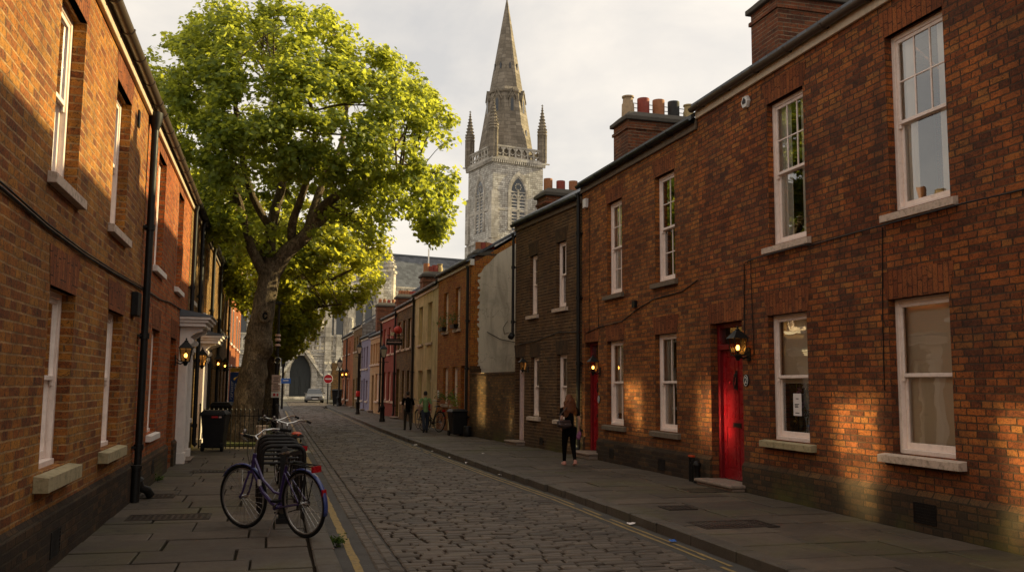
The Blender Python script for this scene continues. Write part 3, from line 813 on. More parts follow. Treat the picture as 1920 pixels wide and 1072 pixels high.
def lintel(root, u0, u1, z1, h=0.34, mat='soldier', splay=0.09):
    m = MB(); m.rotflag = True
    m.prism([(u0-.02,z1),(u1+.02,z1),(u1+splay+.02,z1+h),(u0-splay-.02,z1+h)], 'y', -.004, .06)
    return m.build('lintel', BR[mat], root)

def downpipe(root, x, z0, z1, mat='gutterblack', r=0.042, hopper=False, shoe=True, y=-0.085):
    m = MB()
    m.tube([(x,y,z0+.1),(x,y,z1-.25),(x,y,z1-.12),(x,y-.03,z1+.02)], r, 10)
    z = z0+.5
    while z < z1-.3:
        m.lathe([(r*1.02,-.04),(r*1.35,-.04),(r*1.35,.04),(r*1.02,.04)], (x,y,z), 10)
        m.box(x-r*1.9, x+r*1.9, y+.03, .0, z-.015, z+.015)
        z += 1.55
    if hopper: m.lathe([(r,-.16),(r*1.9,.0),(r*2.0,.10),(r*1.6,.10)], (x,y,z1-.1), 10)
    if shoe: m.tube([(x,y,z0+.14),(x,y,z0+.08),(x,y-.06,z0+.03)], r*1.05, 8)
    return m.build('downpipe', M[mat], root)

def gutter(root, L, H, mat='gutter', fascia='cream', x0=0.0):
    m = MB(); n = 8
    y0, r, z = -.125, .068, H+.135
    prof = [(y0+r*cos(pi+pi*i/n), z+r*sin(pi+pi*i/n)) for i in range(n+1)]
    inner = [(y0+(r-.008)*cos(pi+pi*i/n), z+(r-.008)*sin(pi+pi*i/n)) for i in range(n, -1, -1)]
    poly = prof+inner
    vs = [(x0,a,b) for a,b in poly]+[(L,a,b) for a,b in poly]; k = len(poly)
    m.add(vs, [(i,i+k,(i+1) % k+k,(i+1) % k) for i in range(k)], True)
    x = x0+.35
    while x < L-.1:
        rr = r+.012
        pr = [(y0+rr*cos(pi+pi*i/n), z+rr*sin(pi+pi*i/n)) for i in range(n+1)]+[(y0+r*cos(pi+pi*i/n), z+r*sin(pi+pi*i/n)) for i in range(n,-1,-1)]
        vs = [(x-.02,a,b) for a,b in pr]+[(x+.02,a,b) for a,b in pr]; k2 = len(pr)
        m.add(vs, [tuple(range(k2)), tuple(range(2*k2-1,k2-1,-1))]+[(i,i+k2,(i+1) % k2+k2,(i+1) % k2) for i in range(k2)])
        m.box(x-.02, x+.02, y0+r, -.03, z-.06, z-.02)
        x += .92
    m.build('gutter', M[mat], root)
    f = MB(); f.box(x0+.002, L-.002, -.05, -.0005, H-.04, H+.14); f.build('fascia', M[fascia], root, bevel=.006)

def chimney(root, x0, x1, y0, y1, z0, z1, pots, brick='chim', aerial=False):
    m = MB(); m.box(x0, x1, y0, y1, z0, z1)
    m.box(x0-.035, x1+.035, y0-.035, y1+.035, z1-.22, z1-.15)
    c = m.build('chimney', BR[brick], root)
    k = MB(); k.box(x0-.08, x1+.08, y0-.08, y1+.08, z1+.0005, z1+.10)
    k.hexa([(x0-.06,y0-.06,z1+.1005),(x1+.06,y0-.06,z1+.1005),(x1+.06,y1+.06,z1+.1005),(x0-.06,y1+.06,z1+.1005),(x0+.1,y0+.1,z1+.25),(x1-.1,y0+.1,z1+.25),(x1-.1,y1-.1,z1+.25),(x0+.1,y1-.1,z1+.25)])
    k.build('chimney_cap', M['capstone'], c, bevel=.012)
    n = len(pots)
    for i, (kind, hh, rr) in enumerate(pots):
        py_ = y0+.2+(y1-y0-.4)*(i/(n-1) if n > 1 else .5)
        p = MB(); cx = (x0+x1)/2
        if kind == 'pot_buff' or kind == 'pot_yellow':
            prof = [(rr*1.05,0),(rr*1.0,hh*.6),(rr*.86,hh*.66),(rr*.80,hh*.9),(rr*.98,hh*.93),(rr*.98,hh),(rr*.7,hh),(rr*.66,hh*.7)]
        else:
            prof = [(rr*1.0,0),(rr*1.0,hh*.95),(rr*.97,hh),(rr*.8,hh),(rr*.78,hh*.7)]
        p.lathe(prof, (cx,py_,z1+.20), 14); p.build('chimney_pot', M[kind], c)
    if aerial and n > 1:
        w = MB()
        for q in (.30,.42):
            w.tube([((x0+x1)/2-.14, y0+.2, z1+.2+q),((x0+x1)/2-.14, y1-.2, z1+.2+q*.92)], .010, 5)
        w.build('pot_cage_wire', M['iron'], c)
    return c

def house(name, label, frame, H, brick, wins, doors=(), D=7.0, ridge=(3.6,2.3), roof='slate', group=None, lint='soldier', sill='sill', fascia='cream', gut='gutter', plinth=None, plinth_h=0.46, render=None, wy=0.10, lower_lint=True, openings=(), x0=0.0, verge=0.0, glass='glass'):
    loc, rot, L = frame
    root = thing(name, label, 'house', loc, rot, group)
    ops = [(w[0],w[1],w[2],w[3],0.2) for w in wins]+[(d[0],d[1],d[2],d[3],0.3) for d in doors]+[(o[0],o[1],o[2],o[3],o[4]) for o in openings]
    m = MB()
    us = sorted({0.0, L} | {o[0] for o in ops} | {o[1] for o in ops}); zs = sorted({-.1, H} | {o[2] for o in ops} | {o[3] for o in ops})
    for a, b in zip(us, us[1:]):
        for c, d in zip(zs, zs[1:]):
            mu, mz = (a+b)/2, (c+d)/2
            if not any(o[0] < mu < o[1] and o[2] < mz < o[3] for o in ops):
                m.poly([(a,0,c),(b,0,c),(b,0,d),(a,0,d)])
    for (a,b,c,d,dep) in ops:
        m.poly([(a,0,c),(a,dep,c),(a,dep,d),(a,0,d)]); m.poly([(b,0,c),(b,0,d),(b,dep,d),(b,dep,c)])
        m.poly([(a,0,d),(a,dep,d),(b,dep,d),(b,0,d)]); m.poly([(a,0,c),(b,0,c),(b,dep,c),(a,dep,c)])
    ry, rh = ridge
    for x in (0.0, L):
        side = [(x,0,-.1),(x,D,-.1),(x,D,H),(x,ry,H+rh),(x,0,H)]
        m.poly(side if x == L else side[::-1])
    m.poly([(0,D,-.1),(0,D,H),(L,D,H),(L,D,-.1)])
    wall = m.build('wall', render or BR[brick], root)
    r = MB(); t = .09
    s1 = rh/ry; s2 = rh/(D-ry)
    ya = -.13
    r.prism([(ya,H+.13+s1*ya*.0),(ya,H+.13+t),(ry,H+rh+t+.05),(ry,H+rh+.012)], 'x', -verge, L+verge)
    r.prism([(ry+.001,H+rh+.012),(ry+.001,H+rh+t+.05),(D+.15,H+.10+t),(D+.15,H+.10)], 'x', -verge, L+verge)
    for i in range(int(L/.35)):
        r.tube([(.02+i*.35, ry, H+rh+t+.055),(.02+i*.35+.34, ry, H+rh+t+.055)], .085, 6, smooth=False)
    r.build('roof', M[roof], root)
    gutter(root, L, H, gut, fascia)
    for w in wins:
        u0,u1,z0,z1 = w[:4]; o = dict(w[4]) if len(w) > 4 else {}
        lt = o.pop('lintel', lint)
        o.setdefault('sill', sill); o.setdefault('y0', wy); o.setdefault('glass', glass)
        sash(root, u0, u1, z0, z1, **o)
        if lt: lintel(root, u0, u1, z1, mat=lt, h=min(.34, H-.06-z1))
    for d in doors:
        u0,u1,z0,z1 = d[:4]; o = dict(d[4]) if len(d) > 4 else {}
        lt = o.pop('lintel', lint)
        door(root, u0, u1, z0, z1, **o)
        if lt: lintel(root, u0, u1, z1, mat=lt)
    if plinth:
        gaps = sorted([(d[0]-.0, d[1]+.0) for d in doors]+[(o[0],o[1]) for o in openings if o[2] < .3]); x = 0.0
        spans = []
        for a, b in gaps: spans.append((x,a)); x = b
        spans.append((x, L))
        for a, b in spans:
            if b-a < .05: continue
            p = MB()
            pr = [(0,0),(-.045,0),(-.045,plinth_h-.06),(-.002,plinth_h),(0,plinth_h)]
            pr = [(yy,zz) for yy,zz in pr]; pr[0] = (0,-.05); pr[1] = (-.045,-.05)
            k = len(pr)
            vs = [(a,yy,zz) for yy,zz in pr]+[(b,yy,zz) for yy,zz in pr]
            p.add(vs, [(1,0+0,4,3,2) if False else (0,1,2,3,4), (k+4,k+3,k+2,k+1,k+0), (1,k+1,k+2,2), (2,k+2,k+3,3)])
            p.build('plinth', BR[plinth], root)
    return root

def air_brick(root, x, z, w=.22, h=.15, mat='iron'):
    m = MB(); m.box(x-w/2-.015, x+w/2+.015, -.052, -.0455, z-h/2-.015, z-h/2); m.box(x-w/2-.015, x+w/2+.015, -.052, -.0455, z+h/2, z+h/2+.015)
    m.box(x-w/2-.015, x-w/2, -.052, -.0455, z-h/2, z+h/2); m.box(x+w/2, x+w/2+.015, -.052, -.0455, z-h/2, z+h/2)
    m.box(x-w/2, x+w/2, -.0475, -.0458, z-h/2, z+h/2)
    for i in range(6):
        zz = z-h/2+h*(i+.5)/6; m.box(x-w/2, x+w/2, -.051, -.0476, zz-.006, zz+.006)
    return m.build('air_vent', M[mat], root)

def cable(root, pts, r=.009, sag=.0):
    m = MB(); m.tube(pts, r, 6); return m.build('cable', M['iron'], root)
# ------------------------------------------------------------------ right-hand row
GR = 'terraced houses on the right of the street'
GL = 'terraced houses on the left of the street'
B33 = ((3,2),(1,1)); B22 = ((2,2),(2,2)); B21 = ((2,1),(2,1)); B11 = ((1,1),(1,1)); B12 = ((1,2),(1,2))

fr = rframe((7.34,-8.0),(7.21,14.5))
r1 = house('terraced_house', 'large red-brown brick house nearest on the right with a glossy red door', fr, 6.43, 'r1',
    [(5.10,6.11,3.76,5.97,dict(bars=B33,cur='drapes',paint='white')), (2.32,3.30,3.75,5.95,dict(bars=B33,cur='drapes')),
     (4.99,6.02,.86,2.70,dict(bars=B11,cur='blind',sillw=.16,silld=.11)), (2.22,3.25,.86,2.70,dict(bars=B11,cur='blind_half',sill='mosssill',sillw=.16,silld=.10)),
     (9.6,10.6,3.76,5.97,dict(bars=B33,cur='net')), (9.6,10.6,.86,2.70,dict(bars=B11,cur='blind'))],
    [(.36,1.44,.10,2.69,dict(paint='reddoor',frame='redframe',fan=.30))], ridge=(4.2,2.15), group=GR, plinth='plinth2', plinth_h=.46, gut='gutter', fascia='cream')
chimney(r1, .02, .92, 1.1, 3.4, 6.3, 8.45, [('pot_buff',.45,.13),('pot_terracotta',.45,.13),('pot_red',.45,.13),('pot_terracotta',.45,.13)])
ld = MB()   # stepped lead flashing where the stack meets the slates
for i in range(9):
    yy = 1.08+.25*i; zz = 6.43+.14+yy*2.15/4.2+.09
    ld.box(.922, .935, yy, yy+.27, zz-.02, zz+.17)
ld.build('lead_flashing', M['lead'], r1)
air_brick(r1, 5.55, .22, .34, .20); 
cable(r1, [(fr[2]-9,-.02,3.63),(7.0,-.018,3.62),(6.4,-.10,3.615),(4.9,-.10,3.60),(4.5,-.018,3.62),(3.45,-.02,3.60),(3.4,-.09,3.61),(2.2,-.09,3.6),(1.75,-.018,3.61),(1.58,-.018,3.58),(1.56,-.018,2.95),(1.54,-.018,2.2),(1.62,-.02,2.1)])
cable(r1, [(1.78,-.018,3.6),(1.80,-.018,2.9),(1.83,-.018,2.12),(1.66,-.03,2.08)], .007)
cable(r1, [(4.95,-.012,3.6),(4.9,-.012,2.6),(4.88,-.012,1.6)], .007)
ab = MB(); ab.lathe([(.11,0),(.115,.02),(.10,.055),(.0,.06)], (0,0,0), 6); 
o = ab.build('alarm_box', M['signwhite'], r1); o.location = (2.93+1.2, -.004, 6.18); o.rotation_euler = (pi/2, 0, 0); o.location.x = 4.05
o.location = (1.75-.0, -.004, 6.17)
lg = MB(); lg.prism([(-.05,-.03),(.05,-.03),(.05,.02),(0,.07),(-.05,.02)], 'y', -.003, .003); lg.prism([(-.015,-.03),(.015,-.03),(.015,.0),(-.015,.0)], 'y', -.005, -.003)
q = lg.build('house_emblem', M['ink'], o); q.rotation_euler = (-pi/2,0,0); q.location = (0,0.0,.062)

fr = rframe((7.21,14.502),(7.05,20.35))
r2 = house('terraced_house', 'orange-brown brick house with small-paned sashes and a narrow red door', fr, 6.25, 'r2',
    [(4.05,4.90,3.63,5.71,dict(bars=B22,cur='none',sill='darksill')), (1.57,2.40,3.62,5.66,dict(bars=B22,cur='net',sill='darksill')),
     (4.0,4.92,.79,2.62,dict(bars=B21,cur='drapes',sill='darksill',sillw=.15)), (1.55,2.45,.80,2.60,dict(bars=B21,cur='blind_low',sill='darksill',sillw=.15))],
    [(.20,1.02,.14,2.63,dict(paint='reddoor',frame='redframe',fan=.42,knob='steel'))], ridge=(4.3,2.95), group=GR, plinth='plinth', plinth_h=.46, gut='gutterblack', fascia='darksill')
chimney(r2, -.42, .46, 1.0, 3.05, 6.2, 8.02, [('pot_buff',.52,.155),('pot_red',.50,.155),('pot_terracotta',.50,.155),('pot_black',.50,.15),('pot_yellow',.46,.135)], aerial=True)
air_brick(r2, 1.9, .2, .2, .16); air_brick(r2, 4.35, .17, .26, .17, 'iron')
downpipe(r2, -.03, .1, 6.2, 'gutterblack', .05)
cable(r2, [(5.8,-.015,3.5),(5.2,-.015,3.35),(4.0,-.015,3.32),(3.2,-.015,3.18),(2.4,-.015,2.98),(1.2,-.015,2.95),(.3,-.015,2.85)])
cable(r2, [(1.05,-.015,3.6),(1.08,-.015,2.95)], .007); cable(r2, [(.55,-.015,6.1),(.52,-.015,4.2),(.5,-.015,2.85)], .006)
bx = MB(); bx.box(3.05,3.19,-.07,-.001,3.22,3.36); bx.build('junction_box', M['iron'], r2)
bx = MB(); bx.box(.26,.44,-.09,-.001,5.80,6.02); bx.build('alarm_box', M['signwhite'], r2, bevel=.012)

fr = rframe((7.05,20.352),(6.58,24.75))
r3 = house('terraced_house', 'dark brown brick house with a pale pink boarded door', fr, 6.02, 'r3',
    [(2.88,3.50,3.58,5.24,dict(bars=B21,cur='none')), (1.08,1.62,3.52,5.13,dict(bars=B12,cur='net')),
     (2.94,3.56,.80,2.40,dict(bars=B11,cur='net')), (1.20,1.78,.82,2.38,dict(bars=B11,cur='net'))],
    [(.06,.72,.12,2.40,dict(paint='pinkdoor',frame='pinkdoor',fan=.28,plain_boards=True,letter=False,knocker=False))], ridge=(4.0,2.4), group=GR, lint='soldier_dark', sill='sill', gut='gutterblack', fascia='darksill')
m = MB(); m.box(-3.4, -1.5, 3.2, 9.0, 0, 7.6); m.build('added_sun_block', BR['r3'], r3)  # unseen block added behind the gap to keep low sun off the trunk
chimney(r3, .05, .75, .62, 2.6, 6.0, 6.95, [('pot_terracotta',.36,.13),('pot_red',.33,.13),('pot_terracotta',.36,.13),('pot_buff',.33,.13),('pot_terracotta',.34,.13)], 'chim')
air_brick(r3, 2.05, .2, .18, .14)
downpipe(r3, .02, 2.9, 5.9, 'gutterblack', .04, shoe=False)
cable(r3, [(4.4,-.015,2.9),(3.0,-.015,2.95),(1.6,-.015,2.8),(.3,-.015,2.75)])
sl = MB(); sl.lathe([(.05,0),(.09,.02),(.11,.10),(.08,.16),(.02,.17)], (0,0,0), 10); o = sl.build('security_lamp', M['blacktin'], r3, loc=(.22,-.12,2.95)); o.rotation_euler = (R(60),0,R(-20))

# brick yard wall in the gap
A, B = V((6.585,24.77)), V((6.165,28.84)); d = A-B; Lw = d.length
yw = thing('yard_wall', 'mossy old brick yard wall below the grey rendered gable', 'wall', (B.x,B.y,0), atan2(d.y,d.x))
m = MB(); m.box(0.002, Lw-.002, .0, .3, -.1, 1.93); m.build('brickwork', BR['wall'], yw)
m = MB(); m.box(0.004, Lw-.004, -.02, .32, 1.931, 2.01); m.build('coping', BR['plinth2'], yw, bevel=.01)

P = [(6.166,28.87),(5.976,33.86),(5.901,39.17),(5.826,44.57),(5.717,49.7),(5.605,54.78),(5.502,59.44),(5.438,64.74),(5.341,73.54)]
def rf(i): return rframe((P[i-4][0], P[i-4][1]+.002), P[i-3])
r4 = house('terraced_house', 'bright orange brick house with flower boxes on its upstairs sills and a grey rendered gable', rf(4), 5.55, 'r4',
    [(1.00,1.70,3.55,4.96,dict(bars=B11,cur='blind')), (2.83,3.52,3.55,4.97,dict(bars=B11,cur='blind')), (1.07,1.83,.95,2.24,dict(bars=B11)), (2.52,3.28,.95,2.24,dict(bars=B11))],
    [(3.78,4.55,.10,2.26,dict(paint='creamdoor',frame='white',fan=.3,letter=False,knocker=False))], ridge=(3.6,2.3), group=GR, gut='gutterblack', lint=None)
m = MB()    # render coat on the gable (its lower edge stops at the yard wall) leaving a toothed brick margin by the street
edge = [(.24,2.03)]
z = 2.03; k = 0; rr4 = random.Random(4)
while z < 5.2:
    o_ = .24 + (.055 if k % 2 else 0) + rr4.uniform(-.025,.03); edge += [(o_, z+.004), (o_+rr4.uniform(-.012,.012), z+.078)]; z += .08*rr4.choice((1,1,2)); k += 1
edge += [(.34,5.30),(.45,5.50),(.60,5.62),(.9,5.95),(1.6,6.38),(2.4,6.90),(3.6,7.60),(6.9,5.5),(6.9,2.03)]
Lr4 = rf(4)[2]
m.prism(edge, 'x', Lr4+.001, Lr4+.022); m.build('render_coat', M['greyrender'], r4)
m = MB(); m.box(Lr4+.001, Lr4+.09, .0, .36, 2.03, 2.16); m.box(Lr4+.001, Lr4+.06, .0, .33, 2.161, 2.24); m.build('corbel', BR['plinth2'], r4)
cable(r4, [(Lr4+.05,.55,3.35),(Lr4+.06,1.0,3.12),(Lr4+.06,1.8,2.98),(Lr4+.05,2.6,2.93)], .012)
cable(r4, [(Lr4+.05,1.25,3.72),(Lr4+.03,1.1,3.5),(Lr4+.03,1.15,3.3),(Lr4+.03,1.3,3.35)], .008)
chimney(r4, Lr4-.75, Lr4-.08, .14, 1.0, 5.4, 5.86, [('pot_terracotta',.30,.10),('pot_red',.30,.10),('pot_terracotta',.30,.10),('pot_red',.28,.10)])
downpipe(r4, Lr4-.10, .1, 5.5, 'gutterblack', .05)
bx = MB(); bx.box(Lr4+.02, Lr4+.10, -.05, .08, 5.52, 5.72); bx.build('eaves_end_box', M['signwhite'], r4)
bx = MB(); bx.box(.20,.42,-.02,-.001,1.12,1.42); bx.box(.25,.37,-.024,-.02,1.2,1.34); bx.build('wall_plaque', M['signwhite'], r4)

r5 = house('terraced_house', 'stained cream rendered house between the orange brick and the olive brick house', rf(5), 5.33, None,
    [(1.0,2.0,3.3,4.86,dict(bars=B11,cur='blind')), (3.1,4.1,3.3,4.88,dict(bars=B11,cur='blind')), (1.1,2.2,.82,2.2,dict(bars=B11,cur='blind'))],
    [(3.1,4.1,.10,2.22,dict(paint='creamdoor',frame='creamdoor',fan=.35,letter=False,knocker=False))], ridge=(3.6,2.3), group=GR, gut='gutterblack', render=M['creamrender'], lint=None, wy=.16)
chimney(r5, -.35, .4, .25, 1.25, 5.5, 6.28, [('pot_terracotta',.42,.13),('pot_red',.30,.13),('pot_red',.36,.14),('pot_yellow',.42,.13)])
downpipe(r5, .02, .1, 5.3, 'gutterblack', .05)
r6 = house('terraced_house', 'olive stock brick house carrying the hanging black shop board', rf(6), 5.15, 'r6',
    [(.45,1.25,3.28,4.6,dict(bars=B11,cur='blind')), (2.0,2.8,3.28,4.6,dict(bars=B11,cur='blind')), (3.5,4.3,3.28,4.6,dict(bars=B11,cur='blind')), (2.0,2.75,.83,2.26,dict(bars=B11,cur='blind')), (3.5,4.2,.83,2.26,dict(bars=B11,cur='blind'))],
    [(.15,1.25,.08,2.36,dict(paint='creamdoor',frame='creamdoor',fan=.3,letter=False,knocker=False))], ridge=(3.6,2.0), group=GR, gut='gutterblack', lint=None)
downpipe(r6, .02, .1, 5.1, 'gutterblack', .05)
r7 = house('terraced_house', 'house of dark red painted brick standing taller than the peach one', rf(7), 4.97, 'r7',
    [(.55,1.4,3.2,4.56,dict(bars=B11,cur='blind')), (2.3,3.15,3.2,4.56,dict(bars=B11,cur='blind')), (3.95,4.65,3.2,4.56,dict(bars=B11,cur='blind')), (.8,1.75,.8,2.25,dict(bars=B11,cur='blind')), (2.4,3.3,.8,2.25,dict(bars=B11,cur='blind')), (3.95,4.7,.8,2.25,dict(bars=B11,cur='blind'))],
    [], ridge=(3.6,2.0), group=GR, gut='gutterblack', lint=None)
chimney(r7, -.3, .4, .7, 2.0, 5.3, 6.3, [('pot_terracotta',.26,.085)]*4+[('pot_red',.24,.085)]*3)
downpipe(r7, .02, .1, 4.9, 'gutterblack', .05)
r8 = house('terraced_house', 'low house of peach painted brick with four narrow upstairs windows', rf(8), 4.28, 'r8',
    [(.2,1.0,2.78,3.95,dict(bars=B11,cur='blind')), (1.35,2.15,2.78,3.95,dict(bars=B11,cur='blind')), (2.45,3.2,2.78,3.95,dict(bars=B11,cur='blind')), (3.5,4.25,2.78,3.95,dict(bars=B11,cur='blind')), (2.6,3.9,.7,2.2,dict(bars=B11,cur='blind'))],
    [(.95,1.85,.12,2.15,dict(paint='darkdoor',frame='darkdoor',fan=.3,letter=False,knocker=False))], ridge=(3.4,1.8), group=GR, gut='gutterblack', lint=None)
chimney(r8, -.3, .4, .3, 1.5, 4.4, 6.25, [('pot_terracotta',.28,.1),('pot_terracotta',.28,.1),('pot_red',.25,.1),('pot_terracotta',.28,.1)])
r9 = house('terraced_house', 'low house of lilac-blue painted brick', rf(9), 4.4, 'r9',
    [(.25,.95,2.6,3.93,dict(bars=B11,cur='blind')), (1.3,2.1,2.6,3.93,dict(bars=B11,cur='blind')), (2.7,3.5,2.6,3.93,dict(bars=B11,cur='blind')), (.3,1.1,.62,1.85,dict(bars=B11,cur='blind')), (2.8,3.7,.62,1.85,dict(bars=B11,cur='blind'))],
    [(1.5,2.3,.08,1.95,dict(paint='darkdoor',frame='white',fan=.25,letter=False,knocker=False))], ridge=(3.4,1.8), group=GR, gut='gutterblack', lint=None)
downpipe(r9, .02, .1, 4.3, 'gutterblack', .05)
r10 = house('terraced_house', 'yellow-brown brick house with a rough flint gable above the lilac house', rf(10), 5.33, 'l3',
    [(.4,1.2,3.86,4.85,dict(bars=B11,cur='blind')), (2.1,2.9,3.86,4.85,dict(bars=B11,cur='blind')), (3.8,4.6,3.86,4.85,dict(bars=B11,cur='blind')), (2.5,3.7,.74,2.04,dict(bars=B11,cur='blind'))],
    [(.3,1.3,.08,1.95,dict(paint='creamdoor',frame='white',fan=.25,letter=False,knocker=False))], ridge=(3.8,2.6), group=GR, gut='gutterblack', lint=None)
Lr = rf(10)[2]
m = MB(); m.prism([(.01,4.0),(.01,5.4),(3.8,7.95),(7.0,5.4),(7.0,4.0)], 'x', Lr+.001, Lr+.03); m.build('flint_gable', M['flint'], r10)
r11 = house('terraced_house', 'dull red brick house at the far end of the right row with two lit lamps', rf(11), 5.1, 'l2',
    [(.5,1.3,3.86,4.75,dict(bars=B11,cur='blind')), (3.2,4.0,3.86,4.75,dict(bars=B11,cur='blind')), (5.6,6.4,3.86,4.75,dict(bars=B11,cur='blind')), (.6,2.0,.5,1.94,dict(bars=B11,cur='blind')), (4.6,5.9,.5,1.94,dict(bars=B11,cur='blind'))],
    [(2.8,3.7,.08,2.0,dict(paint='creamdoor',frame='white',fan=.25,letter=False,knocker=False))], ridge=(3.8,2.6), group=GR, gut='gutterblack', lint=None)
downpipe(r11, 4.4, .1, 5.0, 'gutterblack', .05)

# ------------------------------------------------------------------ left-hand row
Y0 = -8.0
l1 = house('terraced_house', 'worn orange brick house nearest on the left with mossy sills and black plinth', lframe(Y0,13.75), 5.48, 'l1',
    [(16.2,17.22,3.37,5.06,dict(bars=B11,cur='none')), (19.03,20.1,3.42,5.12,dict(bars=B11,cur='none')),
     (16.42,17.46,.86,2.44,dict(bars=B11,cur='none',sill='mosssill',sillw=.16,silld=.12,sillh=.15)), (19.26,20.36,.85,2.46,dict(bars=B11,cur='none',sill='mosssill',sillw=.14,silld=.11,sillh=.14)),
     (12.9,13.95,3.38,5.06,dict(bars=B11,cur='none')), (12.9,13.95,.86,2.44,dict(bars=B11,cur='none'))],
    [], D=7, ridge=(3.6,2.0), group=GL, plinth='plinth', plinth_h=.52, wy=.12, glass='glass_left')
downpipe(l1, 21.72, .22, 5.5, 'gutterblack', .05, hopper=True)
m = MB(); m.tube([(21.50,-.10,-.02),(21.50,-.10,.46)], .06, 12); m.tube([(21.72,-.09,.28),(21.74,-.14,.16),(21.80,-.22,.12),(21.84,-.26,.04)], .06, 10); m.lathe([(.06,0),(.075,.0),(.075,.05),(.06,.05)], (21.50,-.10,.44), 12); m.build('drain_pipe', M['gutterblack'], l1)
cable(l1, [(10,-.02,2.92),(14.8,-.02,2.93),(16.1,-.02,2.88),(17.6,-.025,2.86),(19.2,-.02,2.88),(21.0,-.02,2.92),(21.7,-.03,2.93)], .013)
cable(l1, [(10,-.02,2.96),(14.8,-.02,2.965),(16.1,-.02,2.91),(17.6,-.025,2.89),(19.2,-.02,2.91),(21.0,-.02,2.95),(21.7,-.03,2.96)], .008)
m = MB(); m.box(20.9,21.22,-.09,-.001,2.50,2.82); m.build('meter_box', M['iron'], l1, bevel=.01)
m = MB(); m.box(20.62,20.74,-.02,-.001,5.0,5.22); m.build('wall_vent', M['iron'], l1)
air_brick(l1, 17.0, .2, .34, .2)
chimney(l1, 21.2, 22.1, .55, 1.6, 5.5, 6.65, [('pot_terracotta',.4,.13),('pot_buff',.4,.13)])

l2 = house('terraced_house', 'bright red brick house on the left whose tall white doorway has a bracketed hood', lframe(13.752,21.0), 5.48, 'l2',
    [(1.25,2.28,3.45,5.26,dict(bars=B11,cur='net',sill='white_clean')), (4.45,5.45,3.44,5.28,dict(bars=B11,cur='net',sill='white_clean')), (1.45,2.46,.82,2.47,dict(bars=B11,cur='net',sill='white_clean'))],
    [(6.02,6.92,.06,2.36,dict(paint='darkdoor',frame='white_clean',fan=.3,step=True)), (4.18,5.2,.06,2.46,dict(paint='darkdoor',frame='darkdoor',fan=.3,step=False,y0=.19))], ridge=(3.6,2.0), group=GL, plinth='plinth2', plinth_h=.5, lint='soldier', glass='glass_left')  # second door is a dark sheet standing in for the shaded open passage
def surround(root, u0, u1, zc=2.36, zh=2.80):
    m = MB()
    for a, b in ((u0-.24,u0-.01),(u1+.01,u1+.24)):
        m.box(a-.03, b+.03, -.20, -.001, 0, .22); m.box(a, b, -.16, -.001, .2205, zc-.14)
        m.box(a+.04, b-.04, -.172, -.1605, .35, zc-.25)
        m.box(a-.02, b+.02, -.185, -.001, zc-.1395, zc-.09); m.box(a-.045, b+.045, -.215, -.001, zc-.0895, zc-.0)
        prof = [(-.001,zc+.001),(-.12,zc+.001),(-.19,zc+.08),(-.20,zc+.18),(-.30,zc+.26),(-.42,zc+.30),(-.44,zh-.05),(-.001,zh-.05)]
        m.prism(prof, 'x', a+.03, b-.03)
        for cy_, cz_, rr in ((-.20,zc+.10,.07),(-.38,zc+.34,.055)):
            n = 12; m.prism([(cy_+rr*cos(2*pi*i/n), cz_+rr*sin(2*pi*i/n)) for i in range(n)], 'x', a+.012, b-.012)
    m.box(u0-.36, u1+.36, -.50, -.001, zh-.049, zh+.03); m.box(u0-.40, u1+.40, -.55, -.001, zh+.0305, zh+.09); m.box(u0-.44, u1+.44, -.60, -.001, zh+.0905, zh+.15)
    s = m.build('door_surround', M['white_clean'], root, bevel=.008)
    h = MB(); h.prism([(-.63,zh+.151),(-.63,zh+.175),(-.001,zh+.30),(-.001,zh+.151)], 'x', u0-.46, u1+.46); h.build('hood_lead', M['lead'], s)
    return s
surround(l2, 6.02, 6.92)
downpipe(l2, 7.23, .1, 5.5, 'gutterblack', .045)
cable(l2, [(0,-.02,2.95),(2.0,-.02,2.97),(3.6,-.025,3.05),(4.2,-.02,3.06),(6,-.02,3.1)], .012)
air_brick(l2, 2.0, .28, .2, .18)
chimney(l2, 6.8, 7.7, .55, 1.6, 5.5, 6.6, [('pot_terracotta',.4,.13),('pot_buff',.4,.13)])
l3 = house('terraced_house', 'yellow stock brick house on the left with a white hooded doorway behind the wheelie bin', lframe(21.002,31.4), 5.5, 'l3',
    [(.5,1.4,3.5,5.26,dict(bars=B11,cur='net',sill='white_clean')), (4.6,5.5,3.5,5.28,dict(bars=B11,cur='net',sill='white_clean')), (7.4,8.3,3.5,5.28,dict(bars=B11,cur='net',sill='white_clean')), (.6,1.5,.82,2.4,dict(bars=B11,cur='net',sill='white_clean')), (6.0,6.9,.82,2.4,dict(bars=B11,cur='net',sill='white_clean'))],
    [(3.5,4.4,.06,2.28,dict(paint='darkdoor',frame='white_clean',fan=.3)), (8.4,9.3,.06,2.4,dict(paint='darkdoor',frame='darkdoor',fan=.3))], ridge=(3.6,2.0), group=GL, lint=None, gut='gutterblack', fascia='darksill', glass='glass_left')
surround(l3, 3.5, 4.4, 2.28, 2.66)
downpipe(l3, 2.2, .1, 5.5, 'gutterblack', .05); downpipe(l3, 6.6, .1, 5.5, 'gutterblack', .05)
chimney(l3, 9.9, 10.8, .55, 1.6, 5.5, 6.4, [('pot_terracotta',.4,.13),('pot_buff',.4,.13)])
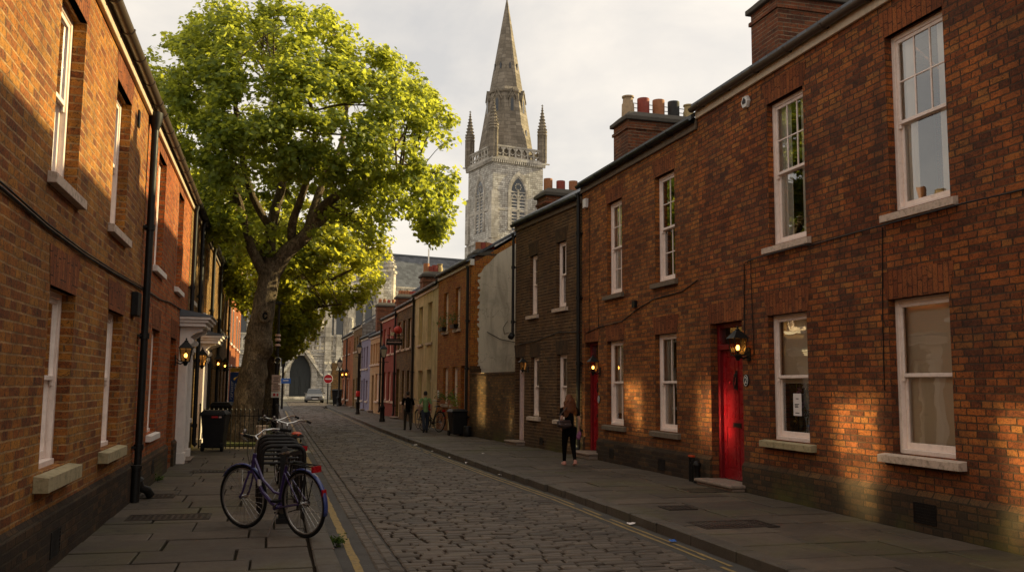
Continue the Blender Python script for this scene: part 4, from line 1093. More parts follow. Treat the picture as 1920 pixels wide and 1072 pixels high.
l4 = house('terraced_house', 'brown-yellow brick house on the left just beyond the white hooded doorways', lframe(31.402,38.8), 5.6, 'l3',
    [(.9,1.8,3.5,5.28,dict(bars=B11,cur='net',sill='white_clean')), (3.2,4.1,3.5,5.28,dict(bars=B11,cur='net',sill='white_clean')), (5.4,6.3,3.5,5.28,dict(bars=B11,cur='net',sill='white_clean')), (.9,1.8,.82,2.4,dict(bars=B11,sill='white_clean')), (5.4,6.3,.82,2.4,dict(bars=B11,sill='white_clean'))],
    [(3.2,4.1,.06,2.4,dict(paint='darkdoor',frame='darkdoor',fan=.3))], ridge=(3.6,2.0), group=GL, lint=None, gut='gutterblack', fascia='darksill', glass='glass_left')
downpipe(l4, .05, .1, 5.6, 'gutterblack', .05); downpipe(l4, 6.8, .1, 5.6, 'gutterblack', .05)
# gable-fronted pair farther along
def gabled(y0, y1, label, H, top):
    fr = lframe(y0, y1); L = fr[2]
    t = thing('gabled_house', label, 'house', fr[0], fr[1], GL)
    m = MB(); D = 8
    m.poly([(0,0,-.1),(L,0,-.1),(L,0,H),(L/2,0,top),(0,0,H)]); m.poly([(0,D,-.1),(0,D,H),(L/2,D,top),(L,D,H),(L,D,-.1)])
    m.poly([(0,0,-.1),(0,0,H),(0,D,H),(0,D,-.1)]); m.poly([(L,0,-.1),(L,D,-.1),(L,D,H),(L,0,H)])
    m.build('wall', BR['l2'], t)
    r = MB(); s = (top-H)/(L/2)
    r.prism([(-.2,H-.2*s+.02),(-.2,H-.2*s+.14),(L/2,top+.15),(L/2,top+.02)], 'y', -.25, D+.2); r.prism([(L/2+.001,top+.02),(L/2+.001,top+.15),(L+.2,H-.2*s+.14),(L+.2,H-.2*s+.02)], 'y', -.25, D+.2)
    r.build('roof', M['tile'], t)
    b = MB(); b.prism([(-.22,H-.2*s-.12),(-.22,H-.2*s+.10),(L/2,top+.10),(L/2,top-.14)], 'y', -.30, -.26); b.prism([(L/2+.001,top-.14),(L/2+.001,top+.10),(L+.22,H-.2*s+.10),(L+.22,H-.2*s-.12)], 'y', -.30, -.26)
    b.build('bargeboard', M['white'], t)
    for u in (L*.2, L*.62):
        for z0, z1 in ((.9,2.4),(3.4,4.9)):
            w = MB(); w.box(u, u+1.0, -.012, -.001, z0-.06, z1+.06); o = w.build('window', M['white_clean'], t)
            p = MB(); p.box(u+.07, u+.93, -.018, -.0125, z0, z1); p.build('pane', M['darkpane'], o)
            s_ = MB(); s_.box(u-.1, u+1.1, -.09, -.0125, z0-.16, z0-.061); s_.build('sill', M['white_clean'], o)
    return t
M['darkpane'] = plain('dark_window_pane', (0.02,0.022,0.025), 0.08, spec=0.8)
gabled(38.81, 45.8, 'gabled red brick house on the left, the nearer of the two tiled gables', 5.9, 8.3)
gabled(45.81, 53.5, 'second gabled red brick house on the left, half hidden past the first tiled gable', 5.9, 8.4)
# ------------------------------------------------------------------ church
PH = R(13)
CT = V((cos(PH), sin(PH))); CS = V((-sin(PH), cos(PH)))
ch = thing('church', 'grey stone gothic church closing the end of the street with a tall spire', 'church', (3.0,104,ROAD-.02), PH)
def arch(cx, w, z0, zs, n=10, k=1.15):
    """pointed arch outline (x,z): springing at zs"""
    r = w*k; pts = [(cx-w/2,z0)]
    c1 = cx-w/2+r; a_end = math.acos((r-w/2)/r)
    for i in range(n+1):
        a = a_end*i/n; pts.append((c1-r*cos(a), zs+r*sin(a)))
    c2 = cx+w/2-r
    for i in range(n-1, -1, -1):
        a = a_end*i/n; pts.append((c2+r*cos(a), zs+r*sin(a)))
    pts.append((cx+w/2,z0)); return pts
def arch_ring(m, cx, w, z0, zs, t, ya, yb):
    o = arch(cx, w+2*t, z0, zs); i = arch(cx, w, z0, zs); n = len(o)
    vs = [(x,ya,z) for x,z in o]+[(x,ya,z) for x,z in i]+[(x,yb,z) for x,z in o]+[(x,yb,z) for x,z in i]
    fs = []
    for k in range(n-1):
        fs += [(k,k+1,n+k+1,n+k),(2*n+k,3*n+k,3*n+k+1,2*n+k+1),(k,2*n+k,2*n+k+1,k+1),(n+k,n+k+1,3*n+k+1,3*n+k)]
    m.add(vs, fs)
def pierced(m, x0, x1, ya, yb, z0, z1, step=.9):
    """parapet of little pointed openings"""
    m.box(x0, x1, ya-.06, yb+.06, z0, z0+.22); m.box(x0, x1, ya-.08, yb+.08, z1-.22, z1)
    n = max(1, int((x1-x0)/step)); 
    for i in range(n+1):
        x = x0+(x1-x0)*i/n; m.box(x-.10, x+.10, ya, yb, z0+.2201, z1-.2201)
    for i in range(n):
        a = x0+(x1-x0)*i/n; b = x0+(x1-x0)*(i+1)/n; c = (a+b)/2; zt = z1-.22
        m.prism([(a+.1,zt-.02),(a+.1,zt-.5),(c,zt-.02)], 'y', ya+.02, yb-.02); m.prism([(b-.1,zt-.02),(c,zt-.02),(b-.1,zt-.5)], 'y', ya+.02, yb-.02)
        zm = z0+.22+(zt-z0-.22)*.42
        m.prism([(a+.1,zm-.1),(c,zm-.32),(b-.1,zm-.1),(b-.1,zm+.04),(c,zm-.16),(a+.1,zm+.04)], 'y', ya+.02, yb-.02)
def pinnacle(m, c, r, z0, zs, zt, n=4, ang=pi/4, crock=7):
    m.lathe([(r,z0),(r,zs),(r*1.25,zs+.05),(r*1.25,zs+.3),(r*1.0,zs+.35)], (c[0],c[1],0), n, False, ang)
    h = zt-zs-.35
    m.lathe([(r*.95,zs+.35),(r*.12,zt-.25)], (c[0],c[1],0), n, False, ang)
    for i in range(crock):
        f = (i+.4)/crock; rr = r*.95*(1-f)+.02; z = zs+.35+(h-.25)*f
        for j in range(n):
            a = ang+2*pi*j/n; m.ball((c[0]+(rr+.05)*cos(a), c[1]+(rr+.05)*sin(a), z), .09+.05*(1-f), 5)
    m.ball((c[0],c[1],zt-.2), .16, 6); m.lathe([(.05,zt-.15),(.05,zt+.35)], (c[0],c[1],0), 5)
    m.box(c[0]-.16, c[0]+.16, c[1]-.04, c[1]+.04, zt+.1, zt+.2)

# lower west wall with the great door
m = MB()
W0, W1, Hl = -12.0, 4.4, 5.3
op = arch(0, 2.5, 0, 2.75)
m.poly([(W0,0,0),(op[0][0],0,0)]+[(x,0,z) for x,z in op[1:len(op)//2+1]]+[(0,0,Hl),(W0,0,Hl)])
m.poly([(op[-1][0],0,0),(W1,0,0),(W1,0,Hl),(0,0,Hl)]+[(x,0,z) for x,z in op[len(op)//2:-1]])
m.box(W0, W1, .6, 4.0, 0, Hl-.01)
m.poly([(W1,0,0),(W1,4,0),(W1,4,Hl),(W1,0,Hl)]); m.poly([(W0,0,Hl),(W1,0,Hl),(W1,4,Hl),(W0,4,Hl)])
# clerestory wall behind with tall lancets
Hu = 14.4
m.box(-13, 11.5, 3.0, 6.0, 4.0, Hu)
m.build('wall', M['stone'], ch)
m = MB()
for k in range(4): arch_ring(m, 0, 2.5+.26*k, 0, 2.75, .13, -.06-.0*k-.07*k, .55-.12*k)
m.build('door_arch', M['ashlar'], ch)
m = MB(); g_ = .30      # gabled hood over the door
m.prism([(-2.5,2.6),(-2.22,2.6),(0,5.55),(2.22,2.6),(2.5,2.6),(0,6.05)], 'y', -.55, -.05)
m.box(-.25, .25, -.4, -.06, 4.85, 5.25); m.ball((0,-.3,6.2), .22, 6)
for s_ in (-1, 1):
    for i in range(6):
        f = (i+.5)/6; m.ball((s_*(2.4-2.4*f),-.3,2.75+3.3*f), .11, 5)
m.build('door_hood', M['ashlar'], ch)
d_ = MB(); pts = arch(0, 2.48, 0, 2.75); d_.prism(pts, 'y', .40, .52)
for s_ in (-1, 1):
    for zz in (.25, 1.25): 
        for xx in (.12, .66): d_.box(*(sorted((s_*xx, s_*(xx+.44)))), .365, .399, zz, zz+.85)
d_.box(-1.2, 1.2, .34, .399, 2.55, 2.75); d_.box(-.04, .04, .34, .399, 0, 2.55)
for i in range(3):
    a = arch(-.6+.6*i, .5, 2.8, 3.1+.25*(i == 1)); d_.prism(a, 'y', .37, .399)
cd = d_.build('door', M['green_door'], ch)
s = MB(); s.box(-2.4, 2.4, -1.3, -.01, 0, .16); s.box(-2.0, 2.0, -.8, -.01, .1605, .32); s.build('door_steps', M['ashlar'], ch)
# buttresses, niches and string courses
for x in (-3.4, 2.95, 4.2):
    m = MB()
    m.box(x-.42, x+.42, -.5, -.01, 0, 3.9); m.prism([(-.5,3.901),(-.01,3.901),(-.01,4.7)], 'x', x-.42, x+.42)
    m.box(x-.3, x+.3, -.25, -.01, 4.0, Hl+2.0) if x != 2.95 else m.box(x-.36, x+.36, -.32, -.01, 3.9, 12.4)
    m.box(x-.5, x+.5, -.6, -.005, 1.55, 1.70)
    m.prism([(x-.4,3.2),(x,4.2),(x+.4,3.2)], 'y', -.62, -.505)
    m.build('buttress', M['ashlar'], ch)
m = MB(); m.box(W0, W1, -.14, -.011, 4.85, 5.05); m.build('string_course', M['ashlar'], ch)
for x in (-4.9, 2.95):
    m = MB()
    m.box(x-.28, x+.28, -.70, -.51 if x > 0 else -.01, 1.75, 1.95); m.ball((x,-.62 if x > 0 else -.2,2.75), .18, 6); m.lathe([(.20,0),(.24,.3),(.17,.75)], (x,-.62 if x > 0 else -.2,1.95), 8)
    m.build('niche_statue', M['ashlar'], ch)
m = MB(); pierced(m, W0, W1, -.10, .12, 5.35, 7.2, .78); m.build('balustrade', M['ashlar'], ch)
for cx in (-9.2, -5.4, .9, 4.6, 8.1):
    m = MB(); arch_ring(m, cx, 2.3, 6.6, 11.0, .28, 2.78, 2.98)
    m.box(cx-.07, cx+.07, 2.82, 2.97, 6.6, 12.0)
    for s_ in (-1, 1): arch_ring(m, cx+s_*.575, .9, 6.6, 10.6, .10, 2.83, 2.96)
    for k in range(3): m.lathe([(.34,-.05),(.42,0),(.34,.05)], (0,0,0), 8) if False else None
    f = m.build('window', M['ashlar'], ch)
    p = MB(); p.prism(arch(cx, 2.28, 6.62, 11.0), 'y', 2.985, 2.996); p.build('pane', M['darkpane'], f)
for x in (-11, -7.3, -2.2, 2.75, 6.35, 9.9):
    m = MB()
    m.box(x-.38, x+.38, 2.3, 2.999, 4.5, 12.6); m.prism([(2.3,12.601),(2.999,12.601),(2.999,13.6)], 'x', x-.38, x+.38)
    m.ball((x,2.2,9.3), .24, 6); m.lathe([(.22,0),(.28,.4),(.2,1.2)], (x,2.2,8.0), 8); m.box(x-.3, x+.3, 1.95, 2.299, 7.75, 8.0)
    m.build('buttress', M['ashlar'], ch)
m = MB(); pierced(m, -13, 11.5, 2.9, 3.1, Hu, Hu+1.1, .9); m.build('parapet', M['ashlar'], ch)
# brick infill panel beside the door
m = MB(); m.box(3.32, 4.9, -.62, -.505, 0, 4.1); m.build('brick_infill', BR['wall'], ch)
m = MB()     # nave running right to the tower
NX0, NX1, NY0, NY1, NH, NR = 11.5, 26.5, 6.0, 17.0, 12.9, 18.7
m.box(NX0-24, NX1, NY0, NY1, 0, NH); m.build('nave_wall', M['stone'], ch)
m = MB(); pierced(m, NX0, NX1, NY0-.25, NY0-.02, NH-.25, NH+1.0, .85); m.build('parapet', M['ashlar'], ch)
m = MB(); ym = (NY0+NY1)/2
m.prism([(NY0-.1,NH+.0),(ym,NR),(NY1+.1,NH+.0)], 'x', NX0-22, NX1); m.build('roof', M['slate_church'], ch)
m = MB(); m.box(NX0-22, NX1, ym-.15, ym+.15, NR-.05, NR+.14); m.build('ridge_lead', M['lead'], ch)
m = MB(); m.lathe([(.85,0),(.85,11.2),(1.0,11.3),(1.0,11.7),(.8,11.8),(.8,15.2),(.95,15.3),(.95,15.6)], (11.9,4.9,0), 8, False, pi/8)
pinnacle(m, (11.9,4.9), .68, 15.5, 16.0, 18.8, 8, pi/8, 5); m.build('stair_turret', M['ashlar'], ch)
m = MB(); m.box(17.45, 17.6, NY0-.05, NY0+.05, 9.5, 19.0); m.build('flagpole', M['signwhite'], ch)

# tower and spire
TX, TY = 28.5-3.0, 120-104.0
lx = TX*CT.x+TY*CT.y; ly = TX*CS.x+TY*CS.y
TW = 8.0; cx, cy = lx+TW/2, ly+TW/2
m = MB(); TH = 33.0
m.box(lx, lx+TW, ly, ly+TW, 0, TH)
tower = m.build('tower', M['stone'], ch)
m = MB()
for z, pr in ((16.5,.12),(21.6,.14),(25.9,.10)): m.box(lx-pr, lx+TW+pr, ly-pr, ly+TW+pr, z, z+.28)
m.box(lx-.35, lx+TW+.35, ly-.35, ly+TW+.35, TH-.05, TH+.35)
for i in range(26):
    t = i/25*(TW+.3)-.15
    m.box(lx+t-.09, lx+t+.09, ly-.34, ly-.005, TH-.42, TH-.055); m.box(lx-.34, lx-.005, ly+t-.09, ly+t+.09, TH-.42, TH-.055)
for (ax, ay) in ((lx,ly),(lx+TW,ly),(lx,ly+TW)):
    for zb, zt, w in ((0,21.6,1.0),(21.6,28.5,.8)):
        m.box(ax-.30 if ax == lx else ax-w*.9, ax+w*.9 if ax == lx else ax+.30, ay-.30 if ay == ly else ay-w*.9, ay+w*.9 if ay == ly else ay+.30, zb+.29, zt)
m.box(lx+TW+.3, lx+TW+1.0, ly-.2, ly+.0, TH+.12, TH+.28); m.box(lx-.95, lx-.3, ly+TW-.2, ly+TW, TH+.12, TH+.28)
m.build('string_course', M['ashlar'], tower)
for side in (0, 1):
    Mx = M4.Identity(4) if side == 0 else M4.Translation((lx,ly,0)) @ M4.Rotation(-pi/2, 4, 'Z') @ M4.Scale(-1,4,(1,0,0)) @ M4.Translation((-lx,-ly,0))
    if side == 1: Mx = M4(((0,1,0,lx-ly),(1,0,0,ly-lx),(0,0,1,0),(0,0,0,1)))
    m = MB(Mx); c = lx+TW/2
    arch_ring(m, c, 2.5, 23.2, 28.6, .35, ly-.14, ly-.005); arch_ring(m, c, 2.2, 23.2, 28.6, .16, ly-.06, ly-.004)
    m.box(c-.14, c+.14, ly-.10, ly-.006, 23.2, 29.0)
    for s_ in (-1,1): arch_ring(m, c+s_*.62, .86, 23.2, 27.4, .12, ly-.09, ly-.007)
    m.lathe([(.4,-.04),(.5,0),(.4,.04)], (0,0,0), 4) if False else None
    for k in range(9):
        a = 2*pi*k/9; m.box(c+.45*cos(a)-.07, c+.45*cos(a)+.07, ly-.08, ly-.006, 29.4+.45*sin(a)-.1, 29.4+.45*sin(a)+.1)
    w = m.build('belfry_window', M['ashlar'], tower)
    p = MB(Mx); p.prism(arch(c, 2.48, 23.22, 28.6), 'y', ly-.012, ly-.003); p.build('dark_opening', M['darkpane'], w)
    l = MB(Mx)
    for k in range(12):
        z = 23.5+k*.46
        l.add([(c-1.1,ly-.03,z+.16),(c+1.1,ly-.03,z+.16),(c+1.1,ly-.075,z),(c-1.1,ly-.075,z),(c-1.1,ly-.03,z+.20),(c+1.1,ly-.03,z+.20),(c+1.1,ly-.075,z+.04),(c-1.1,ly-.075,z+.04)], [(0,1,2,3),(7,6,5,4),(2,6,7,3)])
    l.build('louvres', M['ashlar'], w)
m = MB()
pierced(m, lx+.6, lx+TW-.6, ly-.12, ly+.12, TH+.35, TH+2.1, .85)
m2 = MB(M4(((0,1,0,lx-ly),(1,0,0,ly-lx),(0,0,1,0),(0,0,0,1)))); pierced(m2, lx+.6, lx+TW-.6, ly-.12, ly+.12, TH+.35, TH+2.1, .85); m.add(m2.v, m2.f)
m3 = MB(M4.Translation((TW,0,0)) @ M4(((0,1,0,lx-ly),(1,0,0,ly-lx),(0,0,1,0),(0,0,0,1)))); pierced(m3, lx+.6, lx+TW-.6, ly-.12, ly+.12, TH+.35, TH+2.1, .85); m.add(m3.v, m3.f)
m.build('parapet', M['ashlar'], tower)
for (ax, ay) in ((lx+.1,ly+.1),(lx+TW-.1,ly+.1),(lx+.1,ly+TW-.1),(lx+TW-.1,ly+TW-.1)):
    m = MB(); m.lathe([(.62,TH+.3),(.62,TH+4.2),(.72,TH+4.3),(.72,TH+4.55),(.55,TH+4.6)], (ax,ay,0), 8, False, pi/8)
    for k in range(8):
        a = pi/8+2*pi*k/8; m.tube([(ax+.63*cos(a),ay+.63*sin(a),TH+.4),(ax+.63*cos(a),ay+.63*sin(a),TH+4.25)], .07, 4)
    pinnacle(m, (ax,ay), .58, TH+4.5, TH+4.7, TH+8.6, 8, pi/8, 7)
    m.build('pinnacle', M['spire'], tower)
m = MB(); SB, ST = TH+.5, 58.6
rb_ = 4.25
m.lathe([(rb_,SB),(rb_*.62,SB+(ST-SB)*.40),(rb_*.66,SB+(ST-SB)*.405),(rb_*.66,SB+(ST-SB)*.415),(rb_*.565,SB+(ST-SB)*.44),(.10,ST-.3),(.08,ST)], (cx,cy,0), 8, False, pi/8-R(9))
spire = m.build('spire', M['spire'], tower)
m = MB()
zl = SB+(ST-SB)*.34
for k in range(8):
    a = pi/4*k-R(9); r_ = rb_*cos(pi/8)*(1-.36)+.12
    q = MB(M4.Translation((cx,cy,0)) @ M4.Rotation(a,4,'Z'))
    q.prism([(-.46,zl-1.4),(.46,zl-1.4),(.46,zl+.6),(0,zl+1.7),(-.46,zl+.6)], 'x', r_-.7, r_+.22)
    q.prism([(-.62,zl+.45),(0,zl+1.75),(.62,zl+.45),(.62,zl+.7),(0,zl+2.1),(-.62,zl+.7)], 'x', r_-.6, r_+.32)
    m.add(q.v, q.f)
m.build('lucarne', M['spire'], spire)
m = MB()
for k in range(8):
    a = pi/4*k-R(9); r_ = rb_*cos(pi/8)*(1-.36)+.12
    q = MB(M4.Translation((cx,cy,0)) @ M4.Rotation(a,4,'Z'))
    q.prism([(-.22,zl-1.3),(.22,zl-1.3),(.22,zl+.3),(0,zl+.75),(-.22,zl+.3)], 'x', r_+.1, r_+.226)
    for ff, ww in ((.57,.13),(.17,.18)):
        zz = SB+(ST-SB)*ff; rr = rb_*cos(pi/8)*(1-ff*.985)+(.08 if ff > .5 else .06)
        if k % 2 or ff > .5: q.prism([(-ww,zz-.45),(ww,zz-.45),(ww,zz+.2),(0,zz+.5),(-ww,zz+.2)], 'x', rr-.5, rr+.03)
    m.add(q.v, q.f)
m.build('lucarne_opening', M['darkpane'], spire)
m = MB(); m.ball((cx,cy,ST+.35), .42, 12); m.lathe([(.12,ST-.2),(.05,ST+1.8)], (cx,cy,0), 6); m.build('finial_ball', M['gold'], spire)
# ------------------------------------------------------------------ trees
F_PX = 1700.0
ROT = np.array([[_r2.x,_r2.y,_r2.z],[_u2.x,_u2.y,_u2.z],[_f.x,_f.y,_f.z]])
def ray(px, py, Y):
    """where a sight line meets the cross-street plane at Y (used once to size the trees)"""
    d = np.array([(px-960)/F_PX, -(py-536)/F_PX, 1.0]) @ ROT
    return V((d[0]*Y/d[1], Y, CAM_H + d[2]*Y/d[1]))

def bark_tube(m, pts, radii, n=20, step=0.09, amp=0.12, burls=()):
    """trunk or limb with a lumpy surface"""
    P = [V(p) for p in pts]
    fine, rad = [], []
    for i in range(len(P)-1):
        k = max(1, int((P[i+1]-P[i]).length/step))
        p0 = P[max(i-1,0)]; p3 = P[min(i+2,len(P)-1)]
        for j in range(k):
            t = j/k
            a = 0.5*((2*P[i]) + (P[i+1]-p0)*t + (2*p0-5*P[i]+4*P[i+1]-p3)*t*t + (3*P[i]-p0-3*P[i+1]+p3)*t**3)
            fine.append(a); rad.append(radii[i]+(radii[i+1]-radii[i])*t)
    fine.append(P[-1]); rad.append(radii[-1])
    b = len(m.v); m.tube(fine, rad, n)
    for i in range(len(fine)):
        for j in range(n):
            v = V(m.v[b+i*n+j]); c = fine[i]; d = (v-c)
            s = 1 + amp*(mnoise.noise(V((v.x*2.2,v.y*2.2,v.z*1.1))) + .5*mnoise.noise(V((v.x*6,v.y*6,v.z*3))))
            w = c + d*s
            for bc, br_, ba in burls:
                q = (w-V(bc)).length
                if q < br_: w = w + d.normalized()*ba*(cos(pi*q/br_)*.5+.5)
            m.v[b+i*n+j] = tuple(w)

LEAF = np.array([(0,-.5,0),(.10,-.28,0),(.42,-.30,.05),(.33,-.08,.02),(.56,.12,.07),(.26,.16,.02),(.20,.34,.02),(0,.58,-.05),(-.20,.34,.02),(-.26,.16,.02),(-.56,.12,.07),(-.33,-.08,.02),(-.42,-.30,.05),(-.10,-.28,0)])
def leaves_obj(name, centers, outward, size, mat, parent, tint=None, droop=.25):
    """one mesh of lobed leaves; centers (N,3), outward (N,3) preferred facing"""
    n = len(centers); k = len(LEAF)
    nrm = outward*0.55 + np.array([0.1,-.05,.75]) + rng.normal(0,.55,(n,3))
    nrm /= np.linalg.norm(nrm,axis=1)[:,None]
    up = rng.normal(0,1,(n,3)) - np.array([0,0,droop*2]); up -= (up*nrm).sum(1)[:,None]*nrm; up /= np.linalg.norm(up,axis=1)[:,None]
    rt = np.cross(up, nrm)
    s = size*rng.uniform(.62,1.2,n)
    v = centers[:,None,:] + s[:,None,None]*(LEAF[None,:,0,None]*rt[:,None,:] + LEAF[None,:,1,None]*up[:,None,:] + LEAF[None,:,2,None]*nrm[:,None,:])
    me = bpy.data.meshes.new(name)
    me.vertices.add(n*k); me.vertices.foreach_set('co', v.astype(np.float32).ravel())
    me.loops.add(n*k); me.loops.foreach_set('vertex_index', np.arange(n*k, dtype=np.int32))
    me.polygons.add(n); me.polygons.foreach_set('loop_start', np.arange(0,n*k,k,dtype=np.int32)); me.polygons.foreach_set('loop_total', np.full(n,k,dtype=np.int32))
    me.update(calc_edges=True)
    at = me.attributes.new('tint','FLOAT','FACE'); at.data.foreach_set('value', (tint if tint is not None else rng.random(n)).astype(np.float32))
    o = bpy.data.objects.new(name, me); me.materials.append(mat); COL.objects.link(o); o.parent = parent
    return o

def inside_dist(poly, p):
    """signed pixel distance to a closed outline (positive inside), vectorised"""
    poly = np.array(poly, float); q = np.roll(poly,-1,0)
    d = np.full(len(p), 1e9); ins = np.zeros(len(p), bool)
    for a, b in zip(poly, q):
        e = b-a; w = p-a; t = np.clip((w@e)/(e@e),0,1)
        d = np.minimum(d, np.linalg.norm(w-t[:,None]*e,axis=1))
        c = ((a[1] > p[:,1]) != (b[1] > p[:,1])) & (p[:,0] < (b[0]-a[0])*(p[:,1]-a[1])/(b[1]-a[1]+1e-12)+a[0]); ins ^= c
    return np.where(ins,d,-d)

def crown(poly, Y, depth, n_cl, hollow=None, lump=24, shell=0.5):
    """cluster centres filling a rounded volume whose cross-section at Y has the given outline"""
    poly = np.array(poly, float); lo, hi = poly.min(0), poly.max(0)
    out, outw = [], []
    ctr = poly.mean(0)
    while len(out) < n_cl:
        p = rng.uniform(lo-lump, hi+lump, (4000,2))
        lum = np.array([mnoise.noise(V((a*.013,b*.013,3.3)))*lump*1.0 + mnoise.noise(V((a*.035,b*.035,7.3)))*lump*.55 for a,b in p])
        d = inside_dist(poly,p)+lum
        ok = d > 0; p, d = p[ok], d[ok]
        R_ = 190.0
        half = depth*np.sqrt(np.clip(1-(1-np.clip(d/R_,0,1))**2,0,1))
        sgn = np.where(rng.random(len(p)) < .62, -1, 1)       # more on the near side
        rad = np.where(rng.random(len(p)) < shell, rng.uniform(.80,1.0,len(p)), rng.uniform(.15,.85,len(p)))
        dy = sgn*half*rad
        for (x,y),yy,dd,h in zip(p,dy,d,half):
            if hollow is not None and dd > 0:
                hx,hy,hr,hry = hollow
                if ((x-hx)/hr)**2+((y-hy)/hry)**2 < 1 and yy < depth*.35 and random.random() < .86: continue
            if mnoise.noise(V((x*.018,y*.018,yy*.9))) < -.08: continue       # gaps between the clumps
            out.append(ray(x,y,Y+yy)); 
            o = V(((x-ctr[0])/250, yy/depth, -(y-ctr[1])/250)); outw.append(o.normalized() if o.length > 0 else V((0,0,1)))
            if len(out) >= n_cl: break
    return out, outw

def grow(name, label, limbs, trunk, trunk_r, clusters, outw, per, crad, leafsize, lmat, burls=(), bark='bark', group=None, twigs=True, base=None, knots=()):
    t = thing(name, label, 'tree', base, 0, group); off = V(base)
    m = MB(M4.Translation(-off))
    mm = MB(); bark_tube(mm, trunk, trunk_r, 32, .06, .20, burls)
    nodes = []
    for pts, rr in limbs:
        bark_tube(mm, pts, rr, 10, .14, .10)
        for a, b, ra, rb__ in zip(pts, pts[1:], rr, rr[1:]):
            for k in range(6): nodes.append((V(a).lerp(V(b),k/6), ra+(rb__-ra)*k/6))
    mm.v = [tuple(V(p)-off) for p in mm.v]
    mm.build('trunk', M[bark], t)
    C = np.array([tuple(c) for c in clusters])
    if twigs:
        N_ = np.array([tuple(n[0]) for n in nodes])
        k = max(12, len(C)//16)
        seeds = C[rng.choice(len(C),k,replace=False)].copy()
        for _ in range(4):
            lab = ((C[:,None,:]-seeds[None,:,:])**2).sum(2).argmin(1)
            for i in range(k):
                if (lab == i).any(): seeds[i] = C[lab == i].mean(0)
        b = MB()
        for i in range(k):
            s = V(seeds[i]); d = ((N_-seeds[i])**2).sum(1); d[N_[:,2] > seeds[i][2]+.5] += 3
            j = d.argmin(); p0, r0 = nodes[j]
            mid = p0.lerp(s,.5)+V((random.uniform(-.1,.1),random.uniform(-.1,.1),random.uniform(.0,.25)))*(p0-s).length*.4
            r1 = min(r0*.55,.045)
            b.tube([p0,p0.lerp(mid,.5)+V((0,0,.03)),mid,s.lerp(mid,.4),s],[r1,r1*.9,r1*.75,r1*.5,r1*.4],6)
            for c in C[lab == i]:
                c = V(c); q = mid.lerp(s,random.uniform(.3,1)); b.tube([q,q.lerp(c,.5)+V((0,0,.06)),c],[r1*.42,r1*.3,.006],4)
        b.v = [tuple(V(p)-off) for p in b.v]
        b.build('branches', M[bark], t)
    n = len(C)*per
    ci = np.repeat(np.arange(len(C)),per)
    g_ = rng.normal(0,1,(n,3)); g_ /= np.linalg.norm(g_,axis=1)[:,None]; g_ *= (rng.random(n)**.45)[:,None]
    cr = crad*rng.uniform(.7,1.25,len(C))[ci]
    pos = C[ci] + g_*cr[:,None]*np.array([1,1,.72]) - np.array([0,0,.05])
    ow = np.array([tuple(o) for o in outw])[ci]*.5 + g_*.8
    tc = rng.random(len(C))[ci]
    leaves_obj('crown', pos-np.array(base), ow, leafsize, lmat, t, np.clip(tc*.55+rng.random(n)*.45,0,1))
    return t, off

# the big plane tree in the railed bed
YT = 25.6
trunk = [ray(452,842,YT),ray(456,815,YT),ray(461,785,YT),ray(466,747,YT),ray(473,705,YT),ray(481,657,YT),ray(491,596,YT),ray(500,540,YT),ray(508,498,YT)]
tr = [.56,.43,.375,.36,.365,.36,.325,.275,.29]
def limb(px_list, r0, r1, y0=YT, y1=YT):
    n = len(px_list); return [ray(x,y,y0+(y1-y0)*i/(n-1)) for i,(x,y) in enumerate(px_list)], [r0+(r1-r0)*i/(n-1) for i in range(n)]
limbs = [limb([(500,520),(478,480),(462,440),(452,390),(430,330),(400,270)],.17,.05,YT,YT-1.2),
         limb([(508,505),(505,460),(512,410),(528,350),(535,290),(520,220),(510,150)],.20,.05,YT,YT+.5),
         limb([(512,510),(540,470),(575,440),(600,395),(635,365),(680,340)],.24,.08,YT,YT-.8),
         limb([(575,440),(592,380),(612,330),(640,270),(650,200),(660,140)],.13,.04,YT-.3,YT+1.2),
         limb([(660,352),(720,335),(770,345),(815,370)],.08,.03,YT-.8,YT-1.6),
         limb([(548,462),(548,420),(565,370),(580,320),(590,240),(570,150)],.13,.04,YT,YT-2.0),
         limb([(520,500),(560,452),(620,400),(700,320),(760,250)],.15,.04,YT,YT+2.0),
         limb([(490,490),(470,450),(420,420),(380,380),(350,320)],.13,.04,YT,YT+1.6),
         limb([(455,400),(420,330),(370,250),(330,180)],.09,.03,YT-.6,YT-.5),
         limb([(508,430),(470,360),(450,270),(440,170),(450,100)],.11,.035,YT,YT-2.4)]
poly1 = [(478,470),(428,450),(392,412),(362,362),(322,300),(290,230),(276,165),(278,105),(318,80),(352,88),(372,38),(410,12),(445,10),(470,28),(508,16),(560,14),(600,28),(628,52),(662,72),(690,108),(722,100),(760,128),(790,165),(815,200),(838,232),(852,270),(846,318),(832,345),(842,372),(830,408),(812,438),(792,430),(770,396),(735,380),(712,400),(698,440),(672,436),(655,398),(610,392),(575,420),(540,430),(510,420)]
cl, ow = crown(poly1, YT, 3.9, 1500, hollow=(560,420,120,90), lump=26, shell=.78)
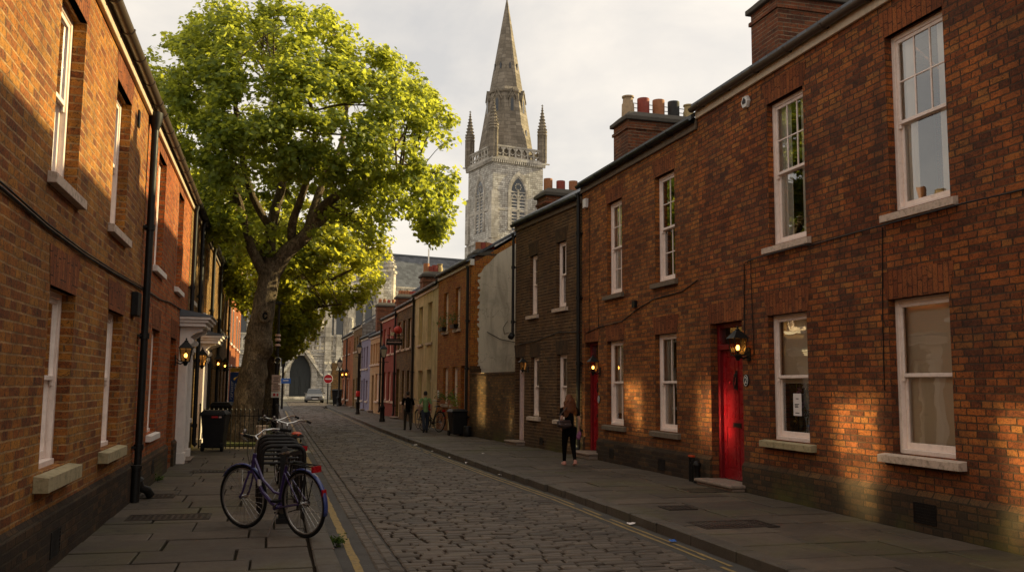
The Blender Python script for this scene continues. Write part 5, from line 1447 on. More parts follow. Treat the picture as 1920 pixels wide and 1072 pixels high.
# loose sprays that break the outline
def sprays(poly, Y, n):
    pts = np.array(poly, float); q = np.roll(pts,-1,0); C, O = [], []
    for _ in range(n):
        i = rng.integers(len(pts)); t = rng.random(); p = pts[i]+(q[i]-pts[i])*t; nn = np.array([(q[i]-pts[i])[1],-(q[i]-pts[i])[0]]); nn /= np.linalg.norm(nn)+1e-9
        if inside_dist(poly, np.array([p+nn*6]))[0] > 0: nn = -nn
        p = p+nn*rng.uniform(-6,16); C.append(ray(p[0],p[1],Y+rng.uniform(-1.2,1.2))); O.append(V((nn[0],rng.uniform(-.5,.5),-nn[1])))
    return C, O
c2, o2 = sprays(poly1, YT, 150)
cl += c2; ow += o2
tree1, off1 = grow('plane_tree', 'large plane tree with a burred trunk in the railed bed on the left pavement', limbs, trunk, tr, cl, ow, 32, .33, .140, M['leaf'],
    burls=[(ray(497,648,YT-.3),.36,.20),(ray(500,660,YT-.2),.25,.10),(ray(462,700,YT-.3),.4,.07),(ray(497,592,YT-.3),.28,.10),(ray(455,820,YT-.4),.5,.10),(ray(500,700,YT-.2),.3,.07)], base=tuple(ray(457,832,YT).xy)+(0.0,))
# healed pruning wound: a raised ring round a dark hollow
kc = ray(497,592,YT-.40)-off1
m = MB(); ring = [kc+V((.115*cos(a),.0,.15*sin(a))) for a in [2*pi*i/14 for i in range(14)]]
m.tube(ring,.045,8,closed=True); m.build('knot_ring', M['bark'], tree1)
m = MB(); m.ball(tuple(kc+V((0,.02,0))),.11,10,1.3,1,.3); m.build('knot_hollow', M['rubber'], tree1)
m = MB(); m.tube([ray(497,592,YT)-off1, ray(497,592,YT-.39)-off1],[.19,.15],14); m.build('branch_stub', M['bark'], tree1)

# second plane tree beyond it, catching the sun
Y2 = 35.5
trunk2 = [ray(497,806,Y2),ray(499,780,Y2),ray(503,730,Y2),ray(511,680,Y2),ray(520,630,Y2),ray(527,585,Y2),ray(531,560,Y2)]
tr2 = [.42,.33,.28,.27,.25,.22,.21]
limbs2 = [limb([(529,590),(545,570),(575,545),(620,525),(670,500)],.14,.04,Y2,Y2-1),limb([(530,565),(532,520),(545,470),(560,420)],.13,.04,Y2,Y2),
          limb([(528,575),(555,540),(590,490),(625,440)],.12,.04,Y2,Y2+1.5),limb([(524,590),(500,560),(460,530),(430,500)],.12,.04,Y2,Y2+1),limb([(540,575),(570,580),(600,575),(640,570)],.08,.03,Y2,Y2-2)]
poly2 = [(520,640),(500,600),(480,575),(440,560),(405,510),(388,460),(385,415),(405,390),(440,385),(500,375),(560,370),(620,385),(670,405),(702,432),(716,468),(706,505),(690,520),(684,548),(660,560),(640,575),(608,572),(600,598),(578,610),(572,632),(548,640),(535,660)]
cl, ow = crown(poly2, Y2, 4.2, 900, lump=20, shell=.78)
c2, o2 = sprays(poly2, Y2, 70); cl += c2; ow += o2
tree2, off2 = grow('plane_tree', 'second plane tree with sunlit yellow-green leaves in front of the church', limbs2, trunk2, tr2, cl, ow, 34, .40, .16, M['leaf2'], base=tuple(ray(500,800,Y2).xy)+(0.0,))
# ------------------------------------------------------------------ people
def fuse(name, parts, mat, parent, voxel=0.012, smooth=4):
    """limbs and torso as overlapping closed tubes fused into ONE surface (voxel remesh), then relaxed"""
    m = MB()
    for pts, rad, flat, n in parts:
        # round the ends
        P = [V(p) for p in pts]; r = list(rad) if isinstance(rad, (list, tuple)) else [rad]*len(P)
        d0 = (P[0]-P[1]).normalized(); d1 = (P[-1]-P[-2]).normalized()
        P = [P[0]+d0*r[0]*.55, P[0]+d0*r[0]*.35]+P+[P[-1]+d1*r[-1]*.35, P[-1]+d1*r[-1]*.55]
        r = [r[0]*.45, r[0]*.8]+r+[r[-1]*.8, r[-1]*.45]
        m.tube(P, r, n, flat=flat)
    o = m.build(name, mat, parent)
    a = o.modifiers.new('remesh','REMESH'); a.mode = 'VOXEL'; a.voxel_size = voxel; a.use_smooth_shade = True
    b = o.modifiers.new('smooth','SMOOTH'); b.factor = .5; b.iterations = smooth
    return o

def person(label, loc, rot, S, pose, top, trousers, shoes, hair, hairlen='short', sleeves=.5):
    """walking figure seen from behind; local +y is the walking direction, units scaled by S from a 1.75 m body"""
    t = thing('person', label, 'person', loc, rot, None)
    s = lambda *p: V(p)*S
    hip = s(0,0,.93); neck = s(0,.03,1.47); head = s(0,.05,1.62)
    L, Rr = pose['legs']
    def leg(side, k):
        kx, ky, kz = k['knee']; ax, ay, az = k['ankle']
        h = s(side*.095,0,.90); kn = s(side*.10+kx,ky,kz); an = s(side*.095+ax,ay,az)
        toe = an+V(k['toe'])*S
        return h, kn, an, toe
    legs = [leg(-1,L), leg(1,Rr)]
    arms = []
    for side, a in zip((-1,1), pose['arms']):
        sh = s(side*.185,.02,1.405); el = s(side*a['elbow'][0],a['elbow'][1],a['elbow'][2]); wr = s(side*a['wrist'][0],a['wrist'][1],a['wrist'][2])
        arms.append((sh,el,wr,side))
    # one continuous body: head, neck, torso, arms with hands and fingers, legs with feet
    parts = [([s(0,.03,1.44),s(0,.04,1.53)],[.058*S,.052*S],1,10), ([s(0,.05,1.57),s(0,.055,1.64),s(0,.045,1.70)],[.066*S,.080*S,.070*S],1.12,14),
             ([s(0,.14,1.585),s(0,.135,1.60)],[.014*S,.016*S],1,6), ([s(-.082,.05,1.60),s(-.086,.05,1.635)],[.012*S,.016*S],1,6), ([s(.082,.05,1.60),s(.086,.05,1.635)],[.012*S,.016*S],1,6),
             ([hip+s(0,0,-.02),s(0,.0,1.08),s(0,.01,1.25),s(0,.02,1.38),s(0,.03,1.43)],[.155*S,.135*S,.155*S,.16*S,.10*S],.68,16)]
    for h, k, a, toe in legs:
        parts += [([h,k,a],[.085*S,.055*S,.038*S],1,10), ([a+s(0,-.04,-.03),a.lerp(toe,.5)+s(0,0,-.02),toe],[.036*S,.038*S,.028*S],.8,8)]
    for sh, el, wr, side in arms:
        d = (wr-el).normalized(); x = d.cross(V((side,0,0))); x = x.normalized() if x.length > .1 else V((0,1,0))
        parts += [([sh,el,wr],[.050*S,.038*S,.027*S],1,10), ([wr,wr+d*.05*S,wr+d*.085*S],[.030*S,.040*S,.036*S],.5,8)]
        for q in range(4):     # fingers, slightly curled, unequal
            b0 = wr+d*.08*S+x*(q-1.5)*.021*S; l_ = (.062,.075,.070,.052)[q]*S
            parts.append(([b0,b0+d*l_*.5,b0+d*l_*.9-V((side,0,0))*l_*.35],[.0105*S,.0098*S,.008*S],1,6))
        b0 = wr+d*.03*S+x*.035*S
        parts.append(([b0,b0+(d*.6+x*.7)*.03*S,b0+(d*.9+x*.5)*.058*S],[.012*S,.011*S,.009*S],1,6))
    body = fuse('body', parts, M['skin'], t, .0085*S)
    sh_p = [([s(0,0,.86 if pose.get('long') else .90),s(0,.0,1.05),s(0,.01,1.25),s(0,.02,1.38),s(0,.03,1.445)],[.176*S,.160*S,.175*S,.175*S,.105*S],.70,18)]
    for sh, el, wr, side in arms:
        e = el if sleeves >= 1 else sh.lerp(el,sleeves/0.9 if sleeves < .9 else 1)
        pts = [sh+s(-side*.05,0,.005),sh,sh.lerp(el,.5),e]
        if sleeves > 1: pts.append(el.lerp(wr,sleeves-1))
        parts_r = [.062*S]*2+[.060*S,.058*S]+([.046*S] if sleeves > 1 else [])
        sh_p.append((pts,parts_r,1,10))
    fuse('shirt', sh_p, M[top], t, .010*S, 5)
    tp = [([s(0,0,.80),s(0,0,.90),s(0,0,.98)],[.150*S,.160*S,.150*S],.72,16)]
    for h, k, a, toe in legs:
        e = k.lerp(a,.93); tp.append(([h+s(0,0,.02),h.lerp(k,.5),k,k.lerp(a,.5),e],[.100*S,.088*S,.068*S,.066*S if not pose.get('slim') else .055*S,(.060 if not pose.get('slim') else .043)*S],1,12))
    fuse('trousers', tp, M[trousers], t, .010*S, 4)
    for h, k, a, toe in legs:
        fuse('shoe', [([a+s(0,-.05,-.045),a.lerp(toe,.5)+s(0,0,-.03),toe+s(0,.02,-.005)],[.042*S,.046*S,.036*S],.8,10), ([a+s(0,-.02,0),a+s(0,-.03,-.05)],[.045*S,.045*S],1,10)], M[shoes], t, .008*S, 2)
    if hairlen == 'short':
        fuse('hair', [([s(0,.035,1.60),s(0,.042,1.66),s(0,.05,1.715)],[.076*S,.088*S,.074*S],1.08,14)], M[hair], t, .008*S, 2)
    else:
        hp = [([s(0,.02,1.56),s(0,.03,1.66),s(0,.05,1.72)],[.100*S,.106*S,.085*S],1.05,14), ([s(0,-.03,1.62),s(0,-.075,1.50),s(0,-.10,1.36),s(0,-.10,1.26)],[.10*S,.125*S,.135*S,.09*S],.5,14)]
        for i in range(15):   # long loose curls down the back
            a = -1.3+2.6*i/14; x0 = .10*sin(a); y0 = .02-.11*cos(a)
            ln = random.uniform(.36,.46)
            pts = [s(x0*.7,y0*.6+.02,1.68)]
            for k in range(1,9):
                f = k/8; pts.append(s(x0*(1+.9*f)+.016*sin(k*2.1+i), y0-.03*f-.01*cos(k*1.8+i*1.3), 1.66-ln*f))
            hp.append((pts,[.026*S*(1-.05*k)+.006 for k in range(9)],1,6))
        fuse('hair', hp, M[hair], t, .009*S, 1)
    return t

walk = lambda lead: (dict(knee=(0,.10*lead,.50),ankle=(0,.13*lead if lead > 0 else -.24,.075 if lead > 0 else .13),toe=(0,.17,-.035) if lead > 0 else (0,.10,-.095)))
man1 = person('person walking away in a black shirt and olive trousers beside the green shirt', (4.74,32.75,0), R(4), .785,
    dict(legs=(walk(1),walk(-1)), arms=(dict(elbow=(.27,-.05,1.14),wrist=(.27,.03,.90)),dict(elbow=(.27,-.02,1.14),wrist=(.26,.06,.90))), long=True), 'blackcloth','olive','rubber','darkhair',sleeves=.85)
man2 = person('person walking away in a green polo shirt and dark jeans', (5.08,30.95,0), R(2), .80,
    dict(legs=(walk(-1),walk(1)), arms=(dict(elbow=(.26,-.04,1.14),wrist=(.27,.02,.90)),dict(elbow=(.26,-.03,1.14),wrist=(.26,.05,.90)))), 'greenshirt','denim','rubber','darkhair',sleeves=.6)
woman = person('person with long auburn curls in black clothes and pink shoes walking away', (5.96,18.0,0), R(-3), .815,
    dict(legs=(walk(1),dict(knee=(0,.02,.50),ankle=(.0,-.20,.12),toe=(0,.10,-.085))), arms=(dict(elbow=(.235,-.10,1.16),wrist=(.20,-.0,.96)),dict(elbow=(.245,-.03,1.15),wrist=(.255,.06,.92))), slim=True), 'blackcloth','blackcloth','pinkshoe','brownhair','long',sleeves=.55)
# shoulder bag and the pink bundle she carries
S_ = .815
bag = thing('shoulder_bag', 'dark brown leather shoulder bag slung behind the person in black', 'bag', (5.96-.17,17.86,.80), R(10))
fuse('bag_body', [([V((-.10,0,.03)),V((.0,0,.0)),V((.12,0,.02))],[.085,.105,.09],.62,12), ([V((-.12,0,.08)),V((.13,0,.09))],[.05,.05],.8,10)], M['leather'], bag, .010, 3)
m = MB(); m.tube([(-.11,.0,.10),(-.06,.02,.24),(.06,.02,.36),(.16,.05,.40),(.20,.10,.36)],.012,6); m.build('strap', M['leather'], bag)
m = MB(); m.box(-.02,.02,-.075,-.068,.03,.05); m.ball((.07,-.07,.02),.008,6); m.ball((-.06,-.068,.02),.008,6); m.build('buckle', M['chrome'], bag)
pb = thing('cloth_bundle', 'pink and purple cloth bundle held in the hand of the person in black', 'bundle', (5.96+.225,18.06,.60), 0)
fuse('cloth', [([V((0,0,.10)),V((.01,0,.03)),V((0,.01,-.06))],[.03,.06,.045],.8,10), ([V((.02,.02,.02)),V((-.04,0,-.04))],[.045,.05],.8,8)], M['pinkcloth'], pb, .012, 1)
# ------------------------------------------------------------------ street objects
# --- wall lanterns
def lantern(label, loc, rot, lit=True, S=1.0, group='wall lanterns by the house doors'):
    """local -y points out of the wall"""
    t = thing('wall_lantern', label, 'lantern', loc, rot, group)
    m = MB(); m.box(-.045*S,.045*S,-.02*S,-.001,-.16*S,.02*S); m.tube([(0,-.01,-.10*S),(0,-.09*S,-.13*S),(0,-.17*S,-.09*S)],.013*S,6); m.tube([(0,-.01,-.02*S),(0,-.07*S,-.08*S),(0,-.14*S,-.09*S)],.009*S,6); m.build('bracket', M['blacktin'], t)
    cy = -.17*S
    m = MB(); a0, a1, h0, h1 = .065*S, .098*S, -.08*S, .14*S
    for sx in (-1,1):
        for sy in (-1,1): m.tube([(sx*a0,cy+sy*a0,h0),(sx*a1,cy+sy*a1,h1)],.007*S,5,smooth=False)
    m.box(-a0-.01*S,a0+.01*S,cy-a0-.01*S,cy+a0+.01*S,h0-.015*S,h0); 
    m.hexa([(x*.118*S,cy+y*.118*S,h1) for x,y in ((-1,-1),(1,-1),(1,1),(-1,1))]+[(x*.03*S,cy+y*.03*S,h1+.11*S) for x,y in ((-1,-1),(1,-1),(1,1),(-1,1))])
    m.lathe([(.03*S,h1+.11*S),(.035*S,h1+.12*S),(.012*S,h1+.14*S),(.015*S,h1+.16*S),(.0,h1+.18*S)],(0,cy,0),8)
    m.lathe([(.02*S,h0-.08*S),(.035*S,h0-.05*S),(.05*S,h0-.015*S)],(0,cy,0),8)
    for s_ in (-1,1):
        m.tube([(0,cy+s_*a0,h0),(0,cy+s_*a1,h1)],.004*S,4); m.tube([(s_*a0,cy,h0),(s_*a1,cy,h1)],.004*S,4)
    m.build('lantern_frame', M['blacktin'], t)
    g = MB(); q = .93
    r0 = [(x*a0*q,cy+y*a0*q,h0) for x,y in ((-1,-1),(1,-1),(1,1),(-1,1))]; r1 = [(x*a1*q,cy+y*a1*q,h1) for x,y in ((-1,-1),(1,-1),(1,1),(-1,1))]
    g.add(r0+r1,[(0,1,5,4),(1,2,6,5),(2,3,7,6),(3,0,4,7)]); g.build('lantern_glass', M['lampglass'], t)
    b = MB(); b.ball((0,cy,.015*S),.026*S,10,1.5); b.build('bulb', M['bulb'] if lit else M['curtain'], t)
    m = MB(); m.lathe([(.018*S,h0),(.018*S,-.02*S)],(0,cy,0),8); m.build('lamp_holder', M['blacktin'], t)
    return t
def on_right(y, z, d=0.0):
    """point on the right row of fronts"""
    x = pw(y, FAC_R); return (x-d, y, z)
rotR = -pi/2     # local -y -> world -x
lantern('lit lantern beside the glossy red door marked 2', on_right(12.85,2.22), rotR, True, 1.15)
lantern('lit lantern beside the narrow red door of the orange-brown house', on_right(19.20,2.02), rotR, True, 1.0)
lantern('unlit lantern over the pale pink boarded door', on_right(23.75,2.12), rotR, False, .9)
rotL = pi/2
lantern('lit lantern beside the white hooded doorway of the bright red house', (XL,18.95-.1,2.13), rotL, True, 1.15)
lantern('unlit lantern just before the white hooded doorway of the yellow brick house', (XL,23.3,2.13), rotL, False, 1.1)
lantern('lit lantern on the yellow brick house close to the navy banner', (XL,30.0,2.2), rotL, True, 1.1)
lantern('lit lantern on the brown-yellow house behind the navy banner', (XL,34.2,2.2), rotL, True, 1.1)
for yy, lb in ((66.9,'lit lamp on the far dull red house, nearer of its pair'), (70.2,'lit lamp on the far dull red house, farther of its pair')):
    o = lantern(lb, on_right(yy,2.3), rotR, True, 1.6, 'lit lamps on the far red house')
# --- oval number plates
def plate(txt, label, loc, rot, S=1.0):
    t = thing('number_plate', label, 'number plate', loc, rot, 'oval house number plates')
    m = MB(); n = 20
    m.prism([(.068*S*cos(2*pi*i/n),.088*S*sin(2*pi*i/n)) for i in range(n)],'y',-.022,-.001); m.build('plate', M['blacktin'], t, bevel=.005)
    m = MB(); ring = [(.056*S*cos(2*pi*i/n),-.022,.075*S*sin(2*pi*i/n)) for i in range(n)]; m.tube(ring,.004*S,5,closed=True); m.build('rim', M['curtain'], t)
    o = mesh_obj('numeral', text_mesh(txt,.13*S), M['curtain'], t); o.rotation_euler = (pi/2,0,0); o.location = (0,-.024,0)
plate('2','oval black plate with a pale 2 beside the glossy red door', on_right(12.93,1.73), rotR, 1.1)
plate('3','oval black plate with a pale 3 beside the narrow red door', on_right(19.25,1.33), rotR, 1.0)
# --- notice and paper ornaments in the window
t = thing('window_notice', 'white paper notice taped in the ground floor window right of the glossy red door', 'notice', (0,0,0), 0)
fr = rframe((7.34,-8.0),(7.21,14.5)); t.location = fr[0]; t.rotation_euler = (0,0,fr[1])
m = MB(); m.box(2.62,2.83,.151,.153,1.22,1.54); m.build('sheet', M['paper'], t)
m = MB()
for z, a, b in ((1.465,2.69,2.76),(1.385,2.66,2.77),(1.365,2.66,2.74),(1.345,2.66,2.75),(1.26,2.67,2.77)): m.box(a,b,.1495,.1508,z-.006,z+.006)
m.build('lettering', M['ink'], t)
t = thing('paper_ornaments', 'bright paper flowers and birds hanging behind the white window notice', 'ornaments', fr[0], fr[1])
cols = [M['orange'],M['pinkcloth'],M['gold'],M['signblue'],M['paper'],M['flowerred'],M['signyellow']]
rr_ = random.Random(5)
for i in range(16):
    m = MB(); x, z, y = rr_.uniform(2.42,3.08), rr_.uniform(.98,1.70), rr_.uniform(.30,.40)
    for k in range(5):
        a = 2*pi*k/5+i; rad = rr_.uniform(.03,.06); m.add([(x,y,z),(x+rad*cos(a-.4),y-.01,z+rad*sin(a-.4)),(x+rad*1.4*cos(a),y-.02,z+rad*1.4*sin(a)),(x+rad*cos(a+.4),y-.01,z+rad*sin(a+.4))],[(0,1,2,3)])
    m.tube([(x,y,z),(x,y,min(1.85,z+.25))],.002,4)
    m.build('paper_flower', cols[i % 7], t)
m = MB(); m.box(2.3,3.2,.62,.64,.9,1.8); m.build('dark_room_sheet', M['darkdoor'], t)  # dark sheet added as the unlit room behind the flowers

# --- little iron bollards by the red door
for (yy, d_, h_, lb) in ((14.62,.14,.42,'taller twin-pipe iron stub against the wall by the glossy red door'),(14.38,.16,.36,'short round-topped iron bollard next to the glossy red door')):
    x, y, z = on_right(yy,0,d_)
    t = thing('iron_bollard', lb, 'bollard', (x,y,0), 0)
    m = MB()
    if h_ > .4:
        m.tube([(0,-.05,0),(0,-.05,h_)],.032,8); m.tube([(0,.05,0),(0,.05,h_)],.032,8); m.box(-.02,.02,-.09,.09,h_*.72,h_*.78); m.build('pipes', M['iron'], t)
        m = MB(); m.box(-.03,.03,-.08,.08,h_,h_+.03); m.build('cap', M['orange'], t)
    else:
        m.lathe([(.07,0),(.06,.04),(.055,.26),(.07,.28),(.07,.31),(.045,.36),(.0,.38)],(0,0,0),12); m.build('post', M['iron'], t)
# --- manhole and coal covers
def cover(label, x, y, w, d, rot=0):
    t = thing('manhole_cover', label, 'manhole cover', (x,y,0.004), rot, 'iron covers set in the pavements')
    m = MB(); m.box(-w/2,w/2,-d/2,d/2,-.01,.0); m.box(-w/2,-w/2+.03,-d/2,d/2,.0001,.005); m.box(w/2-.03,w/2,-d/2,d/2,.0001,.005); m.box(-w/2+.03,w/2-.03,-d/2,-d/2+.03,.0001,.005); m.box(-w/2+.03,w/2-.03,d/2-.03,d/2,.0001,.005)
    nx, ny = int(w/.07), int(d/.07)
    for i in range(nx):
        for j in range(ny):
            cx_, cy_ = -w/2+.06+(w-.12)*i/max(1,nx-1), -d/2+.06+(d-.12)*j/max(1,ny-1); m.box(cx_-.018,cx_+.018,cy_-.018,cy_+.018,.0001,.004)
    m.build('lid', M['covermetal'], t)
M['covermetal'] = plain('worn_cover_iron', (0.06,0.048,0.04), 0.5, metal=0.6, dirt=0.5, bump=.2)
cover('oblong iron cover in the left pavement in front of the near plinth', -1.15, 11.9, .95, .5)
cover('square iron cover at the foot of the drain pipe', -1.55, 14.1, .5, .45)
cover('iron cover in the left pavement before the white doorway', -1.0, 17.8, .8, .45)
cover('ribbed iron cover in the right pavement nearest the kerb', 5.35, 10.0, .95, .55)
cover('ribbed iron cover in the right pavement under the red door', 6.75, 13.3, .85, .5)
cover('small iron cover in the right pavement between the ribbed ones', 5.35, 11.5, .42, .36)

# --- litter along the right gutter
sp = [(4.05,26.1,1.0,'crumpled white wrapper in the gutter near the walkers'),(4.08,23.6,.7,'small white scrap in the gutter beyond the kerb shadow'),(4.16,21.6,.6,'thin white scrap on the yellow line'),(4.24,19.9,.9,'crumpled white paper against the kerb across from the pink door'),(4.33,17.2,1.0,'flat white wrapper against the kerb across from the woman'),(4.42,10.9,.6,'little white scrap in the gutter near the corner stone'),(4.40,9.6,.6,'small blue wrapper nearest in the right gutter'),(4.9,21.3,.5,'white scrap on the right pavement edge')]
for i, (x, y, s, lb) in enumerate(sp):
    m = MB(); n = 9
    vs = [(0,0,.03*s)]+[(.09*s*cos(2*pi*k/n)*random.uniform(.6,1.3),.09*s*sin(2*pi*k/n)*random.uniform(.6,1.3),random.uniform(0,.035)*s) for k in range(n)]
    m.add(vs,[(0,1+k,1+(k+1) % n) for k in range(n)])
    o = m.build('litter_scrap', M['signblue'] if 'blue' in lb else M['paper'], None, loc=(x,y,(ROAD if x < 4.45 else 0.0)+.002)); tag(o, lb, 'litter', 'litter along the right kerb')

# --- weeds
def sprig(name, label, cat, loc, n, h, r, lmat, leaf=.05, group=None, parent=None):
    t = parent or thing(name, label, cat, loc, 0, group)
    st = MB(); C, Oo = [], []
    for i in range(n):
        a = random.uniform(0,2*pi); l = random.uniform(.5,1); p1 = V((r*l*cos(a),r*l*sin(a),h*random.uniform(.5,1)))
        st.tube([(0,0,0),(p1.x*.4,p1.y*.4,p1.z*.6),tuple(p1)],.004,4)
        for k in range(7):
            q = V((0,0,0)).lerp(p1,random.uniform(.35,1.05)); C.append((q.x+random.gauss(0,leaf*.5),q.y+random.gauss(0,leaf*.5),q.z+random.gauss(0,leaf*.3))); Oo.append((p1.x,p1.y,.1))
    st.build('stem', M['plantleaf'], t)
    leaves_obj('foliage', np.array(C), np.array(Oo), leaf, lmat, t)
    return t
sprig('weed', 'green weed growing in the left gutter by the rear bicycle wheel', 'weed', (.73,10.15,ROAD-.01), 8,.10,.09, M['plantleaf'], .05)
sprig('weed', 'tuft of weed at the foot of the white door surround', 'weed', (XL+.08,21.25,0), 8,.14,.10, M['plantleaf'], .05)
sprig('weed', 'small weed at the wall foot under the bright red house window', 'weed', (XL+.08,16.2,0), 6,.09,.08, M['plantleaf'], .04)

# --- bicycles
def bicycle(label, loc, rot, lean, steer=0.0, paint='purple', guard='bikeblue', detail=True, group=None):
    t = thing('bicycle', label, 'bicycle', loc, rot, group); t.rotation_euler = (lean, 0, rot)
    RW = .355
    def wheel(x, ang=0.0):
        Mx = M4.Translation((x,0,RW)) @ M4.Rotation(ang,4,'Z')
        n = 40
        ring = lambda r: [(r*cos(2*pi*i/n),0,r*sin(2*pi*i/n)) for i in range(n)]
        w = MB(Mx); w.tube(ring(RW-.018),.018,8,closed=True); wo = w.build('wheel', M['rubber'], t)
        r_ = MB(Mx); r_.tube(ring(RW-.042),.011,6,closed=True,flat=1.0); r_.build('rim', M['rim'], wo)
        s = MB(Mx); 
        for k in range(28):
            a = 2*pi*k/28; b = a+(.5 if k % 2 else -.5); z = .03 if (k//2) % 2 else -.03
            s.tube([(.022*cos(b),z,.022*sin(b)),((RW-.045)*cos(a),0,(RW-.045)*sin(a))],.0016,3,caps=False)
        s.build('spokes', M['chrome'], wo)
        h = MB(Mx); h.tube([(0,-.05,0),(0,.05,0)],.022,10); h.tube([(0,-.06,0),(0,.06,0)],.008,6); h.build('hub', M['steel'], wo)
        return wo
    FX = 1.03
    ST = M4.Translation((.88,0,0)) @ M4.Rotation(steer,4,'Z') @ M4.Translation((-.88,0,0))
    wheel(0); fw = wheel(FX, 0); 
    if steer:
        for o in [fw]: o.matrix_local = ST @ o.matrix_local
    m = MB(); bb = (.44,0,.285); hb = (.885,0,.665); ht = (.845,0,.80); sc = (.275,0,.74)
    m.tube([bb,sc],.017,8); m.tube([hb,(.70,0,.42),(.55,0,.32),bb],.021,8); m.tube([ht,(.70,0,.56),(.50,0,.44),(.385,0,.425)],.016,8)
    m.tube([(hb[0]+.005,0,hb[2]-.03),(ht[0]-.012,0,ht[2]+.04)],.023,10)
    for s_ in (-1,1):
        m.tube([(bb[0]-.03,s_*.025,bb[2]),(.02,s_*.055,RW)],.010,6); m.tube([(sc[0]+.02,s_*.02,sc[2]-.07),(.01,s_*.055,RW+.01)],.009,6)
    m.tube([bb[:1]+(-.05,)+bb[2:],bb[:1]+(.05,)+bb[2:]],.03,10)
    m.build('frame', M[paint], t)
    if detail:
        st_ = MB(); st_.box(.735,.765,-.0225,.0225,.49,.56); o = st_.build('frame_sticker', M['signwhite'], t)
    f = MB(ST)
    for s_ in (-1,1): f.tube([(.905,s_*.035,.62),(.945,s_*.05,.52),(.985,s_*.052,.42),(FX,s_*.055,RW)],.012,6)
    f.tube([(.90,-.045,.635),(.90,.045,.635)],.018,8); f.build('fork', M[paint], t)
    s = MB(); s.tube([sc,(.245,0,.84)],.013,8); s.build('seat_post', M['steel'], t)
    s = MB(); pr = [(-.02,.085,.05),(.05,.095,.055),(.12,.06,.045),(.20,.028,.03),(.255,.02,.02)]
    vs, n = [], 10
    for x, w, h in pr:
        for k in range(n):
            a = 2*pi*k/n; vs.append((.14+x, w*cos(a), .865+h*.5*sin(a)-.01*(x > .2)+(.018 if x < .06 else 0)))
    s.add(vs,[(i*n+k,i*n+(k+1) % n,(i+1)*n+(k+1) % n,(i+1)*n+k) for i in range(len(pr)-1) for k in range(n)]+[tuple(range(n))[::-1],tuple((len(pr)-1)*n+k for k in range(n))],True)
    for s_ in (-1,1): s.tube([(.15,s_*.05,.83),(.165,s_*.05,.80),(.165,s_*.05,.83)],.012,6)
    s.build('saddle', M['saddle'], t)
    h = MB(ST); h.tube([ht[:2]+(ht[2]+.02,),(.80,0,1.0),(.83,0,1.03)],.012,8)
    for s_ in (-1,1): h.tube([(.83,0,1.03),(.85,s_*.08,1.045),(.86,s_*.17,1.08),(.80,s_*.25,1.085),(.70,s_*.285,1.075)],.011,8)
    hb_ = h.build('handlebar', M['chrome'], t)
    for s_ in (-1,1):
        g_ = MB(ST); g_.tube([(.72,s_*.28,1.078),(.585,s_*.305,1.06)],.017,8); g_.build('grip', M['rubber'], hb_)
    l = MB(ST)
    for s_ in (-1,1): l.tube([(.78,s_*.265,1.08),(.75,s_*.285,1.05),(.64,s_*.31,1.02)],.006,5); l.tube([(.78,s_*.25,1.07),(.86,s_*.1,1.0),(.93,s_*.03,.85),(.92,0,.70)],.004,5)
    l.ball((.79,.20,1.11),.028,8); l.build('brake_lever', M['steel'], hb_)
    def mudguard(cx, a0, a1, Mx=None):
        q = MB(Mx); n = 18; R_ = RW+.018; w = .027; vs = []
        for i in range(n+1):
            a = a0+(a1-a0)*i/n
            for yy, dr in ((-w,-.012),(-w*.5,0),(w*.5,0),(w,-.012)): vs.append((cx+(R_+dr)*cos(a),yy,RW+(R_+dr)*sin(a)))
        q.add(vs,[(i*4+k,i*4+k+1,i*4+k+5,i*4+k+4) for i in range(n) for k in range(3)],True)
        ss = q.build('mudguard', M[guard], t); sol = ss.modifiers.new('solid','SOLIDIFY'); sol.thickness = .003
        return ss
    mudguard(0, R(60), R(195)); mudguard(FX, R(35), R(150), ST)
    r = MB()
    for s_ in (-1,1): r.tube([(.22,s_*.05,.775),(-.05,s_*.065,.765),(-.20,s_*.06,.76)],.007,6); r.tube([(0,s_*.06,RW+.01),(-.13,s_*.065,.76)],.006,6); r.tube([(0,s_*.06,RW+.01),(.06,s_*.06,.768)],.006,6)
    for x in (-.20,-.10,.0,.1): r.tube([(x,-.065,.765),(x,.065,.765)],.006,6)
    r.build('luggage_rack', M['iron'], t)
    k = MB(); k.box(-.235,-.205,-.055,.055,.70,.765); k.build('rear_reflector', M['redplastic'], t)
    k = MB(); k.box(-.345,-.325,-.025,.025,.46,.53); k.build('tail_light', M['redplastic'], t)
    c = MB(); c.tube([(bb[0],-.045,bb[2]),(bb[0],-.055,bb[2])],.085,18); ca = R(-35)
    for s_, a in ((-1,ca),(1,ca+pi)): c.tube([(bb[0],s_*.06,bb[2]),(bb[0]+.165*cos(a),s_*.075,bb[2]+.165*sin(a))],.010,6)
    co = c.build('crankset', M['steel'], t)
    p = MB()
    for s_, a in ((-1,ca),(1,ca+pi)):
        x, z = bb[0]+.165*cos(a), bb[2]+.165*sin(a); y0_, y1_ = sorted((s_*.085,s_*.165)); p.box(x-.045,x+.045,y0_,y1_,z-.012,z+.012)
    p.build('pedal', M['rubber'], co)
    ch_ = MB(); ch_.tube([(bb[0],-.05,bb[2]+.083),(0,-.05,RW+.035)],.005,4); ch_.tube([(bb[0],-.05,bb[2]-.083),(0,-.05,RW-.035)],.005,4); ch_.lathe([(.045,-.004),(.045,.004)],(0,0,0),10) if False else None
    ch_.tube([(0,-.046,RW),(0,-.056,RW)],.04,12); ch_.build('chain', M['iron'], t)
    k = MB(); k.tube([(.40,.03,.27),(.36,.16,.10),(.335,.225,.0-lean*.225)],.009,6); k.build('kickstand', M['steel'], t)
    return t
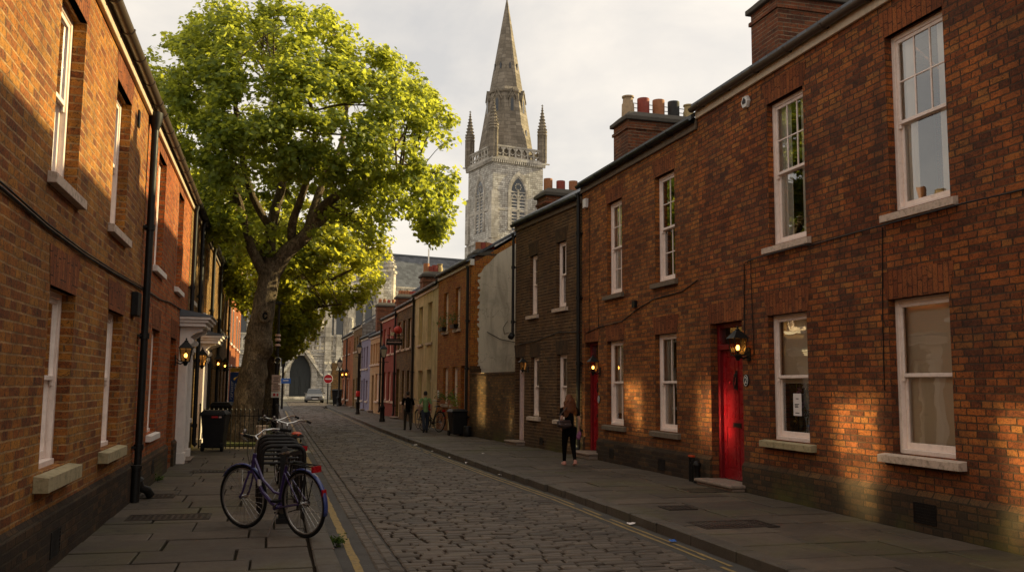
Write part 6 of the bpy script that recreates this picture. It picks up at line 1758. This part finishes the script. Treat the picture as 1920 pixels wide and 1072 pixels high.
M['rim'] = plain('grey_alloy_rim', (0.30,0.28,0.26), 0.4, metal=.7, var=.2)
M['saddle'] = plain('black_vinyl_saddle', (0.016,0.014,0.013), .35)
hd = atan2(.80,-.60)
bicycle('purple step-through bicycle with a silver swept handlebar parked at the kerb', (.385,10.06,.0), hd, R(-4), R(10))

# --- cycle stands (black hoops in a line) and a dark bicycle locked behind
for i, (x, y, lb) in enumerate(((.16,11.55,'black hoop cycle stand right behind the purple bicycle'),(.13,12.25,'black hoop cycle stand, second behind the purple bicycle'),(.11,13.0,'black hoop cycle stand, third behind the purple bicycle'),(.09,13.8,'black hoop cycle stand farthest behind the purple bicycle'))):
    t = thing('cycle_stand', lb, 'cycle stand', (x,y,0), 0, 'black hoop cycle stands')
    m = MB(); w, h, r = .25, .86, .10
    pts = [(-w,0,-.02),(-w,0,h-r)]+[(-w+r-r*cos(a),0,h-r+r*sin(a)) for a in (pi/6,pi/3,pi/2)]+[(w-r+r*sin(a),0,h-r+r*cos(a)) for a in (0,pi/6,pi/3,pi/2)]+[(w,0,-.02)]
    m.tube(pts,.026,10); m.build('hoop', M['iron'], t)
    m = MB(); m.tube([(-w+.01,0,h-.20),(w-.01,0,h-.20)],.018,8); m.tube([(-w+.01,0,h-.10),(w-.01,0,h-.10)],.014,8); m.build('crossbar', M['iron'], t)
t = thing('iron_post', 'thick square black iron post between the wheels of the purple bicycle', 'post', (.17,11.15,0), 0)
m = MB(); m.box(-.05,.05,-.05,.05,-.02,.82); m.lathe([(.07,.82),(.05,.86),(.0,.90)],(0,0,0),4,False,pi/4); m.build('shaft', M['iron'], t)
m = MB(); m.box(-.075,.075,-.075,.075,0,.06); m.build('foot', M['iron'], t)
b2 = bicycle('dark bicycle with an orange-red saddle cover locked behind the black hoops', (.36,13.25,.0), hd-R(25), R(3), R(-8), 'darkdoor', 'iron', False)
m = MB(); m.ball((.22,0,.90),.075,10,.55,1.5,1.0); m.build('saddle_cover', M['orange'], b2)
bicycle('black bicycle standing farthest back along the hoops', (.22,14.4,.0), hd-R(32), R(-3), 0, 'iron', 'iron', False)

# --- wheelie bins
def wheelie(label, loc, rot, S=1.0, mark=False, group='wheelie bins'):
    t = thing('wheelie_bin', label, 'wheelie bin', loc, rot, group)
    m = MB(); m.hexa([(x*S,y*S,.07*S) for x,y in ((-.22,-.24),(.22,-.24),(.22,.24),(-.22,.24))]+[(x*S,y*S,.88*S) for x,y in ((-.29,-.31),(.29,-.31),(.29,.33),(-.29,.33))])
    m.build('bin_body', M['binplastic'], t, bevel=.025*S, seg=2)
    m = MB(); m.box(-.315*S,.315*S,-.335*S,.35*S,.872*S,.905*S); m.build('rim', M['binplastic'], t, bevel=.01)
    m = MB(); m.hexa([(x*S,y*S,.906*S) for x,y in ((-.31,-.33),(.31,-.33),(.31,.35),(-.31,.35))]+[(x*S,y*S,.985*S) for x,y in ((-.25,-.20),(.25,-.20),(.25,.30),(-.25,.30))])
    m.box(-.31*S,.31*S,-.36*S,-.33*S,.89*S,.925*S); m.build('lid', M['binplastic'], t, bevel=.015*S, seg=2)
    m = MB(); m.tube([(-.26*S,.36*S,.86*S),(-.26*S,.42*S,.88*S),(.26*S,.42*S,.88*S),(.26*S,.36*S,.86*S)],.015*S,8); m.build('handle', M['binplastic'], t)
    for sx in (-1,1):
        m = MB(); m.tube([(sx*.20*S,-.0,0),(sx*.26*S,0,0)],.10*S,16); o = m.build('wheel', M['rubber'], t, loc=(0,.27*S,.10*S))
        m = MB(); m.tube([(sx*.255*S,0,0),(sx*.268*S,0,0)],.045*S,12); m.build('wheel_hub', M['binplastic'], o)
    if mark:
        m = MB(); m.box(-.12*S,.02*S,-.325*S,-.300*S,.80*S,.835*S); m.build('red_label', M['signred'], t); m = MB(); m.box(.04*S,.16*S,-.325*S,-.300*S,.80*S,.83*S); m.build('pale_label', M['signpink'], t)
    return t
b = wheelie('black wheelie bin with a red label against the railing on the left', (-1.30,23.25,0), R(172), .98, False)
m = MB(); m.box(-.12,.03,.322,.335,.79,.83); m.build('red_label', M['signred'], b); m = MB(); m.box(-.2,-.14,.322,.335,.79,.825); m.build('pale_label', M['signpink'], b)
wheelie('black wheelie bin behind the railing below the navy banner', (-1.42,29.5,0), R(165), 1.05)
wheelie('black wheelie bin on the right pavement by the mossy yard wall', (5.80,29.0,0), R(8), .86)
wheelie('black wheelie bin at the far end of the right pavement', (4.75,70.0,0), R(-10), 1.25)
t = thing('bin_sack', 'small dark caddy at the foot of the right-hand wheelie bin', 'bin', (6.02,28.45,0), 0)
m = MB(); m.lathe([(.10,0),(.13,.05),(.13,.26),(.11,.30),(.0,.31)],(0,0,0),12); m.build('tub', M['binplastic'], t); m = MB(); m.lathe([(.14,.27),(.14,.31),(.08,.34),(.0,.345)],(0,0,0),12); m.build('lid', M['binplastic'], t)

# --- iron railings round the tree bed
def railing(label, a, b, h, n, group='iron railings round the tree bed', skip=()):
    a, b = V(a), V(b); d = b-a; L = d.length
    t = thing('iron_railing', label, 'railing', (a.x,a.y,0), atan2(d.y,d.x), group)
    for z in (.045, h-.20):
        m = MB(); m.box(-.02,L+.02,-.008,.008,z,z+.02); m.build('rail', M['iron'], t)
    me = None
    for i in range(n+1):
        x = L*i/n; hh = h if i % n else h+.12
        if me is None or not (i % n):
            m = MB(); r = .0125 if i % n else .02
            m.tube([(0,0,-.02),(0,0,hh-.06)],r,6); m.lathe([(r,hh-.06),(r*1.7,hh-.04),(.0,hh)],(0,0,0),6)
            o = m.build('bar' if i % n else 'end_post', M['iron'], t)
            if i % n: me = o.data
        else:
            o = bpy.data.objects.new('bar', me); COL.objects.link(o); o.parent = t
        o.location = (x,0,0)
    return t
railing('low iron railing across the left pavement in front of the big plane tree', (-1.72,24.05), (.12,23.65), 1.0, 17)
railing('iron railing along the kerb side of the tree bed, near half', (.16,23.75), (.20,30.0), 1.0, 30)
railing('iron railing along the kerb side of the tree bed, far half', (.21,30.3), (.26,38.0), 1.05, 30)
m = MB(); m.box(-1.15,.05,24.55,24.75,0,.10); m.box(-1.15,-.95,24.76,38,0,.10); m.box(-.15,.05,24.76,38,0,.10); structure(m.build('bed_edging', M['moss'], None, bevel=.02))
m = MB(); m.poly([(-.949,24.752,.055),(-.151,24.752,.055),(-.151,38,.055),(-.949,38,.055)]); structure(m.build('tree_bed', M['soil']))
t = thing('utility_box', 'pale grey utility box with a small label at the foot of the plane tree', 'utility box', (-.22,24.95,.0), 0)
m = MB(); m.box(-.13,.13,-.10,.10,.0,.48); m.build('cabinet', M['sill'], t, bevel=.01); m = MB(); m.box(-.15,.15,-.12,.12,.481,.52); m.build('lid', M['sill'], t); m = MB(); m.box(-.0,.09,-.104,-.1005,.30,.38); m.build('label_plate', M['signwhite'], t)

# --- street lamps with lanterns on the right
def street_lamp(label, x, y, H, S=1.0, group='black lamp posts with lantern heads on the right'):
    t = thing('street_lamp', label, 'street lamp', (x,y,0), 0, group)
    hl = H-.62*S
    m = MB(); m.lathe([(.125*S,0),(.125*S,.10),(.10*S,.14),(.095*S,.55),(.115*S,.58),(.115*S,.63),(.07*S,.70),(.055*S,.78),(.05*S,hl-.3),(.065*S,hl-.26),(.05*S,hl-.22),(.04*S,hl-.05),(.07*S,hl)],(0,0,0),12); m.tube([(-.22*S,0,hl-.2),(.22*S,0,hl-.2)],.015*S,6); m.build('column', M['iron'], t)
    m = MB()
    for k in range(4):
        a = pi/4+pi/2*k; m.tube([(.09*S*cos(a),.09*S*sin(a),hl),(.185*S*cos(a),.185*S*sin(a),hl+.34*S)],.010*S,5)
    m.lathe([(.10*S,hl-.01),(.10*S,hl+.01)],(0,0,0),4,False,pi/4); m.lathe([(.215*S,hl+.34*S),(.20*S,hl+.37*S),(.09*S,hl+.48*S),(.05*S,hl+.50*S),(.05*S,hl+.53*S),(.02*S,hl+.56*S),(.025*S,hl+.59*S),(0,hl+.63*S)],(0,0,0),4,False,pi/4); m.build('lantern_frame', M['blacktin'], t)
    g = MB(); g.lathe([(.088*S,hl+.012),(.18*S,hl+.338*S)],(0,0,0),4,False,pi/4); g.build('lantern_glass', M['lampwhite'], t)
    return t
M['lampwhite'] = plain('frosted_lamp_glass', (.55,.47,.36), .3, var=.1)
street_lamp('black lamp post with a lantern head standing before the red painted house', 4.69, 40.2, 3.45, 1.05)
lp2 = street_lamp('black lamp post with a red band standing before the lilac house', 4.52, 50.2, 3.9, 1.0)
m = MB(); m.lathe([(.10,.95),(.12,1.0),(.12,1.2),(.10,1.25)],(0,0,0),10); m.build('red_band', M['signred'], lp2)
street_lamp('black lamp post with a lantern head farthest along the right kerb', 4.75, 68.2, 3.6, 1.3)

# --- tall lamp column with parking plates on the left kerb
t = thing('lamp_column', 'slim dark lamp column on the left kerb carrying three faded parking plates', 'lamp column', (.16*.767,31.0,1.62*.233), 0); t.scale = (.767,.767,.767)
m = MB(); m.lathe([(.14,-.5),(.14,1.0),(.09,1.05),(.085,2.5),(.07,2.55),(.055,5.0),(.05,5.02)],(0,0,0),12); m.build('column', M['iron'], t)
m = MB(); m.tube([(0,0,4.95),(-.12,0,5.10),(-.2,0,5.12)],.03,8); m.hexa([(-.45,-.1,5.06),(.30,-.1,5.0),(.30,.1,5.0),(-.45,.1,5.06),(-.40,-.07,5.15),(.05,-.07,5.17),(.05,.07,5.17),(-.40,.07,5.15)]); m.build('lamp_head', M['iron'], t)
m = MB(); m.lathe([(.10,3.42),(.12,3.45),(.12,3.52),(.10,3.55)],(0,0,0),10); m.lathe([(.10,3.2),(.12,3.22),(.12,3.28),(.10,3.3)],(0,0,0),10); m.lathe([(.10,3.62),(.11,3.64),(.11,3.7),(.10,3.72)],(0,0,0),10); m.build('clamp_band', M['signpink'], t)
m = MB(); n = 16; m.tube([(.13*cos(2*pi*i/n)+.02,-.06,2.6+.13*sin(2*pi*i/n)) for i in range(n)],.018,6,closed=True); m.build('mirror_ring', M['chrome'], t)
for k, (z0, z1, cc) in enumerate(((1.62,1.98,'signpink'),(1.28,1.59,'signpink'),(1.02,1.26,'signwhite'))):
    m = MB(); m.box(-.20,.17,-.13,-.115,z0,z1); o = m.build('parking_plate', M[cc], t, bevel=.005)
    m = MB()
    if k < 2:
        for j in range(3): m.box(-.13+.02*(j % 2),.10-.03*(j % 2),-.134,-.1305,z0+.07+.08*j,z0+.10+.08*j)
    else:
        m.box(-.12,-.02,-.134,-.1305,z0+.06,z0+.18); m.box(.03,.10,-.134,-.1305,z0+.06,z0+.17)
    m.build('plate_lettering', M['signred'] if k == 2 else M['ink'], o)
t = thing('sign_pole', 'thin dark pole with a blue direction sign and a yellow strip beyond the lamp column', 'sign pole', (.62,60,0), 0)
m = MB(); m.tube([(0,0,0),(0,0,6.2)],.07,8); m.tube([(0,0,2.7),(0,0,6.2)],.14,8); m.build('pole', M['iron'], t)
m = MB(); m.prism([(-.10,1.62),(.50,1.62),(.50,1.94),(-.10,1.94)],'y',-.16,-.13); m.build('blue_sign', M['signblue'], t, bevel=.01); m = MB(); m.box(.02,.36,-.168,-.1605,1.78,1.84); m.build('sign_arrow', M['signwhite'], t)
m = MB(); m.box(-.42,-.20,-.12,-.10,2.1,3.0); m.build('yellow_strip', M['signyellow'], t)
# --- no entry sign
t = thing('no_entry_sign', 'round red no entry sign with a white bar in front of the church', 'road sign', (4.36,75.4,0), 0)
m = MB(); m.tube([(0,0,0),(0,0,2.2)],.06,8); m.build('post', M['iron'], t)
m = MB(); m.prism([(.36*cos(2*pi*i/24),2.02+.36*sin(2*pi*i/24)) for i in range(24)],'y',-.10,-.07); o = m.build('disc', M['signred'], t); m = MB(); m.box(-.25,.25,-.106,-.1005,1.96,2.08); m.build('white_bar', M['signwhite'], o)
m = MB(); n = 24; m.tube([(.36*cos(2*pi*i/n),-.09,2.02+.36*sin(2*pi*i/n)) for i in range(n)],.02,6,closed=True); m.build('rim', M['signwhite'], o)
# --- banner
t = thing('banner', 'navy banner with a yellow top and pale vertical lettering beside the plane tree trunk', 'banner', (-1.86,34.0,0), 0)
m = MB(); m.tube([(-.0,.0,2.16),(.80,0,2.20)],.018,6); m.build('arm', M['iron'], t)
m = MB(); m.hexa([(.37,-.008,.95),(.72,-.008,.95),(.72,.008,.95),(.37,.008,.95),(.39,-.008,2.0),(.73,-.008,2.02),(.73,.008,2.02),(.39,.008,2.0)]); m.build('cloth', M['banner'], t)
m = MB(); m.hexa([(.39,-.009,2.005),(.73,-.009,2.025),(.73,.009,2.025),(.39,.009,2.005),(.39,-.009,2.15),(.74,-.009,2.18),(.74,.009,2.18),(.39,.009,2.15)]); m.build('yellow_top', M['banneryellow'], t)
rr_ = random.Random(3)
for x, z0, z1, w in ((.47,1.05,1.66,.065),(.585,1.05,1.62,.04)):
    z = z0; m = MB()
    while z < z1:
        k = rr_.randint(0,2); h_ = .048 if w > .05 else .034
        m.box(x-w/2,x-w/2+.012,-.013,-.0085,z,z+h_); m.box(x+w/2-.012,x+w/2,-.013,-.0085,z,z+h_) if k else None
        m.box(x-w/2+.0121,x+w/2-.0121,-.013,-.0085,z+(0,h_*.5,h_*.8)[k],z+(0,h_*.5,h_*.8)[k]+.008)
        z += h_+.018
    m.build('lettering', M['paper'], t)
m = MB(); m.hexa([(.50,-.013,1.74),(.55,-.013,1.72),(.55,-.0085,1.72),(.50,-.0085,1.74),(.52,-.013,1.80),(.65,-.013,1.86),(.65,-.0085,1.86),(.52,-.0085,1.80)])
m.build('emblem', M['gold'], t)
# --- hanging shop board
t = thing('hanging_shop_sign', 'black shop board on an iron bracket hanging from the olive brick house', 'shop sign', (5.86,42.6,3.6), 0)
m = MB(); m.tube([(0,0,.30),(-.75,0,.30)],.018,6); m.tube([(-.12,0,.3),(-.12,0,.15)],.008,5); m.tube([(-.66,0,.3),(-.66,0,.15)],.008,5); m.build('bracket', M['iron'], t)
m = MB(); m.box(-.78,-.03,-.03,.03,-.15,.15); m.build('board', M['blacktin'], t, bevel=.008)
m = MB(); x = -.72; rr_ = random.Random(9)
while x < -.10:
    w = rr_.uniform(.02,.035); m.box(x,x+w,-.034,-.0305,-.035,.015+rr_.uniform(-.01,.015)); x += w+.012
m.box(-.68,-.12,-.034,-.0305,.075,.085); m.build('lettering', M['signpink'], t)
t = thing('red_paper_ball', 'red round lamp ball hanging above the black shop board', 'lamp', (5.60,42.4,4.15), 0)
m = MB(); m.ball((0,0,0),.20,14,.95); m.build('globe', M['flowerred'], t); m = MB(); m.tube([(0,0,.18),(.05,0,.45),(.24,0,.5)],.012,5); m.build('hook', M['iron'], t)
t = thing('pale_pennant', 'small pale yellow cloth pennant next to the red ball', 'pennant', (5.33,42.4,3.97), 0)
m = MB(); m.hexa([(-.10,-.01,-.06),(.05,-.01,-.10),(.05,.01,-.10),(-.10,.01,-.06),(-.05,-.01,.08),(.10,-.01,.06),(.10,.01,.06),(-.05,.01,.08)]); m.build('cloth', M['cloth_white'], t); m = MB(); m.tube([(.05,0,.05),(.50,0,.08)],.008,5); m.build('stick', M['iron'], t)

# --- flower boxes and pots at the orange house
def planter(label, v, z, w, mat, h=.22, out=.12, box=True, leaf=.06):
    f4 = rf(4); o = V(f4[0]); a = f4[1]; p = o+V((v*cos(a)+out*sin(a), v*sin(a)-out*cos(a), z))
    t = thing('flower_box', label, 'flower box', p, a, 'flower boxes on the orange house')
    m = MB(); m.hexa([(-w/2*.9,-.07,0),(w/2*.9,-.07,0),(w/2*.9,.07,0),(-w/2*.9,.07,0),(-w/2,-.09,.13),(w/2,-.09,.13),(w/2,.09,.13),(-w/2,.09,.13)]); m.build('box', M['iron'] if box else M['pot_terracotta'], t)
    C = rng.normal(0,1,(150,3))*np.array([w*.28,.09,h*.45])+np.array([0,-.02,.13+h*.5]); leaves_obj('foliage', C, C-np.array([0,0,.1]), leaf, M[mat], t)
planter('dark flower box on the farther upstairs sill of the orange house', 1.35, 3.56, .62, 'plantleaf', .34)
planter('dark flower box on the nearer upstairs sill of the orange house', 3.15, 3.56, .66, 'plantleaf', .36)
planter('small plant pot on the farther ground floor sill of the orange house', 1.40, .96, .38, 'plantleaf', .20, .1, False)
planter('dark green plant on the nearer ground floor sill of the orange house', 2.85, .96, .5, 'plantleaf', .26, .1, False)
planter('bright lime green plant by the door of the orange house', 3.95, .78, .5, 'limeleaf', .30, .22, False)
t = thing('stone_block', 'yellowed stone block at the foot of the orange house', 'stone block', (5.95,30.55,0), 0)
m = MB(); m.box(-.14,.10,-.14,.14,0,.42); m.box(-.16,.12,-.16,.16,.421,.47); m.build('block', M['creamrender'], t, bevel=.015)
# --- bicycles at the orange house
bicycle('pale-wheeled bicycle with a child seat leaning by the orange house', (5.60,31.2,0), R(112), R(4), 0, 'iron', 'iron', False, None)
q = bicycle('dark bicycle with a red bag leaning half behind the green-shirted walker', (5.45,32.6,0), R(100), R(-3), 0, 'darkdoor', 'iron', False, None)
m = MB(); m.box(-.12,.1,-.1,.1,.78,.98); m.build('red_bag', M['signred'], q, bevel=.03)
# --- distant car
t = thing('parked_car', 'silver saloon car parked nose-on by the church door', 'car', (3.75,84.6,ROAD), 0)
def loft(m, secs):
    k = len(secs[0]); vs = [p for s_ in secs for p in s_]
    m.add(vs,[(i*k+j,i*k+(j+1) % k,(i+1)*k+(j+1) % k,(i+1)*k+j) for i in range(len(secs)-1) for j in range(k)]+[tuple(range(k))[::-1],tuple((len(secs)-1)*k+j for j in range(k))],True)
W = .80
def sec(y, zb, zm, zt, w): return [(-w*.92,y,zb),(w*.92,y,zb),(w,y,zb+.12),(w,y,zm),(w*.9,y,zt),(-w*.9,y,zt),(-w,y,zm),(-w,y,zb+.12)]
m = MB(); loft(m,[sec(-.62,.28,.48,.58,W*.82),sec(-.52,.22,.52,.66,W*.95),sec(-.1,.20,.60,.76,W),sec(.9,.20,.66,.84,W),sec(2.6,.20,.68,.86,W),sec(3.4,.22,.66,.84,W*.97),sec(3.6,.30,.6,.76,W*.9)]); m.build('body', M['carpaint'], t)
m = MB(); loft(m,[[(-W*.88,.70,.82),(W*.88,.70,.82),(W*.86,.75,.84),(-W*.86,.75,.84)],[(-W*.70,1.30,1.20),(W*.70,1.30,1.20),(W*.68,1.34,1.22),(-W*.68,1.34,1.22)]]); m.build('windscreen', M['darkpane'], t)
m = MB(); m.hexa([(-W*.87,.76,.83),(W*.87,.76,.83),(W*.86,3.1,.85),(-W*.86,3.1,.85),(-W*.69,1.35,1.21),(W*.69,1.35,1.21),(W*.68,2.5,1.22),(-W*.68,2.5,1.22)]); m.build('cabin', M['darkpane'], t)
m = MB(); m.hexa([(-W*.70,1.30,1.215),(W*.70,1.30,1.215),(W*.69,2.5,1.225),(-W*.69,2.5,1.225),(-W*.62,1.42,1.27),(W*.62,1.42,1.27),(W*.62,2.4,1.28),(-W*.62,2.4,1.28)]); m.build('roof', M['carpaint'], t)
for sx in (-1,1):
    m = MB(); m.box(*sorted((sx*.45,sx*.70)),-.60,-.50,.50,.62); m.build('headlight', M['lens'], t)
    m = MB(); m.box(*sorted((sx*.80,sx*.95)),.78,.90,.82,.94); m.build('wing_mirror', M['carpaint'], t)
    for y in (.25,2.85):
        m = MB(); m.tube([(sx*.62,y,.28),(sx*.80,y,.28)],.28,18); o = m.build('wheel', M['rubber'], t); m = MB(); m.tube([(sx*.80,y,.28),(sx*.81,y,.28)],.17,14); m.build('hubcap', M['steel'], o)
m = MB(); m.box(-.35,.35,-.63,-.56,.48,.58); m.build('grille', M['blacktin'], t); m = MB(); m.box(-.78,.78,-.645,-.58,.26,.40); m.build('bumper', M['carpaint'], t, bevel=.02); m = MB(); m.box(-.24,.24,-.66,-.646,.33,.42); m.build('number_plate', M['signwhite'], t)
